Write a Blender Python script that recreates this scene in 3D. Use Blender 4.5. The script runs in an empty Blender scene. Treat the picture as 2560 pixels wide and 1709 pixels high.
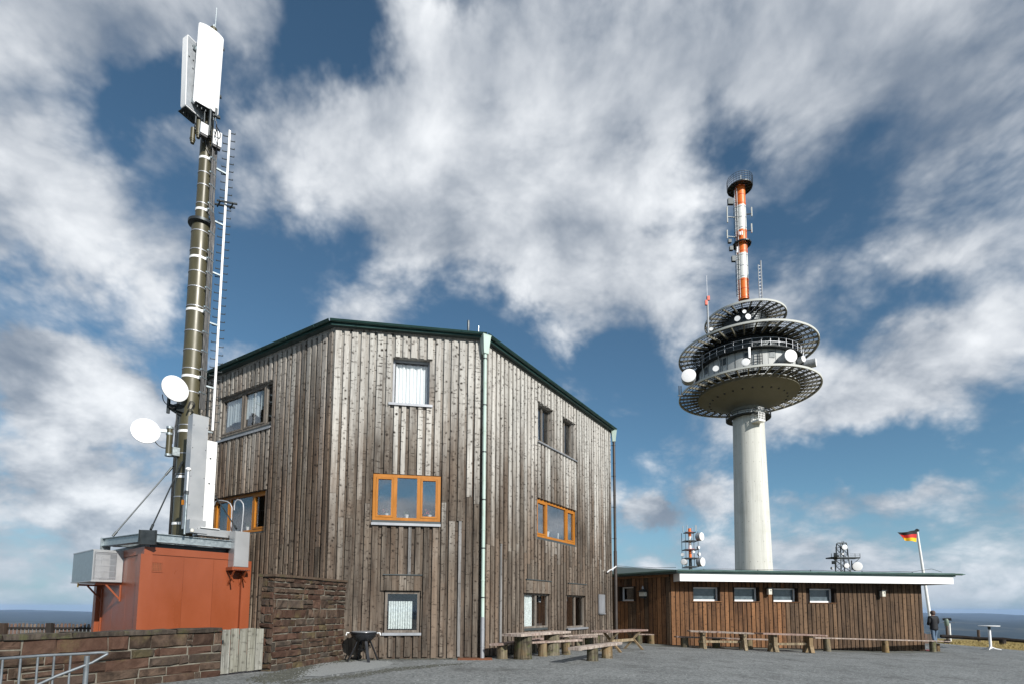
import bpy, bmesh, math, random
from mathutils import Vector, Matrix, Euler, noise as mnoise
random.seed(7)
S = bpy.context.scene
COL = S.collection

# ------------------------------------------------------------------ camera
PITCH, ROLL, FPX = math.radians(5.3), 0.005, 1345.0     # focal length in photo pixels (photo 2560 wide)
CAM = Vector((0, 0, 1.7))
_F = Vector((0, math.cos(PITCH), math.sin(PITCH)))
_U0 = Vector((0, -math.sin(PITCH), math.cos(PITCH)))
_R0 = Vector((1, 0, 0))
_R = _R0 * math.cos(ROLL) + _U0 * math.sin(ROLL)
_U = _U0 * math.cos(ROLL) - _R0 * math.sin(ROLL)
cam_data = bpy.data.cameras.new('camera')
cam_data.sensor_width = 36.0
cam_data.lens = 36.0 * FPX / 2560.0
cam_data.shift_y = (1395.0 - 854.5) / 2560.0
cam_data.clip_start = 0.1
cam_data.clip_end = 120000.0
cam = bpy.data.objects.new('camera', cam_data)
COL.objects.link(cam)
cam.matrix_world = Matrix.Translation(CAM) @ Matrix((_R, _U, -_F)).transposed().to_4x4()
S.camera = cam

def ray(px, py):
    return _F * FPX + _R * (px - 1280.0) + _U * (1395.0 - py)

# ------------------------------------------------------------------ world: sky with clouds
SUN_AZ, SUN_EL = math.radians(37), math.radians(29)      # azimuth from -Y towards +X
sun_dir = Vector((math.sin(SUN_AZ) * math.cos(SUN_EL), -math.cos(SUN_AZ) * math.cos(SUN_EL), math.sin(SUN_EL)))

class NT:
    """small helper to wire shader nodes"""
    def __init__(s, tree):
        s.t = tree; s.n = tree.nodes; s.l = tree.links
    def put(s, sock, v):
        if v is None: return
        if isinstance(v, bpy.types.NodeSocket): s.l.new(v, sock)
        else: sock.default_value = v
    def node(s, kind, **kw):
        nd = s.n.new(kind)
        for k, v in kw.items(): setattr(nd, k, v)
        return nd
    def math(s, op, a, b=None, c=None, clamp=False):
        nd = s.node('ShaderNodeMath', operation=op, use_clamp=clamp)
        for i, v in enumerate((a, b, c)):
            if v is not None: s.put(nd.inputs[i], v)
        return nd.outputs[0]
    def vmath(s, op, a, b=None, scale=None):
        nd = s.node('ShaderNodeVectorMath', operation=op)
        s.put(nd.inputs[0], a)
        if b is not None: s.put(nd.inputs[1], b)
        if scale is not None: s.put(nd.inputs['Scale'], scale)
        return nd.outputs['Value'] if op in ('DOT_PRODUCT', 'LENGTH') else nd.outputs[0]
    def noise(s, vec, scale, detail=2.0, rough=0.5, dist=0.0, lac=2.0, out='Fac'):
        nd = s.node('ShaderNodeTexNoise', noise_dimensions='3D')
        s.put(nd.inputs['Vector'], vec); s.put(nd.inputs['Scale'], scale)
        nd.inputs['Detail'].default_value = detail; nd.inputs['Roughness'].default_value = rough
        nd.inputs['Distortion'].default_value = dist; nd.inputs['Lacunarity'].default_value = lac
        return nd.outputs[out]
    def voro(s, vec, scale, feature='F1', out='Distance', rand=1.0):
        nd = s.node('ShaderNodeTexVoronoi', feature=feature)
        s.put(nd.inputs['Vector'], vec); s.put(nd.inputs['Scale'], scale)
        nd.inputs['Randomness'].default_value = rand
        return nd.outputs[out]
    def smooth(s, v, a, b, lo=0.0, hi=1.0):
        nd = s.node('ShaderNodeMapRange', interpolation_type='SMOOTHSTEP')
        s.put(nd.inputs[0], v)
        for i, q in enumerate((a, b, lo, hi)): s.put(nd.inputs[i + 1], q)
        return nd.outputs[0]
    def lin(s, v, a, b, lo=0.0, hi=1.0):
        nd = s.node('ShaderNodeMapRange', clamp=True)
        s.put(nd.inputs[0], v)
        for i, q in enumerate((a, b, lo, hi)): s.put(nd.inputs[i + 1], q)
        return nd.outputs[0]
    def mix(s, fac, a, b, blend='MIX'):
        nd = s.node('ShaderNodeMix', data_type='RGBA', blend_type=blend)
        s.put(nd.inputs[0], fac)
        for sock, v in ((nd.inputs[6], a), (nd.inputs[7], b)):
            if not isinstance(v, bpy.types.NodeSocket): v = (*v[:3], 1.0)
            s.put(sock, v)
        return nd.outputs[2]
    def comb(s, x, y, z):
        nd = s.node('ShaderNodeCombineXYZ')
        for i, v in enumerate((x, y, z)): s.put(nd.inputs[i], v)
        return nd.outputs[0]
    def sep(s, v):
        nd = s.node('ShaderNodeSeparateXYZ'); s.put(nd.inputs[0], v); return nd.outputs

world = bpy.data.worlds.new('World')
S.world = world
world.use_nodes = True
wt = NT(world.node_tree)
wt.n.clear()
wout = wt.node('ShaderNodeOutputWorld')
bg = wt.node('ShaderNodeBackground')
bg.inputs['Strength'].default_value = 0.076
wt.l.new(bg.outputs[0], wout.inputs['Surface'])
sky = wt.node('ShaderNodeTexSky', sky_type='NISHITA')
sky.sun_disc = False
sky.sun_elevation = SUN_EL
sky.sun_rotation = math.pi - SUN_AZ
sky.altitude = 1100.0
sky.air_density = 1.0
sky.dust_density = 0.6
sky.ozone_density = 2.0
D = wt.node('ShaderNodeTexCoord').outputs['Generated']
dx, dy, dz = wt.sep(D)
# cloud layer seen in perspective
zz = wt.math('ADD', wt.math('MULTIPLY', wt.math('MAXIMUM', dz, 0.0), 0.75), 0.42)
pl = wt.comb(wt.math('DIVIDE', dx, zz), wt.math('DIVIDE', dy, zz), wt.math('MULTIPLY', dz, 0.8))
warp = wt.noise(pl, 1.3, 3, 0.5, out='Color')
plw = wt.vmath('ADD', pl, wt.vmath('SCALE', wt.vmath('SUBTRACT', warp, (0.5, 0.5, 0.5)), scale=0.30))
# the soft patches below are bent by noise so that they have no smooth outline
bend = wt.noise(D, 3.2, 6, 0.6, out='Color')
DB = wt.vmath('ADD', D, wt.vmath('SCALE', wt.vmath('SUBTRACT', bend, (0.5, 0.5, 0.5)), scale=0.30))

def blob(px, py, w, h, ang=0.0, flip=False):
    """soft patch of the sky round a direction: 1 at its centre, 0 outside"""
    d0 = ray(px, py).normalized()
    a = math.radians(ang)
    t1 = ray(px + w * math.cos(a), py - w * math.sin(a)).normalized() - d0
    t2 = ray(px - h * math.sin(a), py - h * math.cos(a)).normalized() - d0
    if flip:                                             # the same patch on the southern sky, behind the photographer
        d0, t1, t2 = (Vector((q.x, -q.y, q.z)) for q in (d0, t1, t2))
    s1, s2 = t1.length, t2.length
    x = t1.normalized(); z = d0.copy(); z = (z - x * z.dot(x)).normalized(); y = z.cross(x)
    m = wt.node('ShaderNodeMapping', vector_type='TEXTURE')
    wt.l.new(DB, m.inputs['Vector'])
    m.inputs['Location'].default_value = d0
    m.inputs['Rotation'].default_value = Matrix((x, y, z)).transposed().to_euler()
    m.inputs['Scale'].default_value = (s1, s2, 0.9)
    g = wt.node('ShaderNodeTexGradient', gradient_type='SPHERICAL')
    wt.l.new(m.outputs[0], g.inputs[0])
    return wt.smooth(g.outputs['Fac'], 0.0, 0.95)

def field(items, start):
    acc = start
    for amp, *b in items:
        acc = wt.math('MULTIPLY_ADD', blob(*b), amp, acc)
    return acc
cover = field([
    # amp, px, py, half width, half height, tilt (photo pixels): + cloud, - blue
    (0.50, 330, 40, 700, 200, 4), (0.45, 60, 440, 360, 330, -30), (0.25, 330, 520, 260, 200, -35),
    (-0.80, 860, 110, 240, 250, -30), (-0.60, 1130, 60, 130, 210, -20), (-0.42, 480, 240, 420, 110, 15),
    (-0.55, 270, 700, 520, 170, 8), (-0.45, 690, 700, 240, 230, 20), (-0.35, 850, 600, 180, 190, 0),
    (0.60, 1350, 330, 640, 450, 20), (0.65, 980, 400, 480, 260, -25), (0.70, 1400, 630, 560, 250, -12),
    (0.55, 1900, 200, 820, 380, 20), (0.60, 2330, 160, 640, 380, 10),
    (-0.42, 1800, 400, 150, 220, 25), (0.10, 2130, 560, 480, 160, 28), (-0.20, 2430, 480, 320, 130, 30),
    (0.50, 2350, 600, 340, 180, 30), (0.50, 410, 640, 150, 220, -25),
    (1.25, 300, 930, 300, 220, -12), (0.50, 60, 840, 230, 170, 0), (0.50, 240, 1210, 460, 220, 0),
    (-0.60, 560, 800, 300, 150, 10), (-0.40, 1330, 860, 480, 150, -10), (-0.45, 1620, 1000, 320, 250, 0), (-0.45, 700, 950, 220, 130, 0),
    (0.62, 2330, 880, 520, 190, 10), (0.30, 2150, 1030, 420, 110, 5), (-0.45, 2300, 720, 340, 100, 25),
    (-0.75, 2150, 1170, 760, 170, 0), (-0.5, 1520, 1180, 240, 170, 0), (0.50, 1790, 1230, 160, 75, 8), (0.45, 2200, 1285, 360, 70, 4),
    (0.70, 1640, 1310, 120, 50, -10), (0.50, 2000, 1430, 760, 90, 0), (0.55, 200, 1400, 520, 130, 0),
    (-0.60, 1550, 1190, 1100, 200, 0, True), (1.2, 1500, 1310, 330, 80, 4, True), (0.6, 1430, 1190, 200, 45, 12, True),
], 0.0)
def puffs(v):
    a = wt.noise(v, 2.5, 10, 0.57)
    nd = wt.node('ShaderNodeTexVoronoi', feature='F1'); wt.put(nd.inputs['Vector'], v); nd.inputs['Scale'].default_value = 3.8
    nd.inputs['Detail'].default_value = 4.0; nd.inputs['Roughness'].default_value = 0.55; nd.inputs['Lacunarity'].default_value = 2.2
    b = wt.math('SUBTRACT', 0.62, nd.outputs['Distance'])
    return wt.math('MULTIPLY_ADD', b, 0.22, a)
n1 = puffs(plw)
n2 = puffs(wt.vmath('ADD', plw, (0.07, -0.06, 0.07)))
dens = wt.math('ADD', wt.math('MULTIPLY', wt.math('SUBTRACT', n1, 0.5), 2.7), wt.math('ADD', cover, 0.32))
alpha = wt.smooth(dens, -0.36, 0.50)
light = field([
    (0.40, 1350, 330, 460, 300, 20), (0.40, 1250, 650, 380, 180, -25), (0.40, 1750, 560, 240, 180, 20), (0.8, 300, 940, 240, 200, -15),
    (-0.45, 60, 810, 230, 150, 0), (0.15, 100, 420, 260, 260, -20), (-0.30, 2150, 270, 420, 300, 20), (0.25, 2330, 60, 300, 200, 0),
    (0.45, 2350, 870, 340, 130, 8), (-0.5, 1640, 1310, 160, 80, 0), (-0.2, 1560, 480, 250, 130, 0), (-0.3, 200, 1120, 300, 60, 0), (0.35, 250, 1230, 300, 60, 0),
    (-0.25, 200, 1300, 400, 50, 0), (0.25, 900, 350, 300, 200, 0),
], 0.44)
relief = wt.math('MULTIPLY', wt.math('SUBTRACT', n1, n2), 1.9)
lum = wt.math('ADD', wt.math('ADD', light, relief), wt.math('MULTIPLY', wt.math('SUBTRACT', n1, 0.5), 1.1))
fine = wt.noise(plw, 4.2, 8, 0.6)
lum = wt.smooth(wt.math('ADD', lum, wt.math('MULTIPLY', wt.math('SUBTRACT', fine, 0.5), 0.8)), -0.45, 1.55)
white = wt.mix(lum, (2.7, 3.3, 4.2), (12.4, 12.7, 13.0))
hor = wt.smooth(dz, 0.0, 0.20, 1.0, 0.0)
white = wt.mix(wt.math('MULTIPLY', hor, 0.55), white, (6.6, 7.6, 8.8))
alpha = wt.math('MULTIPLY', alpha, wt.smooth(dz, -0.01, 0.03, 0.25, 0.95))
blue = wt.mix(1.0, sky.outputs[0], (0.92, 1.20, 1.18), 'MULTIPLY')
blue = wt.mix(wt.math('MULTIPLY', hor, 0.8), blue, (3.1, 4.6, 6.3))
final = wt.mix(alpha, blue, white)
wt.l.new(final, bg.inputs['Color'])

S.view_settings.view_transform = 'Standard'
S.view_settings.look = 'None'
S.view_settings.exposure = 0.16
S.view_settings.gamma = 1.0
S.view_settings.use_curve_mapping = False

sun_data = bpy.data.lights.new('sun', 'SUN')
sun_data.energy = 5.0
sun_data.angle = math.radians(0.5)
sun_data.color = (1.0, 0.968, 0.915)
sun = bpy.data.objects.new('sun', sun_data)
COL.objects.link(sun)
sun.rotation_euler = sun_dir.to_track_quat('Z', 'Y').to_euler()

HAZE = 2.3e-5

# ------------------------------------------------------------------ helpers
BASE = {}
def link(o):
    COL.objects.link(o); return o
def props(o, label=None, cat=None, group=None, kind=None):
    if label: o['label'] = label
    if cat: o['category'] = cat
    if group: o['group'] = group
    if kind: o['kind'] = kind
    return o
def thing(name, label, cat, loc=(0, 0, 0), group=None):
    o = link(bpy.data.objects.new(name, None))
    o.empty_display_size = 0.2
    o.location = Vector(loc); BASE[o.name] = Vector(loc)
    return props(o, label, cat, group)
def V(*a): return Vector(a)

class MB:
    """collects vertices and faces in world coordinates, then links them as one mesh object"""
    def __init__(s): s.v = []; s.f = []
    def add(s, vs, fs):
        n = len(s.v); s.v += [Vector(q) for q in vs]; s.f += [[i + n for i in f] for f in fs]; return s
    def box(s, c, size, ex=None, ey=None, ez=None):
        ex = (ex or V(1, 0, 0)); ez = (ez or V(0, 0, 1)); c = Vector(c)
        ey = ey or ez.cross(ex).normalized()
        hx, hy, hz = ex * size[0] / 2, ey * size[1] / 2, ez * size[2] / 2
        vs = [c + hx * i + hy * j + hz * k for k in (-1, 1) for j in (-1, 1) for i in (-1, 1)]
        return s.add(vs, [[0, 2, 3, 1], [4, 5, 7, 6], [0, 1, 5, 4], [2, 6, 7, 3], [0, 4, 6, 2], [1, 3, 7, 5]])
    def bar(s, a, b, w, h, up=None):
        """box beam from a to b, w wide (sideways), h high (along up)"""
        a, b = Vector(a), Vector(b); d = (b - a); L = d.length; d.normalize()
        up = Vector(up or (0, 0, 1))
        if abs(d.dot(up)) > 0.98: up = V(0, 1, 0)
        x = d.cross(up).normalized(); z = x.cross(d)
        return s.box((a + b) / 2, (w, L, h), x, d, z)
    def tube(s, pts, r, n=8, cap=True):
        pts = [Vector(p) for p in pts]; m = len(pts)
        rs = r if isinstance(r, (list, tuple)) else [r] * m
        prev = None; rings = []
        for i, p in enumerate(pts):
            t = (pts[min(i + 1, m - 1)] - pts[max(i - 1, 0)]).normalized()
            if prev is None:
                up = V(0, 0, 1) if abs(t.z) < 0.9 else V(1, 0, 0)
                x = t.cross(up).normalized()
            else:
                x = (prev - t * prev.dot(t)).normalized()
            prev = x; y = t.cross(x)
            rings.append([p + (x * math.cos(2 * math.pi * k / n) + y * math.sin(2 * math.pi * k / n)) * rs[i] for k in range(n)])
        vs = [q for rg in rings for q in rg]; fs = []
        for i in range(m - 1):
            for k in range(n):
                k2 = (k + 1) % n
                fs.append([i * n + k, i * n + k2, (i + 1) * n + k2, (i + 1) * n + k])
        if cap: fs += [list(range(n))[::-1], [(m - 1) * n + k for k in range(n)]]
        return s.add(vs, fs)
    def lathe(s, prof, o, axis=(0, 0, 1), n=24, cap=True):
        """profile of (radius, height) turned round an axis through o"""
        o = Vector(o); az = Vector(axis).normalized()
        t = V(1, 0, 0) if abs(az.x) < 0.9 else V(0, 1, 0)
        x = (t - az * t.dot(az)).normalized(); y = az.cross(x)
        vs = [o + az * h + (x * math.cos(2 * math.pi * k / n) + y * math.sin(2 * math.pi * k / n)) * r for r, h in prof for k in range(n)]
        fs = []
        for i in range(len(prof) - 1):
            for k in range(n):
                k2 = (k + 1) % n
                fs.append([i * n + k, i * n + k2, (i + 1) * n + k2, (i + 1) * n + k])
        if cap:
            fs += [list(range(n))[::-1], [(len(prof) - 1) * n + k for k in range(n)]]
        return s.add(vs, fs)
    def prism(s, poly, z0, z1):
        n = len(poly)
        vs = [V(p[0], p[1], z0) for p in poly] + [V(p[0], p[1], z1) for p in poly]
        return s.add(vs, [list(range(n))[::-1], list(range(n, 2 * n))] + [[i, (i + 1) % n, n + (i + 1) % n, n + i] for i in range(n)])
    def quad(s, a, b, c, d): return s.add([a, b, c, d], [[0, 1, 2, 3]])
    def build(s, name, mat, parent=None, smooth=False, loc=None, **kw):
        if parent is not None: base = BASE[parent.name]
        else:
            if loc is None:
                c = sum(s.v, Vector()) / len(s.v); loc = V(c.x, c.y, min(q.z for q in s.v))
            base = Vector(loc)
        me = bpy.data.meshes.new(name)
        me.from_pydata([q - base for q in s.v], [], s.f)
        bm = bmesh.new(); bm.from_mesh(me)
        bmesh.ops.recalc_face_normals(bm, faces=bm.faces)
        bm.to_mesh(me); bm.free()
        if smooth:
            for p in me.polygons: p.use_smooth = True
            try: me.set_sharp_from_angle(angle=math.radians(38))
            except Exception: pass
        me.materials.append(mat)
        o = link(bpy.data.objects.new(name, me)); BASE[o.name] = base.copy()
        if parent is not None: o.parent = parent
        else: o.location = base
        return props(o, **kw)

def gz(x):
    t = min(max((x - 2.0) / 15.0, 0.0), 1.0); return 0.25 - 0.45 * t
def hitz(px, py, z):
    d = ray(px, py); return CAM + d * ((z - CAM.z) / d.z)
def hit(px, py):
    z = 0.1
    for _ in range(30):
        p = hitz(px, py, z); z = gz(p.x)
    return p
def atY(px, py, y):
    d = ray(px, py); return CAM + d * (y / d.y)
def online(px, py, p, dirn):
    n = V(dirn[1], -dirn[0], 0); d = ray(px, py)
    return CAM + d * (n.dot(Vector(p) - CAM) / n.dot(d))

class Wall:
    """a vertical wall plane: e runs to the right seen from outside, n points outwards"""
    def __init__(s, p0, e):
        s.p = V(p0[0], p0[1], 0); s.e = V(e[0], e[1], 0).normalized(); s.n = V(s.e.y, -s.e.x, 0)
        s.rot = Matrix((s.e, -s.n, V(0, 0, 1))).transposed()
    def pt(s, a, z, off=0.0): return s.p + s.e * a + s.n * off + V(0, 0, z)
    def sz(s, px, py, off=0.0):
        q = online(px, py, s.p + s.n * off, s.e)
        return (q - s.p).dot(s.e), q.z
    def rect(s, tl, tr, br, bl, off=0.0):
        a, b, c, d = (s.sz(*q, off) for q in (tl, tr, br, bl))
        return ((a[0] + d[0]) / 2, (b[0] + c[0]) / 2, (c[1] + d[1]) / 2, (a[1] + b[1]) / 2)
    def box(s, mb, a0, a1, z0, z1, o0, o1):
        return mb.box(s.pt((a0 + a1) / 2, (z0 + z1) / 2, (o0 + o1) / 2), (abs(a1 - a0), abs(o1 - o0), abs(z1 - z0)), s.e, s.n, V(0, 0, 1))

def board(parent, W, name, mat, a, z0, z1, w, t, off=0.0, ch=0.006, tilt=0.0, label=None):
    """one chamfered board standing on a wall: its own object, local x across, z up"""
    h = z1 - z0; j = random.uniform
    xs = [-w / 2, -w / 2, -w / 2 + ch, w / 2 - ch, w / 2, w / 2]
    ys = [0, -t + ch, -t, -t, -t + ch, 0]
    e = j(-0.004, 0.004)
    vs = [(x, y, -h / 2) for x, y in zip(xs, ys)] + [(x, y, h / 2 + (e if x > 0 else -e)) for x, y in zip(xs, ys)]
    n = 6
    fs = [list(range(n))[::-1], list(range(n, 2 * n))] + [[i, (i + 1) % n, n + (i + 1) % n, n + i] for i in range(n)]
    me = bpy.data.meshes.new(name); me.from_pydata(vs, [], [f[::-1] for f in fs])
    me.materials.append(mat)
    o = link(bpy.data.objects.new(name, me))
    p = W.pt(a, (z0 + z1) / 2, off)
    m = W.rot.to_4x4() @ Matrix.Rotation(tilt, 4, 'Y')
    m.translation = p - (BASE[parent.name] if parent else V(0, 0, 0))
    o.parent = parent; o.matrix_local = m
    if label: o['label'] = label
    return o

def holed(mb, W, a0, a1, z0, z1, holes, o0, o1):
    """wall slab with rectangular openings"""
    xs = sorted({a0, a1, *[v for h in holes for v in h[:2] if a0 < v < a1]})
    zs = sorted({z0, z1, *[v for h in holes for v in h[2:4] if z0 < v < z1]})
    for i in range(len(xs) - 1):
        run = None
        for k in range(len(zs)):
            solid = False
            if k < len(zs) - 1:
                cx, cz = (xs[i] + xs[i + 1]) / 2, (zs[k] + zs[k + 1]) / 2
                solid = not any(h[0] < cx < h[1] and h[2] < cz < h[3] for h in holes)
            if solid and run is None: run = zs[k]
            if not solid and run is not None:
                W.box(mb, xs[i], xs[i + 1], run, zs[k], o0, o1); run = None

def intervals(z0, z1, a, w, holes, joints=()):
    """free vertical pieces of a board at position a, cut by openings and joints"""
    cuts = [(z0, z1)]
    for h in holes:
        if h[0] - w * 0.45 < a < h[1] + w * 0.45:
            nxt = []
            for lo, hi in cuts:
                if h[3] <= lo or h[2] >= hi: nxt.append((lo, hi)); continue
                if h[2] > lo: nxt.append((lo, h[2]))
                if h[3] < hi: nxt.append((h[3], hi))
            cuts = nxt
    for jz in joints:
        nxt = []
        for lo, hi in cuts:
            if lo + 0.4 < jz < hi - 0.4: nxt += [(lo, jz - 0.004), (jz + 0.004, hi)]
            else: nxt.append((lo, hi))
        cuts = nxt
    return [c for c in cuts if c[1] - c[0] > 0.06]

def copy_tree(o, parent=None):
    c = o.copy(); link(c)
    if parent is not None: c.parent = parent
    BASE[c.name] = BASE.get(o.name, V(0, 0, 0)).copy()
    for ch in list(o.children): copy_tree(ch, c)
    return c

# ------------------------------------------------------------------ materials
def mat(name):
    m = bpy.data.materials.new(name); m.use_nodes = True
    t = NT(m.node_tree); b = t.n['Principled BSDF']
    return m, t, b
def ocoord(t, rnd=True):
    c = t.node('ShaderNodeTexCoord').outputs['Object']
    if not rnd: return c, None
    r = t.node('ShaderNodeObjectInfo').outputs['Random']
    off = t.comb(t.math('MULTIPLY', r, 37.0), t.math('MULTIPLY', r, 61.0), t.math('MULTIPLY', r, 83.0))
    return t.vmath('ADD', c, off), r
def bump(t, b, h, strength=0.3, dist=0.01):
    n = t.node('ShaderNodeBump'); n.inputs['Strength'].default_value = strength; n.inputs['Distance'].default_value = dist
    t.put(n.inputs['Height'], h); t.l.new(n.outputs[0], b.inputs['Normal'])

def paint(name, col, rough=0.5, metal=0.0, var=0.12, scale=2.5, dirt=0.0, dirtcol=(0.10, 0.09, 0.07), streak=1.0, bmp=0.0, spec=None):
    m, t, b = mat(name)
    p, r = ocoord(t)
    n = t.noise(t.vmath('MULTIPLY', p, (1, 1, streak)), scale, 6, 0.6)
    f = t.lin(n, 0.3, 0.7, 1.0 - var, 1.0 + var)
    c = t.mix(1.0, col, t.comb(f, f, f), 'MULTIPLY')
    if dirt:
        n2 = t.noise(t.vmath('MULTIPLY', p, (1, 1, streak)), scale * 3.1, 8, 0.65)
        c = t.mix(t.math('MULTIPLY', t.smooth(n2, 0.5, 0.75), dirt), c, dirtcol)
    t.l.new(c, b.inputs['Base Color'])
    b.inputs['Metallic'].default_value = metal
    t.put(b.inputs['Roughness'], t.lin(n, 0.3, 0.7, max(rough - 0.08, 0.02), min(rough + 0.08, 1)))
    if spec is not None: b.inputs['Specular IOR Level'].default_value = spec
    if bmp: bump(t, b, t.noise(p, scale * 9, 4, 0.6), bmp, 0.01)
    return m

def wood(name, light, dark, knot=0.8, bleach=None, warm=(0.20, 0.11, 0.06), warmth=0.35, vary=0.35, kscale=1.0, rough=0.85, moss=0.0):
    m, t, b = mat(name)
    p, r = ocoord(t)
    g1 = t.noise(t.vmath('MULTIPLY', p, (46, 46, 1.6)), 1.0, 5, 0.62)
    g2 = t.noise(t.vmath('MULTIPLY', p, (9, 9, 0.55)), 1.0, 4, 0.6)
    g3 = t.noise(p, 0.9, 4, 0.6)
    grain = t.math('ADD', t.math('MULTIPLY', g1, 0.55), t.math('MULTIPLY', g2, 0.55))
    c = t.mix(t.smooth(grain, 0.36, 0.72), dark, light)
    tone = t.math('ADD', t.math('MULTIPLY', r, 0.7), t.math('MULTIPLY', g2, 0.6))
    c = t.mix(t.math('MULTIPLY', t.smooth(t.math('FRACT', t.math('MULTIPLY', r, 7.31)), 0.35, 1.0), warmth), c, warm)
    c = t.mix(t.math('MULTIPLY', t.smooth(g3, 0.48, 0.7), warmth * 0.8), c, warm)
    f = t.lin(tone, 0.1, 1.2, 1.0 - vary, 1.0 + vary)
    if bleach:                                           # broad uneven weathering across neighbouring boards
        f = t.math('MULTIPLY', f, t.lin(t.noise(t.vmath('MULTIPLY', t.node('ShaderNodeNewGeometry').outputs['Position'], (1, 1, 0.45)), 0.75, 5, 0.6), 0.33, 0.67, 0.62, 1.18))
    c = t.mix(1.0, c, t.comb(f, f, f), 'MULTIPLY')
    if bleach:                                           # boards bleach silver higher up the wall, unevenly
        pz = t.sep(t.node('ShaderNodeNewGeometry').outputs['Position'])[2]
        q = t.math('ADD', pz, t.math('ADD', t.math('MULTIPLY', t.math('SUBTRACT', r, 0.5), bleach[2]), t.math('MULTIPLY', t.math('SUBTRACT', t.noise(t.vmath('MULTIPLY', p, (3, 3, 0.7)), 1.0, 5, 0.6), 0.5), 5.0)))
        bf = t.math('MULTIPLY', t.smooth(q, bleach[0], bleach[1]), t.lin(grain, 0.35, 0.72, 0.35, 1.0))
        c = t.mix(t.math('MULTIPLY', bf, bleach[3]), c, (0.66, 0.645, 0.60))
    # knots and short cross cracks
    wob = t.vmath('ADD', p, t.vmath('SCALE', t.noise(p, 14, 2, 0.5, out='Color'), scale=0.075))
    def spots(sx, sz, r0, r1, keep):
        nd = t.node('ShaderNodeTexVoronoi', feature='F1'); t.put(nd.inputs['Vector'], t.vmath('MULTIPLY', wob, (sx * kscale, sx * kscale, sz * kscale))); nd.inputs['Scale'].default_value = 1.0
        cr = t.sep(nd.outputs['Color'])
        rad = t.lin(cr[1], 0.0, 1.0, 0.45, 1.15)
        return t.math('MULTIPLY', t.smooth(t.math('DIVIDE', nd.outputs['Distance'], rad), r0, r1), t.math('LESS_THAN', cr[0], keep)), nd.outputs['Distance']
    k1, d1_ = spots(6.0, 6.5, 0.27, 0.11, 0.70)
    k2, _d = spots(10.0, 13.0, 0.30, 0.12, 0.65)
    k3, _d = spots(3.0, 17.0, 0.38, 0.14, 0.50)
    kk = t.math('MAXIMUM', k1, t.math('MULTIPLY', k2, 0.8))
    kk = t.math('MAXIMUM', kk, t.math('MULTIPLY', k3, 0.85))
    halo = t.math('MULTIPLY', t.smooth(d1_, 0.42, 0.15), 0.4)
    c = t.mix(t.math('MULTIPLY', halo, knot), c, dark)
    c = t.mix(t.math('MULTIPLY', kk, knot), c, (0.020, 0.014, 0.010))
    if moss:
        c = t.mix(t.math('MULTIPLY', t.smooth(t.noise(p, 5, 6, 0.65), 0.5, 0.68), moss), c, (0.10, 0.115, 0.035))
    t.l.new(c, b.inputs['Base Color'])
    b.inputs['Roughness'].default_value = rough
    b.inputs['Specular IOR Level'].default_value = 0.25
    bump(t, b, t.math('SUBTRACT', grain, t.math('MULTIPLY', kk, 0.6)), 0.45, 0.006)
    return m

M = {}
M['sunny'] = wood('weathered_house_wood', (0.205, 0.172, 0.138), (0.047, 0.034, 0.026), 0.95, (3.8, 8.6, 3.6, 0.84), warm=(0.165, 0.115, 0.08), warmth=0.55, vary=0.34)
M['shade'] = wood('shade_tinted_house_wood', (0.20, 0.160, 0.122), (0.047, 0.034, 0.024), 0.95, (5.0, 11.0, 3.6, 0.55), warm=(0.17, 0.11, 0.075), warmth=0.5, vary=0.44)  # left wall boards: that side's shade is put into a browner, less bleached tone
M['grey'] = wood('weathered_grey_wood', (0.40, 0.35, 0.295), (0.12, 0.09, 0.068), 0.85, warm=(0.20, 0.125, 0.08), warmth=0.55, vary=0.32)
M['brown'] = wood('weathered_brown_wood', (0.27, 0.21, 0.165), (0.085, 0.057, 0.042), 0.8, warm=(0.15, 0.09, 0.06), warmth=0.5, vary=0.34)
M['bleached'] = wood('bleached_board', (0.27, 0.265, 0.26), (0.12, 0.115, 0.11), 0.6, warmth=0.0, vary=0.12)
M['under'] = wood('recessed_board_wood', (0.175, 0.143, 0.113), (0.038, 0.027, 0.021), 0.95, (4.4, 9.8, 3.0, 0.70), warm=(0.16, 0.10, 0.065), warmth=0.4, vary=0.3)
M['red'] = wood('stained_red_brown_wood', (0.165, 0.084, 0.041), (0.038, 0.018, 0.010), 0.6, warm=(0.26, 0.125, 0.055), warmth=0.5, vary=0.38)
M['reddark'] = wood('faded_brown_stained_wood', (0.125, 0.080, 0.050), (0.030, 0.019, 0.012), 0.65, warm=(0.19, 0.115, 0.065), warmth=0.4, vary=0.38)
M['redbase'] = wood('dark_stained_wood', (0.028, 0.017, 0.011), (0.010, 0.007, 0.005), 0.4, warmth=0.1)
M['gate'] = wood('bare_grey_gate_wood', (0.30, 0.295, 0.265), (0.085, 0.082, 0.07), 0.45, warm=(0.20, 0.19, 0.13), warmth=0.4, vary=0.2)
M['log'] = wood('barkless_log_wood', (0.19, 0.165, 0.115), (0.022, 0.019, 0.012), 0.7, warm=(0.25, 0.14, 0.05), warmth=0.55, vary=0.3, kscale=0.7, moss=0.55)
M['seat'] = wood('worn_bench_board', (0.50, 0.43, 0.37), (0.17, 0.12, 0.10), 0.4, warm=(0.22, 0.11, 0.09), warmth=0.5, vary=0.25, kscale=0.6)
M['trestle'] = wood('trestle_table_wood', (0.36, 0.29, 0.19), (0.08, 0.058, 0.036), 0.4, warm=(0.27, 0.17, 0.08), warmth=0.5, vary=0.25, kscale=0.6)
M['fence'] = wood('dark_fence_wood', (0.17, 0.135, 0.11), (0.06, 0.045, 0.035), 0.5, warm=(0.2, 0.09, 0.07), warmth=0.3, vary=0.4)
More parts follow.
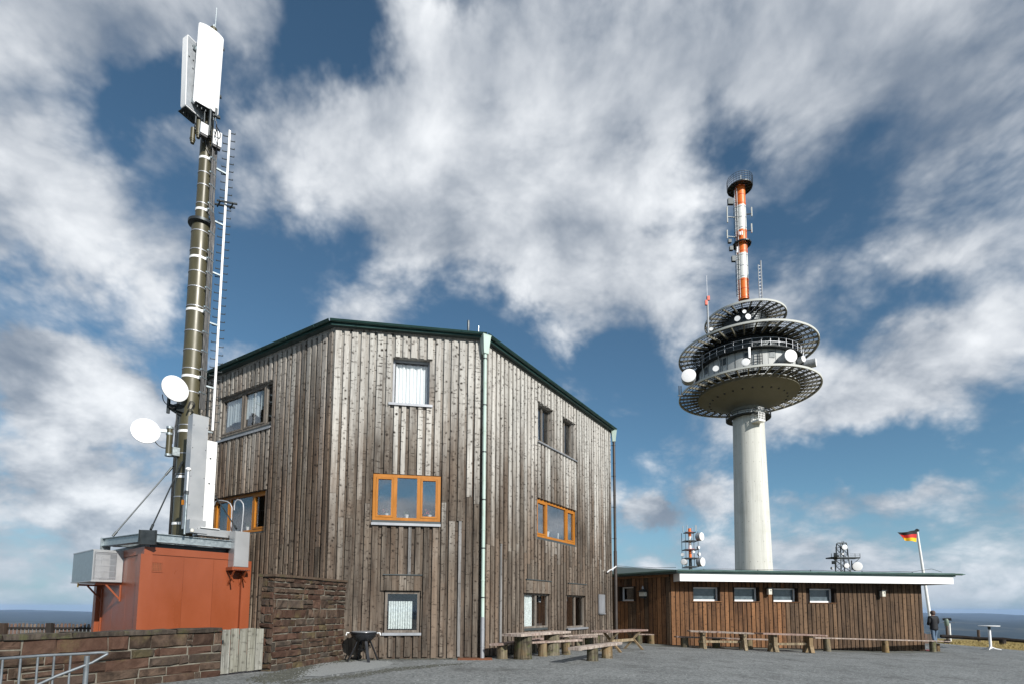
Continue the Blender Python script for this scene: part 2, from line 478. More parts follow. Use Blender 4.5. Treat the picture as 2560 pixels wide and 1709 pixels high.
M['blackwood'] = wood('dark_rail_wood', (0.030, 0.025, 0.022), (0.012, 0.010, 0.009), 0.3, warmth=0.1)
M['winwood'] = wood('grey_window_frame_wood', (0.23, 0.21, 0.185), (0.075, 0.062, 0.05), 0.35, warm=(0.12, 0.08, 0.055), warmth=0.2, vary=0.15)
M['orange'] = paint('orange_stained_frame', (0.38, 0.135, 0.006), 0.42, var=0.14, scale=6, streak=0.3)
M['galv'] = paint('galvanised_steel', (0.33, 0.375, 0.39), 0.42, 0.75, var=0.2, scale=9, bmp=0.05)
M['railgalv'] = paint('weathered_rail_tube', (0.19, 0.21, 0.225), 0.5, 0.5, var=0.25, scale=7, dirt=0.3)
M['zinc'] = paint('dull_zinc_sheet', (0.36, 0.37, 0.39), 0.5, 0.55, var=0.10, scale=2, streak=0.4, dirt=0.15)
M['alu'] = paint('grey_aluminium_panel', (0.40, 0.405, 0.41), 0.36, 0.45, var=0.05, scale=1.5)
M['white'] = paint('white_painted_metal', (0.80, 0.80, 0.79), 0.4, var=0.03, dirt=0.08, dirtcol=(0.4, 0.4, 0.38))
M['radome'] = paint('white_radome_plastic', (0.80, 0.80, 0.80), 0.45, var=0.02)
M['greyback'] = paint('grey_antenna_back', (0.34, 0.36, 0.38), 0.5, 0.2, var=0.12, scale=4)
M['olive'] = paint('olive_mast_paint', (0.072, 0.064, 0.034), 0.40, 0.1, var=0.22, scale=2.2, streak=0.35, dirt=0.35, dirtcol=(0.10, 0.085, 0.05))
M['contorange'] = paint('orange_red_container_paint', (0.235, 0.058, 0.021), 0.34, var=0.10, scale=1.1, streak=0.4, dirt=0.18, dirtcol=(0.25, 0.07, 0.035), spec=0.5)
M['dark'] = paint('dark_steel', (0.045, 0.052, 0.055), 0.45, 0.5, var=0.25, scale=5)
M['black'] = paint('black_rubber', (0.014, 0.014, 0.015), 0.5, var=0.2)
M['grill'] = paint('black_enamel', (0.014, 0.015, 0.018), 0.22, var=0.2)
M['blackplastic'] = paint('dark_window_strip', (0.05, 0.06, 0.062), 0.5, var=0.2)
M['verdigris'] = paint('pale_verdigris_copper', (0.42, 0.53, 0.47), 0.6, 0.1, var=0.14, scale=3, streak=0.25, dirt=0.35, dirtcol=(0.24, 0.22, 0.10))
M['gutter'] = paint('dark_green_gutter', (0.028, 0.075, 0.066), 0.38, 0.35, var=0.25, scale=2, streak=1)
M['gutterpale'] = paint('grey_green_gutter', (0.13, 0.22, 0.20), 0.36, 0.4, var=0.2, scale=2)
M['pipebrown'] = paint('dark_brown_downpipe', (0.055, 0.045, 0.04), 0.45, 0.2, var=0.2)
M['roof'] = paint('dark_green_roofing', (0.06, 0.085, 0.08), 0.8, var=0.2, bmp=0.2)
M['fascia'] = paint('white_fascia_board', (0.83, 0.83, 0.82), 0.5, var=0.02, dirt=0.05, dirtcol=(0.5, 0.5, 0.48))
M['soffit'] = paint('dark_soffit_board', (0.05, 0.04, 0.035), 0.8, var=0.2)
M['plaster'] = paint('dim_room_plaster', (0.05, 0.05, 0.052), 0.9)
M['steelblack'] = paint('black_steel_grating', (0.022, 0.025, 0.026), 0.55, 0.3, var=0.2)
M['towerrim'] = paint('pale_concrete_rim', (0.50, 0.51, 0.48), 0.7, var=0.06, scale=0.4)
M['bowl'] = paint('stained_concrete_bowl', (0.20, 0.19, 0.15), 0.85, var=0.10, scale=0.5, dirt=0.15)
M['towerorange'] = paint('signal_orange_paint', (0.78, 0.17, 0.018), 0.45, var=0.06, scale=1.0)
M['towerwhite'] = paint('white_mast_paint', (0.80, 0.80, 0.77), 0.45, var=0.04, scale=1.0)
M['signalred'] = paint('red_tower_paint', (0.70, 0.075, 0.025), 0.5, var=0.1)
M['drumwall'] = paint('grey_tower_cladding', (0.42, 0.43, 0.42), 0.6, var=0.12, scale=0.8)
M['rust'] = paint('rusty_plate', (0.20, 0.075, 0.035), 0.85, 0.2, var=0.35, scale=7, bmp=0.3)
M['curtain'] = paint('white_curtain', (0.82, 0.83, 0.83), 0.9, var=0.02)
M['dimcurtain'] = paint('grey_white_curtain', (0.42, 0.47, 0.49), 0.9, var=0.04)
M['lace'] = paint('pale_lace_curtain', (0.60, 0.64, 0.63), 0.9, var=0.25, scale=16)
M['pink'] = paint('pink_plastic', (0.80, 0.25, 0.27), 0.5)
M['petal'] = paint('pink_petals', (0.75, 0.06, 0.10), 0.6)
M['leaf'] = paint('green_leaves', (0.06, 0.11, 0.04), 0.6, var=0.3, scale=20)
M['terracotta'] = paint('white_ceramic', (0.75, 0.74, 0.72), 0.3)
M['mortar'] = paint('pale_mortar', (0.17, 0.155, 0.125), 0.95, var=0.3, scale=6, dirt=0.5, dirtcol=(0.10, 0.10, 0.055), bmp=0.4)
M['cloth'] = paint('black_jacket_cloth', (0.008, 0.009, 0.012), 0.8)
M['jeans'] = paint('blue_denim', (0.10, 0.15, 0.22), 0.85, var=0.2, scale=9)
M['skin'] = paint('skin', (0.52, 0.30, 0.22), 0.55)
M['hair'] = paint('brown_hair', (0.07, 0.04, 0.03), 0.7)
M['flagblack'] = paint('black_flag_cloth', (0.012, 0.012, 0.014), 0.8)
M['flagred'] = paint('red_flag_cloth', (0.55, 0.022, 0.02), 0.8)
M['flaggold'] = paint('gold_flag_cloth', (0.85, 0.50, 0.015), 0.8)
M['scopegreen'] = paint('grey_green_enamel', (0.17, 0.22, 0.18), 0.45)
M['lampglass'] = paint('pale_lantern_glass', (0.62, 0.60, 0.52), 0.35)

def stone_mat():
    m, t, b = mat('brown_sandstone')
    p, r = ocoord(t)
    n = t.noise(p, 4.5, 8, 0.66); n2 = t.noise(p, 1.6, 4, 0.6); n3 = t.noise(p, 30, 4, 0.6)
    c = t.mix(t.smooth(n, 0.3, 0.72), (0.028, 0.019, 0.014), (0.100, 0.068, 0.049))
    r2 = t.math('FRACT', t.math('MULTIPLY', r, 9.7)); r3 = t.math('FRACT', t.math('MULTIPLY', r, 23.3))
    c = t.mix(t.math('MULTIPLY', t.smooth(r2, 0.3, 1.0), 0.65), c, (0.072, 0.034, 0.023))
    c = t.mix(t.math('MULTIPLY', t.smooth(r3, 0.6, 1.0), 0.5), c, (0.055, 0.052, 0.045))
    c = t.mix(t.math('MULTIPLY', t.smooth(n2, 0.54, 0.72), 0.5), c, (0.125, 0.105, 0.045))
    f = t.lin(t.math('ADD', t.math('MULTIPLY', r, 0.6), t.math('MULTIPLY', n3, 0.5)), 0.1, 1.0, 0.6, 1.35)
    c = t.mix(1.0, c, t.comb(f, f, f), 'MULTIPLY')
    t.l.new(c, b.inputs['Base Color']); b.inputs['Roughness'].default_value = 0.92
    b.inputs['Specular IOR Level'].default_value = 0.2
    bump(t, b, t.math('ADD', n, t.math('MULTIPLY', n3, 0.25)), 0.9, 0.03)
    return m
M['stone'] = stone_mat()
M['capstone'] = wood('dark_capstone', (0.075, 0.06, 0.048), (0.03, 0.024, 0.02), 0.1, warmth=0.2, moss=0.35)

def glass_mat(name, refl=0.16, tint=(0.97, 0.98, 0.98)):
    m, t, b = mat(name)
    t.n.remove(b)
    lw = t.node('ShaderNodeLayerWeight'); lw.inputs['Blend'].default_value = 0.5
    f = t.lin(t.math('POWER', lw.outputs['Facing'], 4.0), 0.0, 1.0, refl, 0.9)
    tr = t.node('ShaderNodeBsdfTransparent'); tr.inputs['Color'].default_value = (*tint, 1)
    gl = t.node('ShaderNodeBsdfGlossy'); gl.inputs['Roughness'].default_value = 0.01
    gl.inputs['Color'].default_value = (0.95, 0.97, 1.0, 1)
    mx = t.node('ShaderNodeMixShader'); t.put(mx.inputs[0], f)
    t.l.new(tr.outputs[0], mx.inputs[1]); t.l.new(gl.outputs[0], mx.inputs[2])
    t.l.new(mx.outputs[0], t.n['Material Output'].inputs['Surface'])
    return m
M['glass'] = glass_mat('window_glass', 0.20)
M['clearglass'] = glass_mat('clear_window_glass', 0.07)
M['frosted'] = paint('frosted_glass', (0.085, 0.11, 0.125), 0.16, var=0.35, scale=5, spec=0.8)

def tower_mat():
    m, t, b = mat('tower_concrete')
    p = t.node('ShaderNodeTexCoord').outputs['Object']
    n = t.noise(t.vmath('MULTIPLY', p, (1.0, 1.0, 0.05)), 1.6, 7, 0.62)
    n2 = t.noise(p, 0.35, 5, 0.6)
    x, y, z = t.sep(p)
    ang = t.math('ARCTAN2', y, x)
    seam = t.math('ABSOLUTE', t.math('SUBTRACT', t.math('FRACT', t.math('MULTIPLY', ang, 16 / (2 * math.pi))), 0.5))
    seam = t.smooth(seam, 0.5, 0.47)
    lift = t.math('ABSOLUTE', t.math('SUBTRACT', t.math('FRACT', t.math('MULTIPLY', z, 0.36)), 0.5))
    dots = t.math('MULTIPLY', t.smooth(lift, 0.03, 0.012), t.smooth(t.math('ABSOLUTE', t.math('SUBTRACT', t.math('FRACT', t.math('MULTIPLY', ang, 16 / (2 * math.pi))), 0.5)), 0.06, 0.03))
    c = t.mix(t.smooth(n, 0.35, 0.7), (0.78, 0.785, 0.735), (0.62, 0.625, 0.58))
    c = t.mix(t.math('MULTIPLY', t.smooth(n2, 0.5, 0.75), 0.3), c, (0.40, 0.40, 0.34))
    c = t.mix(t.math('MULTIPLY', seam, 0.35), c, (0.30, 0.29, 0.25))
    c = t.mix(t.math('MULTIPLY', dots, 0.7), c, (0.14, 0.14, 0.12))
    st = t.noise(t.vmath('MULTIPLY', p, (2.2, 2.2, 0.03)), 1.5, 5, 0.6)
    c = t.mix(t.math('MULTIPLY', t.smooth(st, 0.54, 0.72), 0.65), c, (0.25, 0.25, 0.22))
    lift2 = t.math('ABSOLUTE', t.math('SUBTRACT', t.math('FRACT', t.math('MULTIPLY', z, 0.36)), 0.0))
    c = t.mix(t.math('MULTIPLY', t.smooth(lift2, 0.02, 0.006), 0.25), c, (0.30, 0.30, 0.27))
    t.l.new(c, b.inputs['Base Color']); b.inputs['Roughness'].default_value = 0.8
    return m
M['towerconc'] = tower_mat()

def asphalt_mat():
    m, t, b = mat('asphalt')
    p = t.node('ShaderNodeTexCoord').outputs['Object']
    sp = t.voro(p, 24, rand=1.0, out='Color'); s1 = t.sep(sp)[0]
    sp2 = t.noise(p, 34, 3, 0.65)
    n = t.noise(p, 0.45, 7, 0.62); n2 = t.noise(t.vmath('MULTIPLY', p, (0.8, 0.5, 1)), 1.5, 8, 0.70)
    c = t.mix(s1, (0.080, 0.088, 0.088), (0.25, 0.26, 0.255))
    c = t.mix(t.math('MULTIPLY', t.smooth(sp2, 0.52, 0.72), 0.55), c, (0.36, 0.36, 0.36))
    f = t.lin(n, 0.3, 0.7, 0.78, 1.16)
    c = t.mix(1.0, c, t.comb(f, f, f), 'MULTIPLY')
    c = t.mix(t.math('MULTIPLY', t.smooth(n2, 0.52, 0.68), 0.62), c, (0.055, 0.056, 0.052))
    stain = t.smooth(t.noise(t.vmath('MULTIPLY', p, (0.25, 1.1, 1)), 1.1, 5, 0.6), 0.56, 0.7)
    c = t.mix(t.math('MULTIPLY', stain, 0.42), c, (0.07, 0.075, 0.07))
    crack = t.voro(t.vmath('ADD', p, t.vmath('SCALE', t.noise(p, 2.0, 5, 0.6, out='Color'), scale=0.8)), 0.23, feature='DISTANCE_TO_EDGE')
    c = t.mix(t.math('MULTIPLY', t.smooth(crack, 0.006, 0.001), 0.35), c, (0.03, 0.03, 0.028))
    t.l.new(c, b.inputs['Base Color']); b.inputs['Roughness'].default_value = 0.85
    bump(t, b, t.math('ADD', s1, sp2), 0.6, 0.01)
    return m
M['asphalt'] = asphalt_mat()
M['gravel'] = paint('pale_gravel', (0.27, 0.28, 0.275), 0.9, var=0.45, scale=30, dirt=0.6, dirtcol=(0.10, 0.10, 0.09), bmp=0.8)
M['apron'] = paint('smooth_concrete_apron', (0.125, 0.13, 0.115), 0.9, var=0.22, scale=1.6, dirt=0.4, dirtcol=(0.06, 0.065, 0.05), bmp=0.2)
M['mossdirt'] = paint('dark_moss_and_dirt', (0.055, 0.056, 0.045), 0.95, var=0.5, scale=6, dirt=0.75, dirtcol=(0.15, 0.155, 0.145), bmp=0.9)

def land_mat():
    m, t, b = mat('upland_land')
    p = t.node('ShaderNodeTexCoord').outputs['Object']
    n = t.noise(t.vmath('MULTIPLY', p, (0.0006, 0.0006, 0)), 1.0, 8, 0.6)
    n2 = t.noise(p, 1.3, 6, 0.62); n3 = t.noise(t.vmath('MULTIPLY', p, (0.0022, 0.0022, 0)), 1.0, 5, 0.6)
    forest = t.mix(t.smooth(n3, 0.35, 0.7), (0.010, 0.018, 0.014), (0.026, 0.036, 0.024))
    far = t.mix(t.smooth(n, 0.55, 0.66), forest, (0.075, 0.075, 0.05))
    near = t.mix(t.smooth(n2, 0.3, 0.7), (0.20, 0.15, 0.065), (0.36, 0.28, 0.13))
    near = t.mix(t.smooth(t.noise(p, 0.35, 5, 0.6), 0.52, 0.68), near, (0.10, 0.105, 0.035))
    x, y, z = t.sep(p)
    rr = t.vmath('LENGTH', t.vmath('MULTIPLY', p, (1, 1, 0)))
    c = t.mix(t.smooth(rr, 60.0, 400.0), near, far)
    t.l.new(c, b.inputs['Base Color']); b.inputs['Roughness'].default_value = 1.0
    b.inputs['Specular IOR Level'].default_value = 0.1
    return m
M['land'] = land_mat()
M['grass'] = paint('dry_grass', (0.40, 0.31, 0.13), 0.9, var=0.35, scale=3, dirt=0.5, dirtcol=(0.13, 0.15, 0.04))
M['grassgreen'] = paint('green_grass', (0.085, 0.105, 0.028), 0.9, var=0.35, scale=3)

# ================================================================== GROUND
def plaza():
    edge = [hit(2345, 1606), hit(2440, 1615), hit(2560, 1625.5)]
    d = (edge[2] - edge[1]).normalized()
    ext = edge[2] + d * 14
    xs = [-60 + 2.0 * i for i in range(32)] + [2 + 15 * i / 12 for i in range(13)] + [19, 22, 26, 32, 40, 55]
    ys = [-45, -30, -15, -6, 0, 4, 8, 11, 14, 17, 20, 23, 26, 29, 32, 36]
    xs = sorted(set(round(x, 3) for x in xs))
    bm = bmesh.new()
    g = [[bm.verts.new((x, y, gz(x))) for x in xs] for y in ys]
    for j in range(len(ys) - 1):
        for i in range(len(xs) - 1):
            bm.faces.new((g[j][i], g[j][i + 1], g[j + 1][i + 1], g[j + 1][i]))
    # trim along the grass edge on the right
    a, b = edge[0], ext
    nrm = V((b - a).y, -(b - a).x, 0).normalized()
    if nrm.dot(V(0, 0, 0) - a) > 0: nrm = -nrm
    bmesh.ops.bisect_plane(bm, geom=bm.verts[:] + bm.edges[:] + bm.faces[:], plane_co=a, plane_no=nrm, clear_outer=True)
    me = bpy.data.meshes.new('pavement'); bm.to_mesh(me); bm.free()
    me.materials.append(M['asphalt'])
    return props(link(bpy.data.objects.new('pavement', me)), kind='structure'), a, b, nrm
_, EDGE_A, EDGE_B, EDGE_N = plaza()

def terrain():
    radii = [0, 6, 12, 18, 24, 30, 34, 38, 44, 55, 80, 130, 220, 400, 700, 1100, 1700, 2500, 3500, 4800, 6500, 8500, 11000, 14000, 17500, 21500, 26000, 31000, 37000]
    NA = 360; vs = []; c = V(6, 14, 0)
    for r in radii:
        for k in range(NA):
            a = 2 * math.pi * k / NA
            x, y = c.x + r * math.cos(a), c.y + r * math.sin(a)
            if r <= 34: z = gz(x) - 0.035
            else:
                t = min((r - 34) / 1800.0, 1.0)
                z = gz(x) - 0.035 - min((r - 34) * 0.11, 8) - 380 * (t ** 0.75)
                q = V(x * 0.00021, y * 0.00021, 0.0)
                amp = 75 * min(r / 5000.0, 1.0)
                z += amp * mnoise.fractal(q, 0.9, 2.1, 5) * 1.0
                if r > 10000: z += min((r - 10000) / 12000.0, 1.0) * (150 + 230 * mnoise.fractal(V(math.cos(a) * 5.3, math.sin(a) * 5.3, 4.2 + r * 0.00008), 1.0, 2.0, 3))
            vs.append((x, y, z))
    fs = []
    for i in range(1, len(radii) - 1):
        for k in range(NA):
            k2 = (k + 1) % NA
            fs.append((i * NA + k, i * NA + k2, (i + 1) * NA + k2, (i + 1) * NA + k))
    fs += [(0, NA + k, NA + (k + 1) % NA) for k in range(NA)]
    me = bpy.data.meshes.new('terrain'); me.from_pydata(vs, [], fs)
    for p in me.polygons: p.use_smooth = True
    me.materials.append(M['land'])
    o = link(bpy.data.objects.new('terrain', me))
    props(o, kind='structure')
terrain()

def patch(name, pts, mt, lift, kind='structure', ragged=0.0):
    """thin ground sheet lying a few millimetres above the pavement"""
    P = []
    for i in range(len(pts)):
        a, b = pts[i], pts[(i + 1) % len(pts)]
        n = max(int((b - a).length / 0.35), 1)
        for k in range(n):
            q = a.lerp(b, k / n)
            if ragged: q = q + V(random.uniform(-ragged, ragged), random.uniform(-ragged, ragged), 0)
            P.append(q)
    bm = bmesh.new()
    f = bm.faces.new([bm.verts.new((q.x, q.y, gz(q.x) + lift)) for q in P])
    bmesh.ops.triangulate(bm, faces=[f])
    for fc in bm.faces:
        fc.normal_update()
        if fc.normal.z < 0: fc.normal_flip()
    me = bpy.data.meshes.new(name); bm.to_mesh(me); bm.free(); me.materials.append(mt)
    return props(link(bpy.data.objects.new(name, me)), kind=kind)

# ================================================================== TIMBER HOUSE
EAVE = 9.93
pC = V(-0.944, 15.917, 0); pA = V(-5.263, 15.179, 0); pD = V(4.526, 24.351, 0); pB = V(-12.889, 20.032, 0)
pE = V(2.6, 31.5, 0); pF = V(-11.0, 29.5, 0)
WC = Wall(pA, pC - pA); WR = Wall(pC, pD - pC); WL = Wall(pB, pA - pB)
LC, LR, LL = (pC - pA).length, (pD - pC).length, (pA - pB).length
house = thing('timber_house', 'tall many-sided house clad in weathered vertical boards with a green roof edge', 'house', (-2, 20, 0.25))

OFF = 0.045
W1 = WC.rect((983, 890), (1075.4, 896), (1072.5, 1015), (979.5, 1009), OFF)
W2 = WC.rect((933, 1181), (1103.8, 1188), (1099.8, 1311), (929, 1306), OFF)
W3 = WC.rect((962, 1475), (1052, 1475), (1050.4, 1589), (955, 1589), OFF)
W4 = WR.rect((1349.6, 1003), (1385.3, 1025.5), (1383.8, 1121), (1348, 1103), OFF)
W5 = WR.rect((1406.7, 1038.8), (1437.3, 1056), (1437.3, 1150), (1406.2, 1131), OFF)
W6 = WR.rect((1344.5, 1242.4), (1442.4, 1274), (1442.4, 1366), (1344.5, 1346), OFF)
W7 = WR.rect((1315, 1481), (1377, 1483), (1375, 1574), (1314.5, 1577), OFF)
W8 = WR.rect((1421, 1486), (1465.6, 1488), (1464.5, 1573), (1420.4, 1574), OFF)
W9 = WL.rect((547.4, 996.5), (676.9, 945.5), (675.6, 1062), (544, 1105), OFF)
W10 = WL.rect((528, 1251), (660.2, 1216.5), (653.5, 1330), (520, 1344), OFF)
FACES = [  # wall, length, openings, board joints, upper wood, lower wood
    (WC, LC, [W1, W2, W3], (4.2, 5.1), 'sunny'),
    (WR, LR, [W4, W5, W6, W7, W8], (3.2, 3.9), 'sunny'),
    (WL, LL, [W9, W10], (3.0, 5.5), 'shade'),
]
for W, L, holes, jr, wd_ in FACES:
    mb = MB(); holed(mb, W, 0, L, -0.2, EAVE, holes, -0.30, -0.018)
    mb.build('wall', M['under'], house)
mb = MB()
for a, b in ((pD, pE), (pE, pF), (pF, pB)):
    w = Wall(a, b - a); w.box(mb, 0, (b - a).length, -0.2, EAVE, -0.3, 0.0)
mb.build('wall', M['grey'], house)
# storeys inside
cen = (pA + pB + pC + pD + pE + pF) / 6
inner = [cen + (q - cen) * 0.94 for q in (pA, pC, pD, pE, pF, pB)]
core = [cen + (q - cen) * 0.70 for q in (pA, pC, pD, pE, pF, pB)]
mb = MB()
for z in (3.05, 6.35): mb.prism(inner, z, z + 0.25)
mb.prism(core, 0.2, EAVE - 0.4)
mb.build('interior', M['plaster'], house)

random.seed(11)
for W, L, holes, jr, wd_ in FACES:
    pitch = 0.238; n = int(L / pitch); pitch = L / n
    for i in range(n):
        a = (i + 0.5) * pitch + random.uniform(-0.012, 0.012)
        if i == 0: a = max(a, 0.115)
        if i == n - 1: a = min(a, L - 0.115)
        w = random.choice((0.13, 0.145, 0.155, 0.165, 0.175))
        jz = random.uniform(*jr)
        for z0, z1 in intervals(0.27 + random.uniform(0, 0.05), EAVE - 0.12, a, w, holes, (jz,)):
            mid = (z0 + z1) / 2
            mt = wd_; lab = None; bw = w
            if mid < jz and W is not WL and random.random() < (0.07 if W is WC else 0.04) and z1 - z0 > 1.2:
                mt = 'bleached'; lab = 'pale bleached replacement board'; bw = 0.085
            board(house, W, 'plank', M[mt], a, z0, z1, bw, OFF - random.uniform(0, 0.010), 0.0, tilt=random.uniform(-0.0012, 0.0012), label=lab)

# roof: flat slab with a turned-down green edge, gutters along the three seen sides
def outset(poly, d):
    out = []
    for i, p in enumerate(poly):
        a, b = poly[i - 1], poly[(i + 1) % len(poly)]
        n1 = V((p - a).y, -(p - a).x, 0).normalized(); n2 = V((b - p).y, -(b - p).x, 0).normalized()
        m = (n1 + n2).normalized(); out.append(p + m * (d / max(m.dot(n1), 0.3)))
    return out
ring = [pB, pA, pC, pD, pE, pF]
mb = MB(); mb.prism(outset(ring, 0.16), EAVE + 0.002, EAVE + 0.10)
top = outset(ring, 0.10); apex = V(cen.x, cen.y, EAVE + 0.75)
mb.add([V(q.x, q.y, EAVE + 0.10) for q in top] + [apex], [[i, (i + 1) % 6, 6] for i in range(6)])
mb.build('roof', M['roof'], house)
def halfpipe(mb, a, b, r=0.075, rim=True):
    d = (b - a).normalized(); x = V(d.y, -d.x, 0); n = 8; vs = []
    for q in (a, b):
        vs += [q + x * (math.cos(math.pi * k / n) * r) + V(0, 0, -math.sin(math.pi * k / n) * r) for k in range(n + 1)]
    mb.add(vs, [[k, k + 1, n + 2 + k, n + 1 + k] for k in range(n)])
    mb.tube([a + x * r, b + x * r], 0.012, 6)
g = outset(ring, 0.245)
for i in (0, 1, 2):
    mb = MB(); a, b = g[i].copy(), g[i + 1].copy(); a.z = b.z = EAVE + 0.09
    halfpipe(mb, a, b, 0.058)
    L = (b - a).length
    for k in range(int(L / 1.3)):
        q = a.lerp(b, (k + 0.5) / int(L / 1.3)); d = (b - a).normalized(); x = V(d.y, -d.x, 0)
        mb.bar(q - x * 0.1, q + x * 0.075, 0.025, 0.006)
        mb.tube([q + x * 0.08 + V(0, 0, 0.0), q + x * 0.055 + V(0, 0, -0.055), q + V(0, 0, -0.08)], 0.008, 4)
    mb.build('gutter', M['gutter'], house)
    mb = MB(); a, b = outset(ring, 0.17)[i], outset(ring, 0.17)[i + 1]
    mb.bar(V(a.x, a.y, EAVE + 0.02), V(b.x, b.y, EAVE + 0.045), 0.03, 0.11)
    mb.build('roof_edge', M['gutter'], house)

def downpipe(px_top, corner, outdir, mt, r, z_low, low_mt, hz0, hz1, head_mt):
    o = (corner + outdir * 0.17); o = V(o.x, o.y, 0)
    mb = MB(); mb.tube([o + V(0, 0, z_low), o + V(0, 0, hz0 + 0.02)], r, 12, cap=False)
    z = z_low + 1.1
    while z < hz0:
        mb.lathe([(r + 0.006, -0.02), (r + 0.006, 0.02)], o + V(0, 0, z), n=12); z += 1.5
    p = mb.build('downpipe', mt, house, smooth=True)
    mb = MB(); hw = 0.13
    ex = V(outdir.y, -outdir.x, 0)
    vs = []
    for zz, s, s2 in ((hz0, 0.075, 0.075), (hz0 + 0.12, 0.09, 0.08), (hz1 - 0.05, hw, 0.12), (hz1, hw + 0.015, 0.13)):
        c = o + V(0, 0, zz)
        vs += [c + ex * s * i + outdir * s2 * j for i, j in ((-1, -1), (1, -1), (1, 1), (-1, 1))]
    fs = [[4 * i + k, 4 * i + (k + 1) % 4, 4 * i + 4 + (k + 1) % 4, 4 * i + 4 + k] for i in range(3) for k in range(4)] + [[0, 1, 2, 3], [12, 13, 14, 15]]
    mb.add(vs, fs).build('leader_head', head_mt, p)
    mb = MB(); mb.tube([o + V(0, 0, 0.26), o + V(0, 0, z_low + 0.03)], r + 0.014, 12)
    for z in (0.6, 1.1): mb.lathe([(r + 0.022, -0.012), (r + 0.022, 0.012)], o + V(0, 0, z), n=12)
    mb.build('standpipe', low_mt, p, smooth=True)
    mb = MB()
    z = z_low + 0.6
    while z < hz0:
        mb.lathe([(r + 0.012, -0.015), (r + 0.012, 0.015)], o + V(0, 0, z), n=12)
        mb.bar(o + V(0, 0, z), o - outdir * 0.17 + V(0, 0, z), 0.015, 0.02); z += 1.45
    mb.build('pipe_clip', M['dark'], p)
nC = (WC.n + WR.n).normalized(); nD = (WR.n + V(0.9, 0.43, 0)).normalized()
downpipe(1210, pC, nC, M['verdigris'], 0.052, 1.42, M['zinc'], 9.42, 9.98, M['verdigris'])
downpipe(1532, pD, nD, M['pipebrown'], 0.062, 4.3, M['pipebrown'], 9.42, 9.95, M['verdigris'])
# two short rods standing on the roof edge
for dx_, h, r, mt in ((-0.42, 0.62, 0.035, 'dark'), (-0.10, 0.48, 0.014, 'galv')):
    q = pC + WC.e * dx_ - WC.n * 0.25
    mb = MB(); mb.tube([V(q.x, q.y, EAVE + 0.05), V(q.x, q.y, EAVE + 0.10 + h)], r, 8)
    mb.box(V(q.x, q.y, EAVE + 0.16), (0.14, 0.14, 0.06)); mb.build('roof_rod', M[mt], house)

# ------------------------------------------------------------------ windows of the house
def frame_ring(mb, W, a0, a1, z0, z1, o0, o1, t, tb=None):
    tb = tb or t
    W.box(mb, a0, a0 + t, z0, z1, o0, o1); W.box(mb, a1 - t, a1, z0, z1, o0, o1)
    W.box(mb, a0 + t, a1 - t, z0, z0 + tb, o0, o1); W.box(mb, a0 + t, a1 - t, z1 - t, z1, o0, o1)
def window(parent, W, R, off, mt, splits=(), frame=0.07, sash=(), glass='glass', sill=None, strip=None, label=None, depth=0.07):
    """R = s0,s1,z0,z1 of the frame; splits = mullion positions as fractions; sash = indexes of panes with their own inner casement"""
    a0, a1, z0, z1 = R
    mb = MB(); frame_ring(mb, W, a0, a1, z0, z1, off - depth, off, frame)
    ms = [a0 + (a1 - a0) * f for f in splits]
    for m_ in ms: W.box(mb, m_ - frame * 0.62, m_ + frame * 0.62, z0 + frame, z1 - frame, off - depth, off - 0.002)
    fr = mb.build('window', mt, parent, label=label)
    edges = [a0 + frame] + [v for m_ in ms for v in (m_ - frame * 0.62, m_ + frame * 0.62)] + [a1 - frame]
    for i in range(len(edges) // 2):
        b0, b1 = edges[2 * i], edges[2 * i + 1]; c0, c1 = z0 + frame, z1 - frame; go = off - depth * 0.6
        if i in sash:
            mb = MB(); frame_ring(mb, W, b0 + 0.004, b1 - 0.004, c0 + 0.004, c1 - 0.004, off - depth * 0.8, off + 0.012, 0.055)
            mb.build('casement', mt, fr); b0 += 0.059; b1 -= 0.059; c0 += 0.059; c1 -= 0.059
        mb = MB(); W.box(mb, b0 + 0.001, b1 - 0.001, c0 + 0.001, c1 - 0.001, go - 0.008, go)
        mb.build('pane', M[glass], fr)
    if strip:
        mb = MB(); W.box(mb, a0 - 0.01, a1 + 0.01, z0 - strip, z0 - 0.002, off - depth, off - 0.005); mb.build('sill_strip', M['blackplastic'], fr)
    if sill:
        zt, ov, ot = sill      # top height, overhang sideways, how far out
        mb = MB(); W.box(mb, a0 - ov, a1 + ov, zt - 0.035, zt, off - depth, ot); W.box(mb, a0 - ov, a1 + ov, zt - 0.075, zt - 0.035, ot - 0.012, ot)
        mb.build('sill', M['zinc'], fr)
    return fr

def shrink(R, l, r, b, t): return (R[0] + l, R[1] - r, R[2] + b, R[3] - t)
# top storey, middle face
window(house, WC, shrink(W1, 0, 0, 0.05, 0), -0.17, M['zinc'], glass='clearglass', frame=0.055, sill=(W1[2] + 0.048, 0.10, 0.085))
# orange window, middle face (almost flush)
window(house, WC, shrink(W2, 0.01, 0.01, 0.10, 0.02), 0.03, M['orange'], splits=(0.325, 0.675), sash=(0, 2), frame=0.085, strip=0.07, sill=(W2[2] + 0.02, 0.02, 0.10))
# ground floor, middle face
window(house, WC, shrink(W3, 0.03, 0.03, 0.10, 0.02), -0.02, M['winwood'], frame=0.07, sash=(), glass='clearglass', sill=(W3[2] + 0.098, 0.06, 0.09))
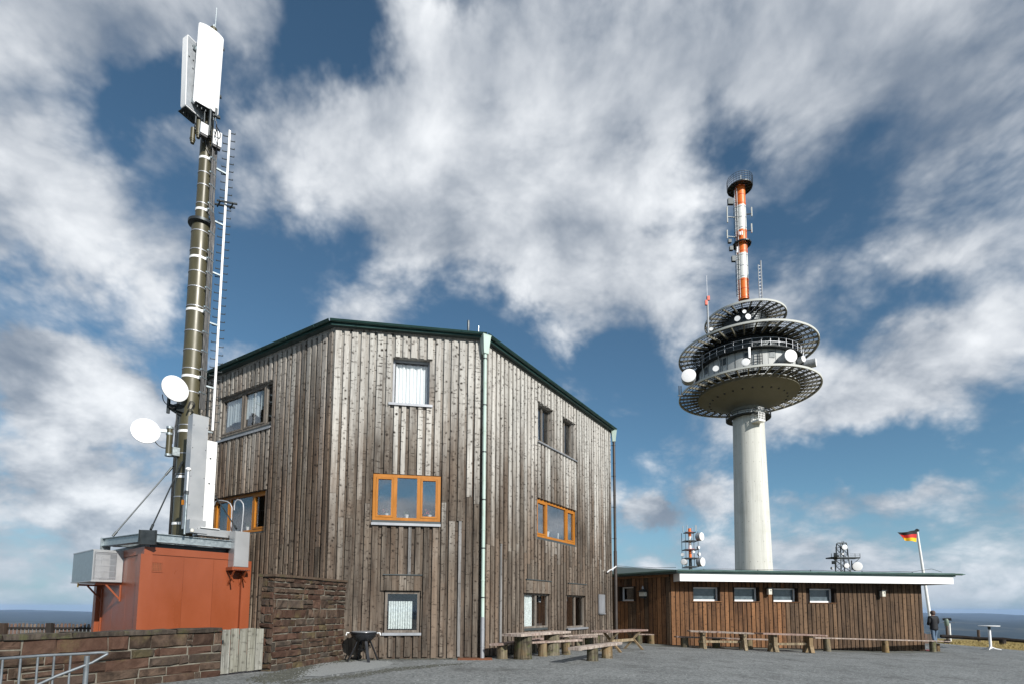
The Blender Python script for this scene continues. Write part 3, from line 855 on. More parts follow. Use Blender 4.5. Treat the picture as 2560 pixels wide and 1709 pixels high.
# right face
window(house, WR, shrink(W4, 0, 0, 0.14, 0), -0.16, M['winwood'], splits=(0.5,), sash=(), frame=0.045, glass='clearglass', strip=0.13)
window(house, WR, shrink(W5, 0, 0, 0.14, 0), -0.16, M['winwood'], splits=(0.5,), sash=(), frame=0.045, glass='clearglass', strip=0.13)
window(house, WR, shrink(W6, 0, 0, 0.10, 0.02), -0.05, M['orange'], splits=(0.26, 0.76), sash=(0, 2), frame=0.085, strip=0.09)
window(house, WR, shrink(W7, 0, 0, 0.10, 0), -0.06, M['winwood'], splits=(0.5,), sash=(), frame=0.065, glass='clearglass', strip=0.08)
window(house, WR, shrink(W8, 0, 0, 0.10, 0), -0.06, M['winwood'], splits=(0.5,), sash=(), frame=0.065, glass='clearglass', sill=(W8[2] + 0.098, 0.10, 0.10))
# left face
window(house, WL, shrink(W9, 0, 0, 0.16, 0), -0.07, M['winwood'], splits=(0.44, 0.86), sash=(0, 1), frame=0.07, glass='clearglass', strip=0.15, sill=(W9[2] + 0.02, 0.06, 0.07))
window(house, WL, shrink(W10, 0, 0, 0.08, 0), -0.12, M['orange'], splits=(0.30, 0.74), sash=(0, 2), frame=0.085, strip=0.07, glass='clearglass')
# one zinc ledge under the two small windows
a0 = W4[0] - 0.12; a1 = W5[1] + 0.12; zt = (W4[2] + W5[2]) / 2 - 0.01
mb = MB(); WR.box(mb, a0, a1, zt - 0.035, zt, 0.0, 0.10); mb.build('window_ledge', M['zinc'], house)
# short board aprons above the ground floor windows
for W, R in ((WC, W3), (WR, W7), (WR, W8)):
    mb = MB(); W.box(mb, R[0] - 0.03, R[1] + 0.03, R[3] + 0.44, R[3] + 0.47, 0.0, 0.10); mb.build('drip_strip', M['blackplastic'], house)
    n = max(int((R[1] - R[0]) / 0.19), 3)
    for i in range(n):
        w = (R[1] - R[0]) / n
        board(house, W, 'plank', M['sunny'], R[0] + (i + 0.5) * w, R[3] + 0.005, R[3] + 0.43, w - 0.008, 0.022, OFF + 0.006)
# metal vent cover beside the corner
R = WR.rect((1496, 1484), (1510.5, 1485), (1511.5, 1532), (1497, 1530), 0.06)
mb = MB(); WR.box(mb, *R, OFF + 0.002, OFF + 0.05); mb.build('vent_cover', M['zinc'], house)
mb = MB(); WR.box(mb, R[0], R[1], R[2] - 0.05, R[2] - 0.01, OFF + 0.002, OFF + 0.08); mb.build('vent_lip', M['zinc'], house)

# ------------------------------------------------------------------ things seen in the windows
def curtain(name, W, a0, a1, z0, z1, off, label, pleats, mt='curtain', group=None, drape=0.0):
    mb = MB(); n = pleats * 6; vs = []
    for k in range(n + 1):
        f = k / n; d = 0.028 * math.sin(f * pleats * 2 * math.pi) + 0.012 * math.sin(f * 17.3)
        lo = z0 + drape * abs(math.sin(f * math.pi)) * (z1 - z0)
        for z, dd in ((lo, d), ((lo + z1) / 2, d * 0.8), (z1, d * 0.5)):
            vs.append(W.pt(a0 + (a1 - a0) * f, z, off + dd))
    mb.add(vs, [[3 * k + j, 3 * k + 3 + j, 3 * k + 4 + j, 3 * k + 1 + j] for k in range(n) for j in range(2)])
    o = mb.build(name, M[mt], smooth=True)
    return props(o, label, 'curtain', group)
curtain('curtain', WC, W1[0] + 0.07, W1[1] - 0.07, W1[2] + 0.12, W1[3] - 0.10, -0.29, 'white pleated curtain filling the square top window of the middle wall', 9)
curtain('curtain', WC, W3[0] + 0.12, W3[1] - 0.24, W3[2] + 0.20, W3[3] - 0.30, -0.22, 'pale lace curtain in the ground floor window beside the grill', 10, 'lace')
m4 = (W4[0] + W4[1]) / 2
curtain('curtain', WR, W4[0] + 0.05, m4 - 0.12, W4[2] + 0.18, W4[3] - 0.12, -0.25, 'narrow white curtain in the left one of the two small windows under the right eaves', 4)
curtain('curtain', WR, W5[0] + 0.05, W5[0] + 0.30, W5[2] + 0.18, W5[3] - 0.35, -0.25, 'narrow white curtain in the right one of the two small windows under the right eaves', 3)
m7 = (W7[0] + W7[1]) / 2
curtain('curtain', WR, W7[0] + 0.06, m7 - 0.10, W7[2] + 0.12, W7[3] - 0.05, -0.16, 'pale grey curtain in the left half of the window behind the log table', 4, 'lace')
curtain('curtain', WR, m7 + 0.06, m7 + 0.20, W7[2] + 0.12, W7[3] - 0.35, -0.16, 'thin white curtain strip in the right half of the window behind the log table', 2)
s = W9[1] - W9[0]
curtain('curtain', WL, W9[0] + s * 0.08, W9[0] + s * 0.42, W9[2] + 0.50, W9[3] - 0.12, -0.155, 'white curtain in the narrow left pane of the top left window', 7, 'dimcurtain', drape=0.12)
curtain('curtain', WL, W9[0] + s * 0.46, W9[0] + s * 0.70, W9[2] + 0.52, W9[3] - 0.12, -0.155, 'white curtain gathered at the left of the middle pane of the top left window', 5, 'dimcurtain', drape=0.25)
curtain('curtain', WL, W9[0] + s * 0.73, W9[0] + s * 0.85, W9[2] + 0.70, W9[3] - 0.12, -0.155, 'short white curtain gathered at the right of the middle pane of the top left window', 4, 'dimcurtain', drape=0.25)

def pot_plant(W, a, z, off, label, petals, h=0.22, w=0.2, r=0.06):
    t = thing('potted_plant', label, 'plant', W.pt(a, z, off), 'plants on the window sills')
    mb = MB(); mb.lathe([(r * 0.75, 0), (r, r * 1.7), (r * 1.08, r * 1.7), (r * 1.08, r * 2.0)], W.pt(a, z, off), n=12); mb.build('pot', M['terracotta'], t, smooth=True)
    mb = MB(); mp = MB(); c = W.pt(a, z + r * 2, off)
    for i in range(26):
        d = V(random.gauss(0, 1), random.gauss(0, 1), abs(random.gauss(0.3, 0.9))).normalized() * random.uniform(0.4, 1)
        q = c + W.e * d.x * w + V(0, 0, d.z * h) + W.n * d.y * 0.06
        u = V(random.gauss(0, 1), random.gauss(0, 1), random.gauss(0, 1)).normalized() * 0.035; v = u.cross(V(0.3, 0.5, 0.8)).normalized() * 0.02
        (mp if petals and i % 2 else mb).add([q - u, q + v, q + u, q - v], [[0, 1, 2, 3]])
        if i % 3 == 0: mb.tube([c, q], 0.003, 4)
    mb.build('foliage', M['leaf'], t)
    if petals: mp.build('flowers', M['petal'], t)
z = W2[2] + 0.20; s = W2[1] - W2[0]
pot_plant(WC, W2[0] + s * 0.21, z, -0.16, 'pink flowers behind the left pane of the orange window in the middle wall', True)
pot_plant(WC, W2[0] + s * 0.84, z, -0.16, 'pink flowers behind the right pane of the orange window in the middle wall', True)
pot_plant(WC, W2[0] + s * 0.50, z, -0.16, 'small plant in a white bowl behind the central pane of the middle orange window', False, 0.2, 0.09, 0.055)
z = W6[2] + 0.20; s = W6[1] - W6[0]
pot_plant(WR, W6[0] + s * 0.36, z, -0.22, 'feathery plant in a white pot behind the orange window of the right wall', False, 0.34, 0.22, 0.10)
mb = MB(); mb.lathe([(0.028, 0), (0.03, 0.22), (0.02, 0.25)], WR.pt(W6[0] + s * 0.63, z, -0.2), n=10)
props(mb.build('candle', M['lampglass'], smooth=True), 'pale candle standing on the sill of the orange window in the right wall', 'candle')
s = W10[1] - W10[0]
pot_plant(WL, W10[0] + s * 0.60, W10[2] + 0.18, -0.24, 'plant in a pale pot behind the orange window of the left wall', False, 0.18, 0.10, 0.06)

# ================================================================== STONE WALLS AND GATE
def stones(parent, W, a0, a1, z0, ztop, lean, seed, hmin, hmax, lmin, lmax, off=0.0):
    """irregular coursed stones; every stone an object, mortar is the core behind"""
    rnd = random.Random(seed); z = z0
    while z < ztop - 0.05:
        h = min(rnd.uniform(hmin, hmax), ztop - z)
        if ztop - z - h < 0.07: h = ztop - z
        a = a0
        while a < a1 - 0.02:
            l = rnd.uniform(lmin, lmax)
            if rnd.random() < 0.18: l = rnd.uniform(0.10, 0.18)
            if a1 - a - l < 0.12: l = a1 - a
            pcs = [(z, h)]
            if h > 0.19 and rnd.random() < 0.28: k = rnd.uniform(0.4, 0.6); pcs = [(z, h * k), (z + h * k, h * (1 - k))]
            for zz, hh in pcs:
                g = 0.008; bx0, bx1, bz0, bz1 = a + g, a + l - g, zz + g, zz + hh - g
                j = lambda q=0.014: rnd.uniform(-q, q)
                fr = off + rnd.uniform(0.015, 0.06); ins = min(0.028, hh * 0.22)
                nx = 3
                vs = []
                back = [(bx0, bz0), (bx1, bz0), (bx1, bz1), (bx0, bz1)]
                for x_, q_ in back: vs.append(W.pt(x_, q_, off - 0.06))
                mid = [(bx0 + j(), bz0 + j()), (bx1 + j(), bz0 + j()), (bx1 + j(), bz1 + j()), (bx0 + j(), bz1 + j())]
                for x_, q_ in mid: vs.append(W.pt(x_, q_, off + 0.004))
                for i in range(nx + 1):
                    f = i / nx; xx = bx0 + ins + (bx1 - bx0 - 2 * ins) * f
                    vs.append(W.pt(xx + j(), bz0 + ins + j(), fr + j(0.018))); vs.append(W.pt(xx + j(), bz1 - ins + j(), fr + j(0.018)))
                fs = [[0, 1, 5, 4], [1, 2, 6, 5], [2, 3, 7, 6], [3, 0, 4, 7]]
                b0 = 8; last = 8 + 2 * nx
                for i in range(nx): fs.append([b0 + 2 * i, b0 + 2 * i + 2, b0 + 2 * i + 3, b0 + 2 * i + 1])
                fs += [[4] + [5] + [b0 + 2 * i for i in range(nx, -1, -1)], [6] + [7] + [b0 + 2 * i + 1 for i in range(nx + 1)], [4, b0, b0 + 1, 7], [5, 6, last + 1, last]]
                MB().add(vs, fs).build('stone', M['stone'], parent)
            a += l
        z += h
PL0 = hit(676, 1677); PL1 = WC.pt(0.56, 0, 0.02)
WP = Wall(PL0, PL1 - PL0); PLn = (V(PL1.x, PL1.y, 0) - V(PL0.x, PL0.y, 0)).length
ptop = WP.sz(770, 1447, 0)[1]
pier = thing('stone_wall', 'tall brown stone wall block standing against the left corner of the house', 'wall', (PL0.x, PL0.y, 0.25), 'stone walls')
PT = 0.34
mb = MB(); WP.box(mb, 0.012, PLn, 0.05, ptop, -PT + 0.012, 0.0); mb.build('mortar_core', M['mortar'], pier)
stones(pier, WP, 0.0, PLn - 0.02, 0.2, ptop - 0.01, 0, 5, 0.10, 0.24, 0.20, 0.58)
WPe = Wall(WP.pt(0, 0, -PT), WP.n)            # narrow end facing the camera
stones(pier, WPe, 0.0, PT, 0.2, ptop - 0.01, 0, 6, 0.11, 0.25, 0.15, 0.34)
mb = MB(); n = 5
for i in range(n):
    WP.box(mb, -0.07 + (PLn + 0.06) * i / n + 0.004, -0.07 + (PLn + 0.06) * (i + 1) / n, ptop + 0.002 + random.uniform(0, 0.006), ptop + 0.062, -PT - 0.06, 0.07)
mb.build('capping', M['capstone'], pier)

GL, GR = hit(546, 1688), hit(652, 1677)
wt_z = online(557, 1567.6, GL, (0.2, 1.0)).z
WLn = hitz(0, 1586, wt_z)
WW = Wall(V(WLn.x, WLn.y, 0) - (V(GL.x, GL.y, 0) - V(WLn.x, WLn.y, 0)).normalized() * 2.2, V(GL.x, GL.y, 0) - V(WLn.x, WLn.y, 0))
LW = (V(GL.x, GL.y, 0) - WW.p).length
low = thing('stone_wall', 'low brown stone wall with flat capstones in front of the orange container', 'wall', (GL.x, GL.y, 0.25), 'stone walls')
mb = MB(); WW.box(mb, 0, LW + 0.02, 0.05, wt_z - 0.08, -0.34, 0.0); mb.build('mortar_core', M['mortar'], low)
stones(low, WW, 0.0, LW + 0.03, 0.2, wt_z - 0.08, 0, 9, 0.14, 0.23, 0.32, 0.80)
a = 0.0; rnd = random.Random(4)
while a < LW - 0.05:
    l = min(rnd.uniform(0.6, 1.0), LW - a)
    if LW - a - l < 0.3: l = LW - a
    mb = MB(); j = lambda: rnd.uniform(-0.012, 0.012)
    vs = [WW.pt(a + 0.008 + (l - 0.016) * i + j(), z_ + j(), o_ + j()) for i in (0, 0.33, 0.66, 1) for z_, o_ in ((wt_z - 0.078, 0.06), (wt_z - 0.01, 0.075), (wt_z, 0.045), (wt_z, -0.36), (wt_z - 0.078, -0.38))]
    fs = [[5 * i + k, 5 * i + (k + 1) % 5, 5 * i + 5 + (k + 1) % 5, 5 * i + 5 + k] for i in range(3) for k in range(5)] + [[0, 1, 2, 3, 4], [15, 16, 17, 18, 19]]
    mb.add(vs, fs).build('capstone', M['capstone'], low); a += l

WG = Wall(GL, GR - GL); LG = (V(GR.x, GR.y, 0) - V(GL.x, GL.y, 0)).length
gate = thing('wooden_gate', 'small gate of five bare grey vertical boards between the stone walls', 'gate', (GL.x, GL.y, 0.25))
gtop = WG.sz(600, 1570, 0)[1]
for i in range(5):
    w = LG / 5
    board(gate, WG, 'plank', M['gate'], (i + 0.5) * w, 0.29 + random.uniform(-0.01, 0.02), gtop + random.uniform(-0.015, 0.012), w - 0.018, 0.03, 0.03, tilt=random.uniform(-0.006, 0.006))
mb = MB()
for z in (0.5, 1.05): WG.box(mb, 0.02, LG - 0.02, z - 0.05, z + 0.05, -0.03, -0.001)
mb.build('cross_rail', M['gate'], gate)
mb = MB(); WG.box(mb, -0.005, 0.03, 0.93, 1.0, 0.062, 0.08); mb.build('hinge', M['dark'], gate)

# ================================================================== ORANGE CONTAINER
d1 = V(0.63, 0.777, 0).normalized(); d2 = V(-0.777, 0.63, 0).normalized()
KP = atY(363, 1384, 14.6); cz1 = atY(363, 1365, 14.6).z; KP = V(KP.x, KP.y, 0)
KR = online(613, 1400, KP, d1); LR1 = (V(KR.x, KR.y, 0) - KP).length
KL = online(249, 1500, KP, d2); LL1 = (V(KL.x, KL.y, 0) - KP).length
SR = Wall(KP, d1)                                   # right long side, faces the sun
SLw = Wall(KP + d2 * LL1, -d2)                      # left side, faces the camera's left
cont = thing('equipment_container', 'orange-red metal equipment container behind the low stone wall', 'container', (KP.x, KP.y, 0.25))
poly = [KP, KP + d1 * LR1, KP + d1 * LR1 + d2 * LL1, KP + d2 * LL1]
mb = MB(); mb.prism(poly, 0.25, cz1 - 0.05); mb.build('body', M['contorange'], cont)
mb = MB()
o3 = 0.035; pp = [KP - d1 * o3 - d2 * o3, KP + d1 * (LR1 + o3) - d2 * o3, KP + d1 * (LR1 + o3) + d2 * (LL1 + o3), KP - d1 * o3 + d2 * (LL1 + o3)]
mb.prism(pp, cz1 - 0.20, cz1); mb.build('roof_trim', M['contorange'], cont)
n = 3
for i in range(n):                                  # sheet panels of both seen sides
    a, b = 0.16 + (LR1 - 0.28) * i / n, 0.16 + (LR1 - 0.28) * (i + 1) / n
    mb = MB(); SR.box(mb, a + 0.003, b - 0.003, 0.27, cz1 - 0.215, 0.0, 0.012); mb.build('side_panel', M['contorange'], cont)
for i in range(3):
    a, b = 0.14 + (LL1 - 0.28) * i / 3, 0.14 + (LL1 - 0.28) * (i + 1) / 3
    mb = MB(); SLw.box(mb, a + 0.003, b - 0.003, 0.27, cz1 - 0.215, 0.0, 0.012); mb.build('side_panel', M['contorange'], cont)
for q in (KP, KP + d1 * LR1, KP + d2 * LL1):
    mb = MB(); c = q + (-d1 * 0.0) ; mb.box(V(c.x, c.y, (0.26 + cz1 - 0.21) / 2), (0.27, 0.27, cz1 - 0.21 - 0.26), d1, d2); mb.build('corner_post', M['contorange'], cont)
R = SR.rect((377, 1402), (408, 1404), (407, 1429.5), (376, 1428), 0.02)
mb = MB(); frame_ring(mb, SR, *R, 0.013, 0.03, 0.025)
for i in range(6):
    a = R[0] + 0.025 + (R[1] - R[0] - 0.05) * (i + 0.5) / 6; SR.box(mb, a - 0.008, a + 0.008, R[2] + 0.02, R[3] - 0.02, 0.016, 0.026)
for i in range(4):
    z = R[2] + (R[3] - R[2]) * (i + 1) / 5; SR.box(mb, R[0] + 0.02, R[1] - 0.02, z - 0.005, z + 0.005, 0.0175, 0.0245)
vg = mb.build('vent_grille', M['contorange'], cont)
mb = MB(); SR.box(mb, R[0] + 0.02, R[1] - 0.02, R[2] + 0.02, R[3] - 0.02, 0.0125, 0.0150); mb.build('vent_backing', M['rust'], vg)
mb = MB(); SLw.box(mb, 0.30, 0.36, 0.26, 2.25, 0.0, 0.05); mb.build('conduit', M['contorange'], cont)

# ------------------------------------------------------------------ caged cooling unit on the container
Q = online(310, 1412, KP, d2); Q = V(Q.x, Q.y, 0) - d1 * 0.03
K = online(231, 1412, Q, d1); K = V(K.x, K.y, 0)
Mx = online(182, 1412, K, d2); Mx = V(Mx.x, Mx.y, 0)
az1 = online(234, 1371, K, d2).z; az0 = online(229, 1449, K, d2).z
FA = Wall(K, d1); LA = (Q - K).length; FB = Wall(Mx, K - Mx); LB = (K - Mx).length
ac = thing('cooling_unit', 'grey caged cooling unit bracketed to the left side of the orange container', 'air conditioner', (K.x, K.y, az0))
mb = MB(); FB.box(mb, 0, LB, az0, az1, -0.03, 0.0); mb.build('side_sheet', M['galv'], ac)
mb = MB(); FA.box(mb, -0.01, LA, az1 - 0.03, az1, -LB - 0.0, 0.012); mb.build('top_sheet', M['alu'], ac)
mb = MB(); FA.box(mb, -0.02, LA, az0 - 0.03, az0 - 0.002, -LB, 0.03); mb.build('bottom_sheet', M['alu'], ac)
mb = MB()
for a0_, a1_ in ((0.0, 0.03), (LA - 0.16, LA)): FA.box(mb, a0_, a1_, az0, az1 - 0.031, -0.02, 0.010)
FA.box(mb, 0.031, LA - 0.161, az1 - 0.07, az1 - 0.031, -0.02, 0.008); FA.box(mb, 0.031, LA - 0.161, az0, az0 + 0.03, -0.02, 0.008)
mb.build('front_frame', M['alu'], ac)
mb = MB(); n = 24
for i in range(n):
    a = 0.035 + (LA - 0.20) * (i + 0.5) / n; FA.box(mb, a - 0.005, a + 0.005, az0 + 0.031, az1 - 0.071, -0.012, -0.003)
for i in range(5):
    z = az0 + 0.1 + (az1 - az0 - 0.2) * i / 4; FA.box(mb, 0.032, LA - 0.162, z - 0.004, z + 0.004, -0.0105, -0.0045)
mb.build('cage_bars', M['zinc'], ac)
mb = MB(); FA.box(mb, LA * 0.10, LA * 0.58, az0 + 0.04, az1 - 0.12, -0.5, -0.06); mb.build('cooler_body', M['alu'], ac)
mb = MB(); FA.box(mb, LA * 0.30, LA * 0.48, az0 + 0.45, az1 - 0.2, -0.06, -0.045); mb.build('cover_plate', M['alu'], ac)
mb = MB(); FA.box(mb, LA * 0.31, LA * 0.50, az0 + 0.06, az0 + 0.28, -0.06, -0.035); mb.build('cover_plate', M['alu'], ac)
mb = MB()                                            # small maker's plate and grille, too far to read
for i in range(6): FA.box(mb, LA * 0.345 + i * 0.021, LA * 0.345 + i * 0.021 + 0.014, az1 - 0.275, az1 - 0.25, -0.044, -0.040)
for i in range(8): FA.box(mb, LA * 0.27 + i * 0.035, LA * 0.27 + i * 0.035 + 0.022, az0 + 0.035, az0 + 0.055, -0.055, -0.02)
mb.build('name_plate', M['dark'], ac)
for off in (0.12, LB - 0.15):
    mb = MB(); a = Q + d2 * off + d1 * 0.03; b = K + d2 * off + d1 * 0.12
    mb.bar(V(a.x, a.y, az0 - 0.075), V(b.x, b.y, az0 - 0.075), 0.05, 0.06)
    mb.bar(V(a.x, a.y, az0 - 0.55), V(b.x, b.y, az0 - 0.10) + d1 * 0.25, 0.045, 0.045)
    mb.bar(V(a.x, a.y, az0 - 0.58) - d1 * 0.025, V(a.x, a.y, az0 - 0.10) - d1 * 0.025, 0.09, 0.04, up=d1)
    mb.build('support_bracket', M['contorange'], ac)
mb = MB(); q = K + d2 * LB * 0.75 + d1 * 0.05; mb.lathe([(0.018, -0.13), (0.018, -0.05), (0.01, 0.0)], V(q.x, q.y, az0 - 0.03), n=8); mb.build('padlock', M['flaggold'], ac)

# ------------------------------------------------------------------ galvanised beam frame on the roof
fz1 = atY(390, 1329.5, 14.45).z; fz0 = fz1 - 0.235
mb = MB(); mb.prism([KP + d1 * 0.12 + d2 * 0.10, KP + d1 * (LR1 - 0.1) + d2 * 0.10, KP + d1 * (LR1 - 0.1) + d2 * (LL1 - 0.12), KP + d1 * 0.12 + d2 * (LL1 - 0.12)], cz1 + 0.002, fz0 - 0.004); mb.build('gap_shade_slab', M['dark'], cont)  # dark slab added to stand in for the shade between roof and beams
fr = thing('beam_frame', 'heavy galvanised beam frame lying across the top of the orange container', 'steel frame', (KP.x, KP.y, fz0))
F0 = KP - d2 * 0.10 + d1 * 0.03; F0 = V(F0.x, F0.y, 0)
def ibeam(a, b, h=0.235, w=0.20, name='beam'):
    mb = MB(); z = (fz0 + fz1) / 2
    a = V(a.x, a.y, 0); b = V(b.x, b.y, 0)
    mb.bar(a + V(0, 0, fz1 - 0.009), b + V(0, 0, fz1 - 0.009), w, 0.018); mb.bar(a + V(0, 0, fz0 + 0.009), b + V(0, 0, fz0 + 0.009), w, 0.018)
    mb.bar(a + V(0, 0, z), b + V(0, 0, z), 0.09, h - 0.0365); mb.build(name, M['galv'], fr)
Lr = online(600, 1345, F0, d1); Lr = V(Lr.x, Lr.y, 0)
dl = V(-0.86, 0.51, 0).normalized(); Ll = online(263, 1345, F0, dl); Ll = V(Ll.x, Ll.y, 0)
ibeam(F0 + d1 * 0.02, Lr); ibeam(F0 + dl * 0.12, Ll)
MX = atY(483, 900, 17.0); MXY = V(MX.x, MX.y, 0)
ibeam(F0 + (MXY - F0).normalized() * 0.25, MXY + (MXY - F0).normalized() * 0.6); ibeam(Lr + (Ll - Lr).normalized() * 0.2, Ll + (Lr - Ll).normalized() * 0.2)
mb = MB(); bis = (d1 + dl).normalized(); side = V(bis.y, -bis.x, 0)
mb.box(V(F0.x, F0.y, (fz0 + fz1) / 2) - bis * 0.06, (0.44, 0.02, 0.38), side, bis)
for s in (-1, 1): mb.box(V(F0.x, F0.y, (fz0 + fz1) / 2) + side * s * 0.20 - bis * 0.09, (0.015, 0.06, 0.38), side, bis)
mb.box(V(F0.x, F0.y, fz0 - 0.085) - bis * 0.09, (0.46, 0.12, 0.02), side, bis)
mb.build('corner_plate', M['dark'], fr)
mb = MB(); ql = Ll - dl * 0.05; mb.box(V(ql.x, ql.y, (fz0 + fz1) / 2 - 0.05), (0.02, 0.26, 0.36), dl, V(dl.y, -dl.x, 0)); mb.build('end_plate', M['galv'], fr)

# ------------------------------------------------------------------ MAST
def mz(py): return atY(483, py, 17.0).z
mast = thing('antenna_mast', 'tall olive steel mast with silver bands rising from the container roof', 'mast', (MXY.x, MXY.y, fz0))
z_fl = mz(565); z_top = mz(60) + 0.1
mb = MB(); mb.lathe([(0.30, fz1), (0.285, z_fl)], MXY, n=32); mb.build('lower_tube', M['olive'], mast, smooth=True)
mb = MB(); mb.lathe([(0.205, z_fl + 0.08), (0.185, mz(290)), (0.12, mz(285)), (0.11, z_top - 0.3)], MXY, n=28); mb.build('upper_tube', M['olive'], mast, smooth=True)
mb = MB(); mb.lathe([(0.30, z_fl - 0.06), (0.40, z_fl - 0.02), (0.40, z_fl + 0.07), (0.22, z_fl + 0.07), (0.20, z_fl + 0.13)], MXY, n=32); mb.build('flange', M['dark'], mast, smooth=True)
mb = MB(); mb.lathe([(0.42, fz1 + 0.002), (0.42, fz1 + 0.03)], MXY, n=28); mb.build('base_plate', M['galv'], mast)
def mr(z): return 0.30 - 0.015 * (z - fz1) / (z_fl - fz1) if z < z_fl else 0.205 - 0.02 * (z - z_fl) / (mz(290) - z_fl)
cdir = V(0.985, -0.17, 0); cside = V(0.17, 0.985, 0)
thin = [439, 470, 516, 588, 634, 688, 726, 774, 835, 881, 927, 984, 1067, 1137, 1188, 1244]
wide = [403, 531, 653, 783, 946, 1082, 1195, 1310]
for i, y in enumerate(thin + wide):
    z = mz(y); r = mr(z); h = 0.014 if y in thin else 0.04
    mb = MB(); mb.lathe([(r + 0.001, -h), (r + 0.010, -h), (r + 0.010, h), (r + 0.001, h)], MXY + V(0, 0, z), n=32, cap=False)
    if y in wide: mb.box(MXY + V(0, 0, z) + cdir * (r + 0.04) - cside * 0.06, (0.09, 0.05, 0.10), cdir, cside)
    mb.build('band', M['white'] if y in wide else M['zinc'], mast)
    mb = MB(); mb.box(MXY + V(0, 0, z) + cdir * (r + 0.10), (0.03, 0.26, 0.045), cdir, cside)
    for k in range(5): mb.box(MXY + V(0, 0, z) + cdir * (r + 0.135) + cside * (k - 2) * 0.05, (0.05, 0.035, 0.05), cdir, cside)
    if y < 1010: mb.build('cable_clamp', M['galv'], mast)
for k in range(5):
    pts = []
    ys = [330, 360, 403, 440, 470, 516, 531, 566, 588, 634, 688, 726, 774, 835, 881, 927, 984, 1025]
    for y in ys:
        z = mz(y); r = mr(z) + (0.14 if y != 566 else 0.16)
        pts.append(MXY + V(0, 0, z) + cdir * r + cside * ((k - 2) * 0.05 + random.uniform(-0.008, 0.008)))
    mb = MB(); mb.tube(pts, 0.017, 6); mb.build('cable', M['black'], mast)
rods = [((282, 1339), Ll, (434, 1163), 0), ((377, 1322), F0 + bis * 0.0, (457, 1150), 0), ((591, 1320), Lr, (511, 1197), 0)]
for (lo, q, hi_, _) in rods:
    a = atY(lo[0], lo[1], q.y); b = atY(hi_[0], hi_[1], 17.0 + (0.0 if lo[0] < 300 else -0.25))
    mb = MB(); mb.tube([a, b], 0.020, 8); c = a.lerp(b, 0.86); e_ = a.lerp(b, 0.97); mb.tube([c, e_], 0.034, 8); mb.tube([a, a.lerp(b, 0.06)], 0.034, 8)
    mb.build('guy_rod', M['dark'], mast)
# clutter of the mast head: cross arms, amplifiers, jumper cables
zb = mz(290)
for z in (zb + 0.05, mz(235), mz(115)):
    mb = MB(); mb.lathe([(0.16, -0.05), (0.16, 0.05)], MXY + V(0, 0, z), n=12)
    for ang in (-44, 136, 200, 20):
        u = V(math.cos(math.radians(ang)), math.sin(math.radians(ang)), 0); mb.bar(MXY + V(0, 0, z), MXY + V(0, 0, z) + u * 0.36, 0.07, 0.08)
    mb.build('head_bracket', M['dark'], mast)
for (px, y0, y1, rr, mt) in ((483, 322, 354, 0.075, 'olive'), (498, 303, 341, 0.07, 'olive'), (490, 288, 330, 0.03, 'dark'), (512, 280, 352, 0.03, 'dark'), (527, 275, 335, 0.05, 'dark')):
    a = atY(px, y0, 16.6); b = atY(px - 1.5, y1, 16.6); b = V(a.x, a.y, b.z)
    mb = MB(); mb.tube([b, a], rr, 12); mb.tube([b - V(0, 0, 0.07), b], rr * 0.8, 12); mb.lathe([(rr + 0.012, 0.06), (rr + 0.012, 0.10)], b, n=12); mb.build('head_pipe', M[mt], mast, smooth=True)
ru = V(0.72, 0.69, 0).normalized(); rn = V(0.69, -0.72, 0).normalized()
for (px, y0, y1, w, Y) in ((510.5, 313, 338, 0.22, 16.5), (543, 332, 367, 0.26, 16.9)):
    a = atY(px, y0, Y); b = atY(px, y1, Y); h = a.z - b.z
    mb = MB(); mb.box(V(a.x, a.y, (a.z + b.z) / 2), (w, 0.16, h), ru, rn); p = mb.build('amplifier_box', M['radome'], mast)
    mb = MB(); mb.box(V(a.x, a.y, b.z - 0.04), (w * 0.9, 0.13, 0.075), ru, rn); mb.build('connector_plate', M['black'], p)
random.seed(3)
heads = [(505, 270), (517, 268), (527, 276), (540, 285), (470, 290), (480, 300), (452, 285)]
for i in range(13):
    a = atY(random.choice((500, 508, 516, 528, 540, 486)), random.uniform(285, 330), 16.55); b = MXY + V(0, 0, mz(random.uniform(345, 400))) + cdir * 0.26 + cside * random.uniform(-0.12, 0.12)
    m_ = a.lerp(b, 0.5) + V(random.uniform(-0.25, 0.3), random.uniform(-0.2, 0.1), random.uniform(-0.15, 0.05))
    pts = [a.lerp(m_, t).lerp(m_.lerp(b, t), t) for t in (0, 0.2, 0.4, 0.6, 0.8, 1)]
    mb = MB(); mb.tube(pts, 0.016, 5); mb.build('jumper_cable', M['black'], mast)
mb = MB()
for i in range(9):
    a = atY(500 + i * 5, 262 + i * 2.2, 16.75); mb.box(a - V(0, 0, 0.05), (0.07, 0.10, random.uniform(0.12, 0.30)), ru, rn); mb.tube([a, a - V(0, 0, 0.35)], 0.012, 5)
mb.build('connector_block', M['dark'], mast)

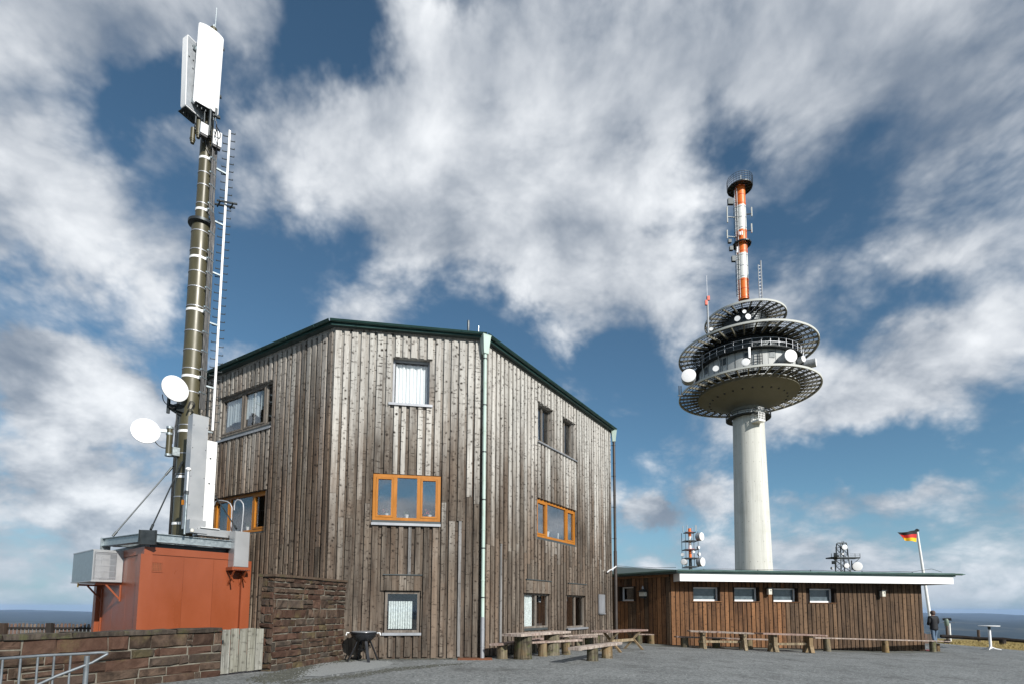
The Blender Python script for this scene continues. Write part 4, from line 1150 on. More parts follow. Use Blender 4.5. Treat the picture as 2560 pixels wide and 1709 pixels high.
def panel_antenna(px0, px1, ytop, ybot, Y, u, n, sb, fb, label, w=None, tilt=0.05):
    """tall antenna with a rounded front; u runs along its width, n is the way it faces"""
    a = atY(px0, (ytop + ybot) / 2, Y); b = online(px1, (ytop + ybot) / 2, a, u); w = w or (V(b.x, b.y, 0) - V(a.x, a.y, 0)).length
    z1 = atY(px0, ytop, Y).z; z0 = atY(px0, ybot, Y).z; zm = (z0 + z1) / 2
    def lean(z): return n * ((z - zm) * tilt)
    c = V(a.x, a.y, 0) + u * (w / 2)
    t = thing('panel_antenna', label, 'antenna', (c.x, c.y, z0), 'panel antennas at the mast head')
    prof = []; N = 12
    for k in range(N + 1):
        f = -1 + 2 * k / N
        prof.append((f * w / 2, fb * (1 - abs(f) ** 2.6)))
    thick = sb / 0.45
    sec = [(-w / 2, -sb)] + prof + [(w / 2, -sb)]
    sec = [sec[0]] + [(x, y) for x, y in sec[1:-1]] + [sec[-1]]
    mb = MB(); vs = []
    for z, s in ((z0, 0.93), (z0 + 0.05, 1.0), (z1 - 0.05, 1.0), (z1, 0.93)):
        vs += [c + lean(z) + u * (x * s) + n * (y * (s if y > 0 else 1)) + V(0, 0, z) for x, y in sec]
    m_ = len(sec)
    fs = [[i * m_ + k, i * m_ + (k + 1) % m_, (i + 1) * m_ + (k + 1) % m_, (i + 1) * m_ + k] for i in range(3) for k in range(m_)]
    fs += [list(range(m_))[::-1], [3 * m_ + k for k in range(m_)]]
    mb.add(vs, fs); mb.build('radome', M['radome'], t, smooth=True)
    mb = MB(); mb.box(c - n * (thick * 0.45 + 0.008) + V(0, 0, (z0 + z1) / 2), (w * 0.92, 0.014, (z1 - z0) * 0.97), u, n, (V(0, 0, 1) + n * tilt)); p = mb.build('back_plate', M['greyback'], t)
    for i in range(12):
        zz = random.uniform(z0 + 0.2, z1 - 0.2); q = c + lean(zz) - n * (thick * 0.45 + 0.018) + u * random.uniform(-0.4, 0.4) * w + V(0, 0, zz); mb = MB(); mb.box(q, (0.04, 0.02, 0.04), u, n); mb.build('bolt', M['dark'], p)
    for f in (0.12, 0.88):
        zz = z0 + (z1 - z0) * f; q = c + lean(zz) - n * (thick * 0.45 + 0.02) + V(0, 0, zz); mb = MB(); mb.bar(q, q - n * 0.22, 0.12, 0.10); mb.box(q - n * 0.03, (0.26, 0.05, 0.16), u, n); mb.build('mount_bracket', M['galv'], t)
    mb = MB(); mb.box(c + lean(z0) + V(0, 0, z0 - 0.008), (w * 0.86, thick * 0.75, 0.014), u, n); p2 = mb.build('bottom_cap', M['dark'], t)
    for i in range(5):
        q = c + lean(z0) + u * w * (-0.32 + 0.16 * i) + V(0, 0, z0 - 0.015); mb = MB(); mb.tube([q, q - V(0, 0, 0.10)], 0.018, 6); mb.build('connector', M['dark'], p2)
    return t
panel_antenna(490, 555, 59, 250, 16.25, ru, rn, 0.10, 0.09, 'white panel antenna facing right at the top of the olive mast')
panel_antenna(454, 490, 91, 271, 16.35, V(0.43, 0.90, 0).normalized(), V(-0.90, 0.43, 0).normalized(), 0.24, 0.13, 'white panel antenna showing its grey back on the left of the mast head', w=0.62)
mb = MB(); mb.tube([MXY + V(0, 0, z_top - 0.4), MXY + V(0, 0, mz(62))], 0.02, 6); mb.tube([MXY + V(0.05, 0, mz(75)), MXY + V(0.06, 0, mz(20))], 0.008, 6)
mb.build('lightning_rod', M['galv'], mast)

# ------------------------------------------------------------------ dish antennas
def dish(c, m, r, label, name='dish_antenna', group=None, parts=True, drum=0.0, lit='radome', back='greyback', seg=32, cat='dish antenna', mount=0.0):
    m = Vector(m).normalized(); c = Vector(c)
    if not parts:
        mb = MB()
        dp = drum if drum else r * 0.28
        mb.lathe([(r * 0.35, -dp - r * 0.12), (r * 0.9, -dp), (r, -dp * 0.7), (r, -0.03 * r), (r * 0.97, 0), (r * 0.6, r * 0.05), (0.01, r * 0.07)], c, m, n=seg)
        o = mb.build(name, M[lit], smooth=True, loc=c)
        return props(o, label, cat, group)
    t = thing(name, label, cat, c, group)
    mb = MB()
    if drum: mb.lathe([(r, -drum), (r, 0)], c, m, n=seg); mb.build('shroud', M[back], t, smooth=True)
    else:
        mb.lathe([(r * 0.22, -r * 0.42), (r * 0.55, -r * 0.30), (r * 0.85, -r * 0.13), (r * 1.0, -0.012), (r * 1.0, 0.006)], c, m, n=seg); mb.build('reflector', M[back], t, smooth=True)
    mb = MB(); mb.lathe([(r * 1.0, 0.003), (r * 1.0, 0.02), (r * 0.97, 0.03), (r * 0.6, r * 0.06), (0.005, r * 0.09)], c, m, n=seg); mb.build('radome', M[lit], t, smooth=True)
    mb = MB(); b = c - m * (drum + r * 0.42 if not drum else drum); mb.lathe([(r * 0.22, -r * 0.30), (r * 0.22, 0.0)], b, m, n=14); mb.box(b - m * r * 0.42, (0.14, 0.14, 0.16)); mb.build('mount', M['dark'], t, smooth=False)
    return t
mD1, mD2 = V(0.85, -0.53, 0.0), V(0.60, -0.80, 0.0)
cD1 = atY(438, 970.5, 16.2); dish(cD1, mD1, 0.40, 'upper white dish antenna tilted against the olive mast', group='white dishes on the olive mast')
cD2 = atY(364, 1076, 16.1); dish(cD2, mD2, 0.385, 'lower white dish antenna held out to the left of the olive mast', group='white dishes on the olive mast')
# brackets and cables of the two dishes
b1 = MXY + V(0, 0, mz(1032))
mb = MB(); q = V(MXY.x, MXY.y, mz(1030)); e_ = V(cD1.x, cD1.y, q.z) - mD1 * 0.35
mb.bar(q, e_, 0.16, 0.10); mb.bar(q + V(0, 0, -0.28), e_ + V(0, 0, -0.05), 0.10, 0.06); mb.tube([e_ - V(0, 0, 0.25), e_ + V(0, 0, 0.75)], 0.05, 10); mb.box(q + V(0, 0, 0) + (e_ - q).normalized() * 0.33, (0.35, 0.25, 0.22), (e_ - q).normalized(), None)
mb.build('dish_bracket', M['dark'], mast)
pq = atY(423, 1100, 16.6); zt, zb_ = atY(423, 1067, 16.6).z, atY(423, 1138, 16.6).z
mb = MB(); mb.tube([V(pq.x, pq.y, zb_), V(pq.x, pq.y, zt)], 0.085, 14); mb.build('dish_pole', M['olive'], mast, smooth=True)
mb = MB()
for z in (zb_ + 0.02, zt - 0.02, zt - 0.22): mb.lathe([(0.10, -0.035), (0.10, 0.035)], V(pq.x, pq.y, z), n=14)
mb.bar(V(pq.x, pq.y, zb_ + 0.12), V(MXY.x, MXY.y, zb_ + 0.12), 0.10, 0.16); mb.bar(V(pq.x, pq.y, zt - 0.14), V(cD2.x, cD2.y, zt - 0.14) - mD2 * 0.25, 0.07, 0.09)
u_ = (MXY - V(pq.x, pq.y, 0)).normalized(); mb.box(V(MXY.x, MXY.y, zb_ + 0.14) - u_ * 0.30 - V(0.02, 0.08, 0), (0.20, 0.30, 0.26), u_, None)
mb.build('pole_clamp', M['galv'], mast)
def cable(pts, r, name='cable'):
    P = [Vector(p) for p in pts]; out = []
    for i in range(len(P) - 1):
        p0, p1, p2, p3 = P[max(i - 1, 0)], P[i], P[i + 1], P[min(i + 2, len(P) - 1)]
        for k in range(5):
            t = k / 5; out.append(0.5 * ((2 * p1) + (p2 - p0) * t + (2 * p0 - 5 * p1 + 4 * p2 - p3) * t * t + (3 * p1 - p0 - 3 * p2 + p3) * t ** 3))
    out.append(P[-1]); mb = MB(); mb.tube(out, r, 6); return mb.build(name, M['black'], mast)
cable([atY(406, 985, 16.4), atY(409, 1000, 16.35), atY(420, 1012, 16.3), atY(431, 1019, 16.35), atY(447, 1011, 16.5)], 0.014)
cable([atY(388, 1103, 16.3), atY(396, 1112, 16.3), atY(408, 1118, 16.4), atY(418, 1118, 16.6)], 0.014)
cable([atY(431, 1108, 16.5), atY(433, 1085, 16.5), atY(440, 1050, 16.55), atY(441, 1030, 16.6)], 0.012)
for i in range(3): cable([atY(478 + 3 * i, 1022, 16.6), atY(483 + 2 * i, 1012 - i * 2, 16.55), atY(476, 1008 - i * 3, 16.5), atY(470 - i, 1020, 16.5)], 0.012)

# ------------------------------------------------------------------ rung ladder beside the mast
LT = atY(574, 327, 17.5); LB_ = atY(531, 1075, 17.5); LXY = V((LT.x + LB_.x) / 2, 17.5, 0)
lad = thing('climbing_ladder', 'white single-rail climbing ladder with alternating steps beside the olive mast', 'ladder', (LXY.x, LXY.y, LB_.z))
mb = MB(); mb.box(V(LXY.x, LXY.y, (LT.z + LB_.z) / 2), (0.065, 0.06, LT.z - LB_.z), ru, rn); rail = mb.build('rail', M['white'], lad)
mb = MB(); z = LB_.z + 0.12
while z < LT.z: mb.box(V(LXY.x, LXY.y, z) - rn * -0.040, (0.014, 0.004, 0.014), ru, rn); z += 0.14
mb.build('rail_hole', M['dark'], rail)
z = LB_.z + 0.15; k = 0; lu = V(0.96, 0.28, 0).normalized()
while z < LT.z:
    s = 1 if k % 2 else -1; a = V(LXY.x, LXY.y, z)
    mb = MB(); mb.bar(a + lu * s * 0.035, a + lu * s * 0.185, 0.022, 0.022); mb.bar(a + lu * s * 0.185 - V(0, 0, 0.011), a + lu * s * 0.185 + V(0, 0, 0.04), 0.022, 0.016, up=lu); mb.build('rung', M['dark'], lad); k += 1; z += 0.145
for y in (431, 560, 686, 811, 967, 1078):
    z = atY(545, y, 17.4).z; a = MXY + V(0, 0, z) + (LXY - MXY).normalized() * 0.15
    mb = MB(); mb.bar(a, V(LXY.x, LXY.y, z), 0.06, 0.05); mb.build('stand_off_bracket', M['galv'], lad)
zp = atY(566, 505, 17.4).z
mb = MB()
for s in (-0.12, 0.12): mb.bar(V(LXY.x, LXY.y, zp) - lu * 0.30 + rn * s, V(LXY.x, LXY.y, zp) + lu * 0.34 + rn * s, 0.05, 0.05)
for s in (-0.2, 0.2): mb.bar(V(LXY.x, LXY.y, zp - 0.03) + lu * s - rn * 0.2, V(LXY.x, LXY.y, zp - 0.03) + lu * s + rn * 0.2, 0.04, 0.03)
mb.build('rest_step', M['dark'], lad)

# ------------------------------------------------------------------ grey cable duct, white duct, tray and box
G0 = atY(483, 1032, 15.75); gz0 = atY(469, 1318, 15.75).z; G0xy = V(G0.x, G0.y, 0)
G1 = online(522, 1050, G0xy, d1); gw = (V(G1.x, G1.y, 0) - G0xy).length
G2 = online(471, 1040, G0xy, d2); gd = (V(G2.x, G2.y, 0) - G0xy).length
duct = thing('cable_duct', 'tall grey metal cable duct running up in front of the olive mast', 'cable duct', (G0.x, G0.y, gz0))
mb = MB(); c = G0xy + d1 * gw / 2 + d2 * gd / 2; mb.box(V(c.x, c.y, (G0.z + gz0) / 2), (gw, gd, G0.z - gz0), d1, d2); mb.build('duct_body', M['alu'], duct)
mb = MB()
for f in (0.2, 0.45, 0.7, 0.9):
    for a in (0.04, gw - 0.04): q = G0xy + d1 * a - d2 * 0.003; mb.box(V(q.x, q.y, gz0 + (G0.z - gz0) * f), (0.02, 0.01, 0.02), d1, d2)
mb.build('screw', M['dark'], duct)
mb = MB(); q = G0xy + d1 * gw * 0.5 - d2 * 0.12; mb.box(V(q.x, q.y, gz0 + 0.10), (gw, 0.24, 0.28), d1, d2); mb.box(V(q.x, q.y, gz0 - 0.10) - d2 * 0.05, (gw * 1.02, 0.34, 0.12), d1, d2); mb.build('duct_elbow', M['alu'], duct)
W0 = G0xy + d1 * (gw - 0.02) + d2 * 0.10; W1_ = online(542, 1130, W0, d1); ww = (V(W1_.x, W1_.y, 0) - W0).length
wz1 = online(525, 1100, W0, d1).z
wd = thing('cable_duct', 'bright white metal duct to the right of the grey duct on the container roof', 'cable duct', (W0.x, W0.y, gz0))
mb = MB(); c = W0 + d1 * ww / 2 + d2 * 0.12
zs = [gz0 - 0.02, gz0 + (wz1 - gz0) * 0.52, gz0 + (wz1 - gz0) * 0.80, wz1]
for i in range(3): mb2 = MB(); mb2.box(V(c.x, c.y, (zs[i] + zs[i + 1]) / 2), (ww, 0.24, zs[i + 1] - zs[i] - 0.010), d1, d2); mb2.build('duct_section', M['white'], wd)
mb = MB(); q = W0 - d2 * 0.002
for z in zs[1:3]: mb.box(V((q + d1 * ww / 2).x, (q + d1 * ww / 2).y, z), (0.04, 0.015, 0.05), d1, d2)
mb.build('latch', M['dark'], wd)
T0 = online(494, 1330, G0xy - d2 * 0.30, d1); T0xy = V(T0.x, T0.y, 0); T1 = online(588, 1335, T0xy, d1); tl = (V(T1.x, T1.y, 0) - T0xy).length
tz1 = online(494, 1317, T0xy, d1).z; tz0 = online(494, 1335, T0xy, d1).z
tray = thing('cable_tray', 'low grey metal cable tray along the container roof edge', 'cable tray', (T0.x, T0.y, tz0))
mb = MB(); c = T0xy + d1 * tl / 2 + d2 * 0.18; mb.box(V(c.x, c.y, (tz0 + tz1) / 2), (tl, 0.36, tz1 - tz0), d1, d2); mb.build('tray_body', M['alu'], tray)
mb = MB(); c = T0xy + d1 * tl * 0.3 + d2 * 0.16; mb.box(V(c.x, c.y, tz1 + 0.012), (tl * 0.5, 0.44, 0.018), d1, d2); mb.build('tray_lid', M['white'], tray)

X0 = online(571, 1370, KP, d1); X0 = V(X0.x, X0.y, 0) - d2 * 0.015
n1_ = -d2
X1 = online(586, 1370, X0, n1_); X1 = V(X1.x, X1.y, 0); X2 = online(623, 1370, X1, d1); X2 = V(X2.x, X2.y, 0)
xw, xd = (X2 - X1).length, (X1 - X0).length
xz1 = online(586, 1325, X1, d1).z; xz0 = online(585, 1415, X1, d1).z
bx = thing('cable_box', 'tall grey metal box on an orange shelf at the right end of the container', 'metal box', (X1.x, X1.y, xz0))
mb = MB(); c = (X0 + X2) / 2; mb.box(V(c.x, c.y, (xz0 + xz1) / 2), (xw, xd - 0.02, xz1 - xz0), d1, d2); mb.build('box_body', M['alu'], bx)
mb = MB(); c2 = X1 + d1 * xw / 2 + n1_ * 0.004; mb.box(V(c2.x, c2.y, (xz0 + xz1) / 2), (xw * 0.96, 0.012, (xz1 - xz0) * 0.98), d1, d2); mb.build('front_cover', M['alu'], bx)
mb = MB(); mb.box(V(c.x, c.y, xz0 - 0.055), (xw + 0.10, xd + 0.08, 0.10), d1, d2); sh = mb.build('shelf', M['contorange'], bx)
mb = MB()
for i in range(9): q = X1 + d1 * (0.03 + i * (xw - 0.02) / 8) + n1_ * 0.042; mb.box(V(q.x, q.y, xz0 - 0.09), (0.03, 0.012, 0.02), d1, d2)
mb.build('slot', M['dark'], sh)
for f in (0.0, 0.8):
    mb = MB(); a = X0 + d1 * xw * f + d1 * 0.03; b = X1 + d1 * xw * f + d1 * 0.03
    mb.bar(V(a.x, a.y, xz0 - 0.52), V(b.x, b.y, xz0 - 0.12), 0.04, 0.04); mb.bar(V(b.x, b.y, xz0 - 0.45), V(a.x, a.y, xz0 - 0.12), 0.035, 0.035)
    mb.bar(V(a.x, a.y, xz0 - 0.55), V(a.x, a.y, xz0 + 0.25), 0.06, 0.03, up=d2)
    mb.build('shelf_bracket', M['contorange'], bx)

rl = thing('grab_rail', 'two bent white tube grab rails on the container roof in front of the orange window', 'grab rail', atY(577, 1322, 16.7))
def bent(pix, Y):
    return [atY(a, b, Y) for a, b in pix]
def tubepart(pts, r, name, mt, parent): mb = MB(); mb.tube(pts, r, 10); return mb.build(name, mt, parent, smooth=True)
tubepart(bent([(535, 1262), (538, 1253), (546, 1249.5), (556, 1250), (568, 1252.5), (576, 1258), (580, 1268), (579.5, 1280), (577, 1326)], 16.7), 0.021, 'tube', M['zinc'], rl)
tubepart(bent([(585.5, 1274), (586, 1262), (588, 1253), (594, 1247.5), (602, 1249.5), (608, 1258), (609, 1270), (607.5, 1290), (604, 1328)], 16.6), 0.021, 'tube', M['zinc'], rl)
gp = thing('antenna_pole', 'thin white pole with a small domed antenna clamped to the beam frame', 'pole', atY(461, 1334, 15.0))
tubepart([atY(461, 1334, 15.0), V(atY(461, 1334, 15.0).x, 15.0, atY(467, 1230, 15.0).z)], 0.030, 'pole', M['galv'], gp)
q = atY(467, 1230, 15.0); q = V(atY(461, 1334, 15.0).x, 15.0, q.z)
zt = atY(470, 1172, 15.0).z
tubepart([q, V(q.x, q.y, zt)], 0.022, 'pole_top', M['white'], gp)
mb = MB(); mb.lathe([(0.03, -0.06), (0.075, -0.01), (0.072, 0.02), (0.05, 0.05), (0.005, 0.065)], V(q.x, q.y, zt), n=16); mb.build('domed_antenna', M['white'], gp, smooth=True)
mb = MB(); mb.lathe([(0.045, -0.05), (0.045, 0.05)], q, n=10); mb.build('clamp', M['dark'], gp)
mb = MB(); mb.tube([V(q.x - 0.05, q.y, zt - 0.6), V(q.x - 0.10, q.y, zt - 0.75), V(q.x - 0.10, q.y, zt - 1.6)], 0.014, 6); mb.build('cable', M['black'], gp)
mb = MB(); mb.box(V(q.x - 0.10, q.y, zt - 0.95), (0.05, 0.05, 0.14)); mb.build('surge_block', M['orange'], gp)
b = atY(480, 1328, 15.1); mb = MB(); mb.lathe([(0.05, 0), (0.05, 0.06), (0.03, 0.09)], b, n=10)
props(mb.build('roof_lamp', M['lampglass'], smooth=True), 'small pale round cap on the beam frame beside the thin pole', 'cap')

# ------------------------------------------------------------------ handrail in the left foreground
hr = thing('handrail', 'galvanised tube handrail with thin uprights in front of the low stone wall', 'handrail', (-4.2, 5.6, 0.25))
def hY(px): return 5.5 + 0.75 * px / 267.0
def hp(px, py): return atY(px, py, hY(px))
tubepart([hp(-160, 1652), hp(0, 1645), hp(110, 1637), hp(219, 1632), hp(252, 1629.5), hp(267, 1630.5), hp(269, 1633)], 0.015, 'top_rail', M['railgalv'], hr)
tubepart([hp(269, 1633), hp(262, 1637), hp(230, 1655), hp(140, 1689), hp(90, 1712), hp(0, 1752)], 0.015, 'lower_rail', M['railgalv'], hr)
for x0, y0, x1 in ((-36, 1648, -40), (7, 1646, 0), (52, 1643, 45), (95, 1640, 89), (136, 1637, 130), (177, 1636, 171)):
    p = hp(x0, y0); tubepart([V(p.x, p.y, 0.25), p], 0.011, 'upright', M['railgalv'], hr)
p = hp(218, 1638); tubepart([V(p.x, p.y, 0.25), p], 0.026, 'post', M['railgalv'], hr)

# ------------------------------------------------------------------ dark paling fence behind the container
FY = 20.0
fA = atY(-90, 1557, FY); fB = atY(300, 1556, FY); fe = V(fB.x - fA.x, 0, 0); FW = Wall(V(fA.x, FY, 0), V(1, 0, 0)); fL = fB.x - fA.x
pf = thing('paling_fence', 'dark wooden paling fence behind the low stone wall on the left', 'fence', (fA.x, FY, 0.2))
n = int(fL / 0.142)
for i in range(n):
    a = (i + 0.5) * 0.142; zt = atY(100, 1557, FY).z + random.uniform(-0.02, 0.02)
    w = 0.095; vs = [(-w / 2, 0.2), (w / 2, 0.2), (w / 2 * 0.9, zt - 0.03), (w / 2 * 0.5, zt), (-w / 2 * 0.5, zt), (-w / 2 * 0.9, zt - 0.03)]
    mb = MB(); mb.add([FW.pt(a + x, z, o) for o in (0.0, 0.022) for x, z in vs], [[0, 1, 2, 3, 4, 5][::-1], [6, 7, 8, 9, 10, 11]] + [[k, (k + 1) % 6, 6 + (k + 1) % 6, 6 + k] for k in range(6)])
    mb.build('paling', M['fence'], pf)
for y in (1568.5, 1600):
    z = atY(100, y, FY).z; mb = MB(); FW.box(mb, 0, fL, z - 0.035, z + 0.035, 0.024, 0.075); mb.build('fence_rail', M['blackwood'], pf)
for px in (18, 134):
    q = atY(px, 1570, FY); mb = MB(); mb.box(V(q.x, FY - 0.16, (0.2 + atY(px, 1556, FY - .16).z) / 2), (0.20, 0.14, atY(px, 1556, FY - .16).z - 0.2)); mb.build('fence_post', M['blackwood'], pf)

# ================================================================== LOW ANNEX
AL = hit(1679, 1612); AL = V(AL.x, AL.y, 0)
WA = Wall(AL, V(0.993, 0.118, 0))
LA_ = WA.sz(2309, 1560)[0]
pAR = WA.pt(LA_, 0)
WA2 = Wall(AL + V(-0.64, 0.768, 0) * 5.2, V(0.64, -0.768, 0)); LA2 = 5.2
annex = thing('low_annex', 'low flat-roofed annex clad in red-brown boards with a white fascia', 'annex', (AL.x, AL.y, 0.1))
FO = 0.72                                            # how far the eaves stand out
f_l = WA.sz(1702, 1450, FO); f_r = WA.sz(2383, 1459.5, FO)
fz0_ = (f_l[1] + f_r[1]) / 2; ft_l = WA.sz(1702, 1429.5, FO)[1]; ft_r = WA.sz(2383, 1442, FO)[1]; ft = (ft_l + ft_r) / 2
r_l = WA.sz(1693, 1418, FO + 0.12); r_r = WA.sz(2404, 1434, FO + 0.12); rz = (r_l[1] + r_r[1]) / 2
AZ = ft                                              # wall head
AW = [WA.rect(a, b, c, d, 0.03) for a, b, c, d in (
    ((1732, 1465), (1800.5, 1465), (1800.5, 1502.5), (1732.5, 1502.5)),
    ((1834.5, 1466), (1898, 1466), (1898, 1503), (1835, 1503)),
    ((1932, 1468), (1995, 1468), (1995.5, 1504), (1932.5, 1504)),
    ((2023, 1468.5), (2087, 1469), (2087, 1506.5), (2023.5, 1506)))]
AW5 = WA2.rect((1548, 1464), (1585, 1465), (1585, 1502), (1549, 1503), 0.03)
mb = MB(); holed(mb, WA, 0.0, LA_, -0.8, AZ, AW, -0.34, 0.0); mb.build('wall', M['redbase'], annex)
mb = MB(); holed(mb, WA2, 0.0, LA2, -0.8, AZ, [AW5], -0.34, 0.0); mb.build('wall', M['redbase'], annex)
bk = V(-0.118, 0.993, 0) * 6.5
mb = MB(); w = Wall(pAR, bk); w.box(mb, 0, 6.5, -0.8, AZ, -0.3, 0); w = Wall(pAR + bk, WA2.p - (pAR + bk)); w.box(mb, 0, (WA2.p - (pAR + bk)).length, -0.8, AZ, -0.3, 0)
mb.build('wall', M['redbase'], annex)
random.seed(21)
n = int(LA_ / 0.212); pitch = LA_ / n
for i in range(n):
    a = (i + 0.5) * pitch; w = pitch - random.uniform(0.028, 0.045)
    base = gz(WA.pt(a, 0).x) + 0.03
    for z0, z1 in intervals(base, AZ - 0.01, a, w, AW):
        dk = i / n > 0.40 + random.uniform(-0.06, 0.06)
        board(annex, WA, 'plank', M['reddark' if dk else 'red'], a, z0, z1, w, 0.032 + random.uniform(-0.004, 0.004), 0.0, tilt=random.uniform(-0.002, 0.002))
n = int(LA2 / 0.235); pitch = LA2 / n
for i in range(n):
    a = (i + 0.5) * pitch; w = pitch - random.uniform(0.03, 0.045)
    for z0, z1 in intervals(gz(WA2.pt(a, 0).x) + 0.03, AZ - 0.13, a, w, [AW5]):
        board(annex, WA2, 'plank', M['red' if random.random() < 0.6 else 'reddark'], a, z0, z1, w, 0.032, 0.0, tilt=random.uniform(-0.002, 0.002))
mb = MB(); WA2.box(mb, 0, LA2 - 0.05, AZ - 0.12, AZ - 0.005, 0.002, 0.04); mb.build('head_board', M['red'], annex)

def annex_window(W, R, glass):
    fr = window(annex, W, shrink(R, 0, 0, 0.03, 0), -0.21, M['fascia'], frame=0.075, glass=glass, depth=0.06)
    mb = MB(); frame_ring(mb, W, R[0] + 0.001, R[1] - 0.001, R[2] + 0.001, R[3] - 0.001, -0.20, 0.036, 0.02); mb.build('window_lining', M['redbase'], fr)
    mb = MB(); c = []
    W.box(mb, R[0] - 0.05, R[1] + 0.06, R[2] - 0.012, R[2] + 0.022, -0.20, 0.075); mb.build('sill', M['red'], fr)
for R in AW: annex_window(WA, R, 'frosted')
annex_window(WA2, AW5, 'clearglass')

# eaves, fascia and roof
a0, a1 = f_l[0], f_r[0]
mb = MB(); WA.box(mb, a0, a1, fz0_, ft, FO - 0.06, FO); mb.build('fascia', M['fascia'], annex)
mb = MB(); WA.box(mb, a0 - 0.04, a0, fz0_, ft, 0.04, FO - 0.002); mb.build('fascia_end', M['fascia'], annex)
mb = MB(); WA.box(mb, a1, a1 + 0.03, fz0_, ft, -5.5, FO - 0.002); mb.build('fascia_end', M['fascia'], annex)
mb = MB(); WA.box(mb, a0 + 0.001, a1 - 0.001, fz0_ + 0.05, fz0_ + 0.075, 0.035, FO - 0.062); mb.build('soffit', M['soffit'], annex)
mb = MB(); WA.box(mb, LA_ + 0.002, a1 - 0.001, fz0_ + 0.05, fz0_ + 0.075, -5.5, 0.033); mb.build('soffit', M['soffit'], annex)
b0, b1 = r_l[0], r_r[0]
mb = MB()
q = [WA.pt(b0, 0, FO + 0.05), WA.pt(b1 - 0.25, 0, FO + 0.05), WA.pt(b1 - 0.25, 0, -6.6), WA2.pt(-0.2, 0, 0.15), WA2.pt(LA2 - 0.1, 0, 0.30)]
mb.prism(q, ft + 0.002, rz - 0.02)
gl0 = online(1520, 1430, WA2.pt(0, 0, 0.28), WA2.e); gl1 = WA.pt(b0 + 0.02, rz - 0.02, FO + 0.05)
gl0 = V(gl0.x, gl0.y, rz - 0.06)
tp = atY(1543, 1415.5, 31.0)
mb.add([gl1, gl0, tp, gl1 - V(0, 0, 0.05), gl0 - V(0, 0, 0.05), tp - V(0, 0, 0.4), WA.pt(b0 + 6, rz + 0.0, -5.5), WA.pt(b0 + 6, rz - 0.4, -5.5)],
       [[0, 2, 1], [0, 6, 2], [0, 1, 4, 3], [1, 2, 5, 4], [2, 6, 7, 5], [3, 4, 5, 7], [0, 3, 7, 6]])
mb.build('roof', M['roof'], annex)
mb = MB(); ga, gb = WA.pt(b0, rz - 0.035, FO + 0.10), WA.pt(b1, rz - 0.035, FO + 0.10)
halfpipe(mb, ga, gb, 0.075); mb.tube([gb + V(0, 0, -0.03), gb + WA.e * 0.22 + V(0, 0, -0.02)], [0.05, 0.012], 8)
for k in range(9): q = ga.lerp(gb, (k + 0.5) / 9); mb.bar(q - WA.n * 0.08, q + WA.n * 0.08, 0.025, 0.008)
mb.build('gutter', M['gutterpale'], annex)
mb = MB(); WA.box(mb, b0 + 0.05, b1 - 0.26, ft + 0.01, rz - 0.005, FO + 0.052, FO + 0.065); mb.build('roof_edge', M['gutter'], annex)
mb = MB(); halfpipe(mb, V(gl0.x, gl0.y, rz - 0.05), V(gl1.x, gl1.y, rz - 0.035) - WA.e * 0.05, 0.07); mb.build('gutter', M['gutterpale'], annex)
q = online(1524, 1500, WA2.pt(0, 0, 0.10), WA2.e)
mb = MB(); mb.tube([V(q.x, q.y, 0.1), V(q.x, q.y, AZ - 0.3)], 0.055, 10); p = mb.build('downpipe', M['gutter'], annex, smooth=True)
mb = MB(); mb.tube([V(q.x, q.y, AZ - 0.35), V(q.x, q.y, AZ - 0.08), V(q.x, q.y, rz - 0.03)], [0.06, 0.10, 0.11], 10); mb.build('pipe_funnel', M['verdigris'], p, smooth=True)
mb = MB(); mb.tube([V(q.x, q.y, 0.05), V(q.x, q.y, 0.95)], 0.066, 10); mb.build('standpipe', M['zinc'], p, smooth=True)
# lightning wire along the roof with small posts, and a pale bent tube at the house corner
pts = []; mb = MB()
for i in range(26):
    f = i / 25; a = b0 + 0.4 + (b1 - b0 - 1.0) * f; sag = 0.03 * math.sin(f * math.pi * 6) ** 2
    z = rz + 0.07 - sag * 0.8 + (0.16 * math.sin((f - 0.9) / 0.1 * math.pi) if f > 0.9 else 0); pts.append(WA.pt(a, z, FO - 0.3))
    if i % 5 == 2: mb.tube([WA.pt(a, rz - 0.03, FO - 0.3), WA.pt(a, z + 0.015, FO - 0.3)], 0.018, 6)
mb.tube(pts, 0.010, 5)
pts = [atY(x, y, 27.5) for x, y in ((1541, 1413), (1560, 1414), (1583, 1416.5), (1610, 1416), (1639, 1418), (1690, 1417))]; mb.tube(pts, 0.012, 5)
mb.build('lightning_wire', M['dark'], annex)
mb = MB(); mb.tube([atY(x, y, 23.6) for x, y in ((1541, 1413.5), (1538, 1416), (1531, 1421), (1524, 1424), (1518, 1429))], 0.03, 8); mb.build('drain_elbow', M['radome'], annex, smooth=True)

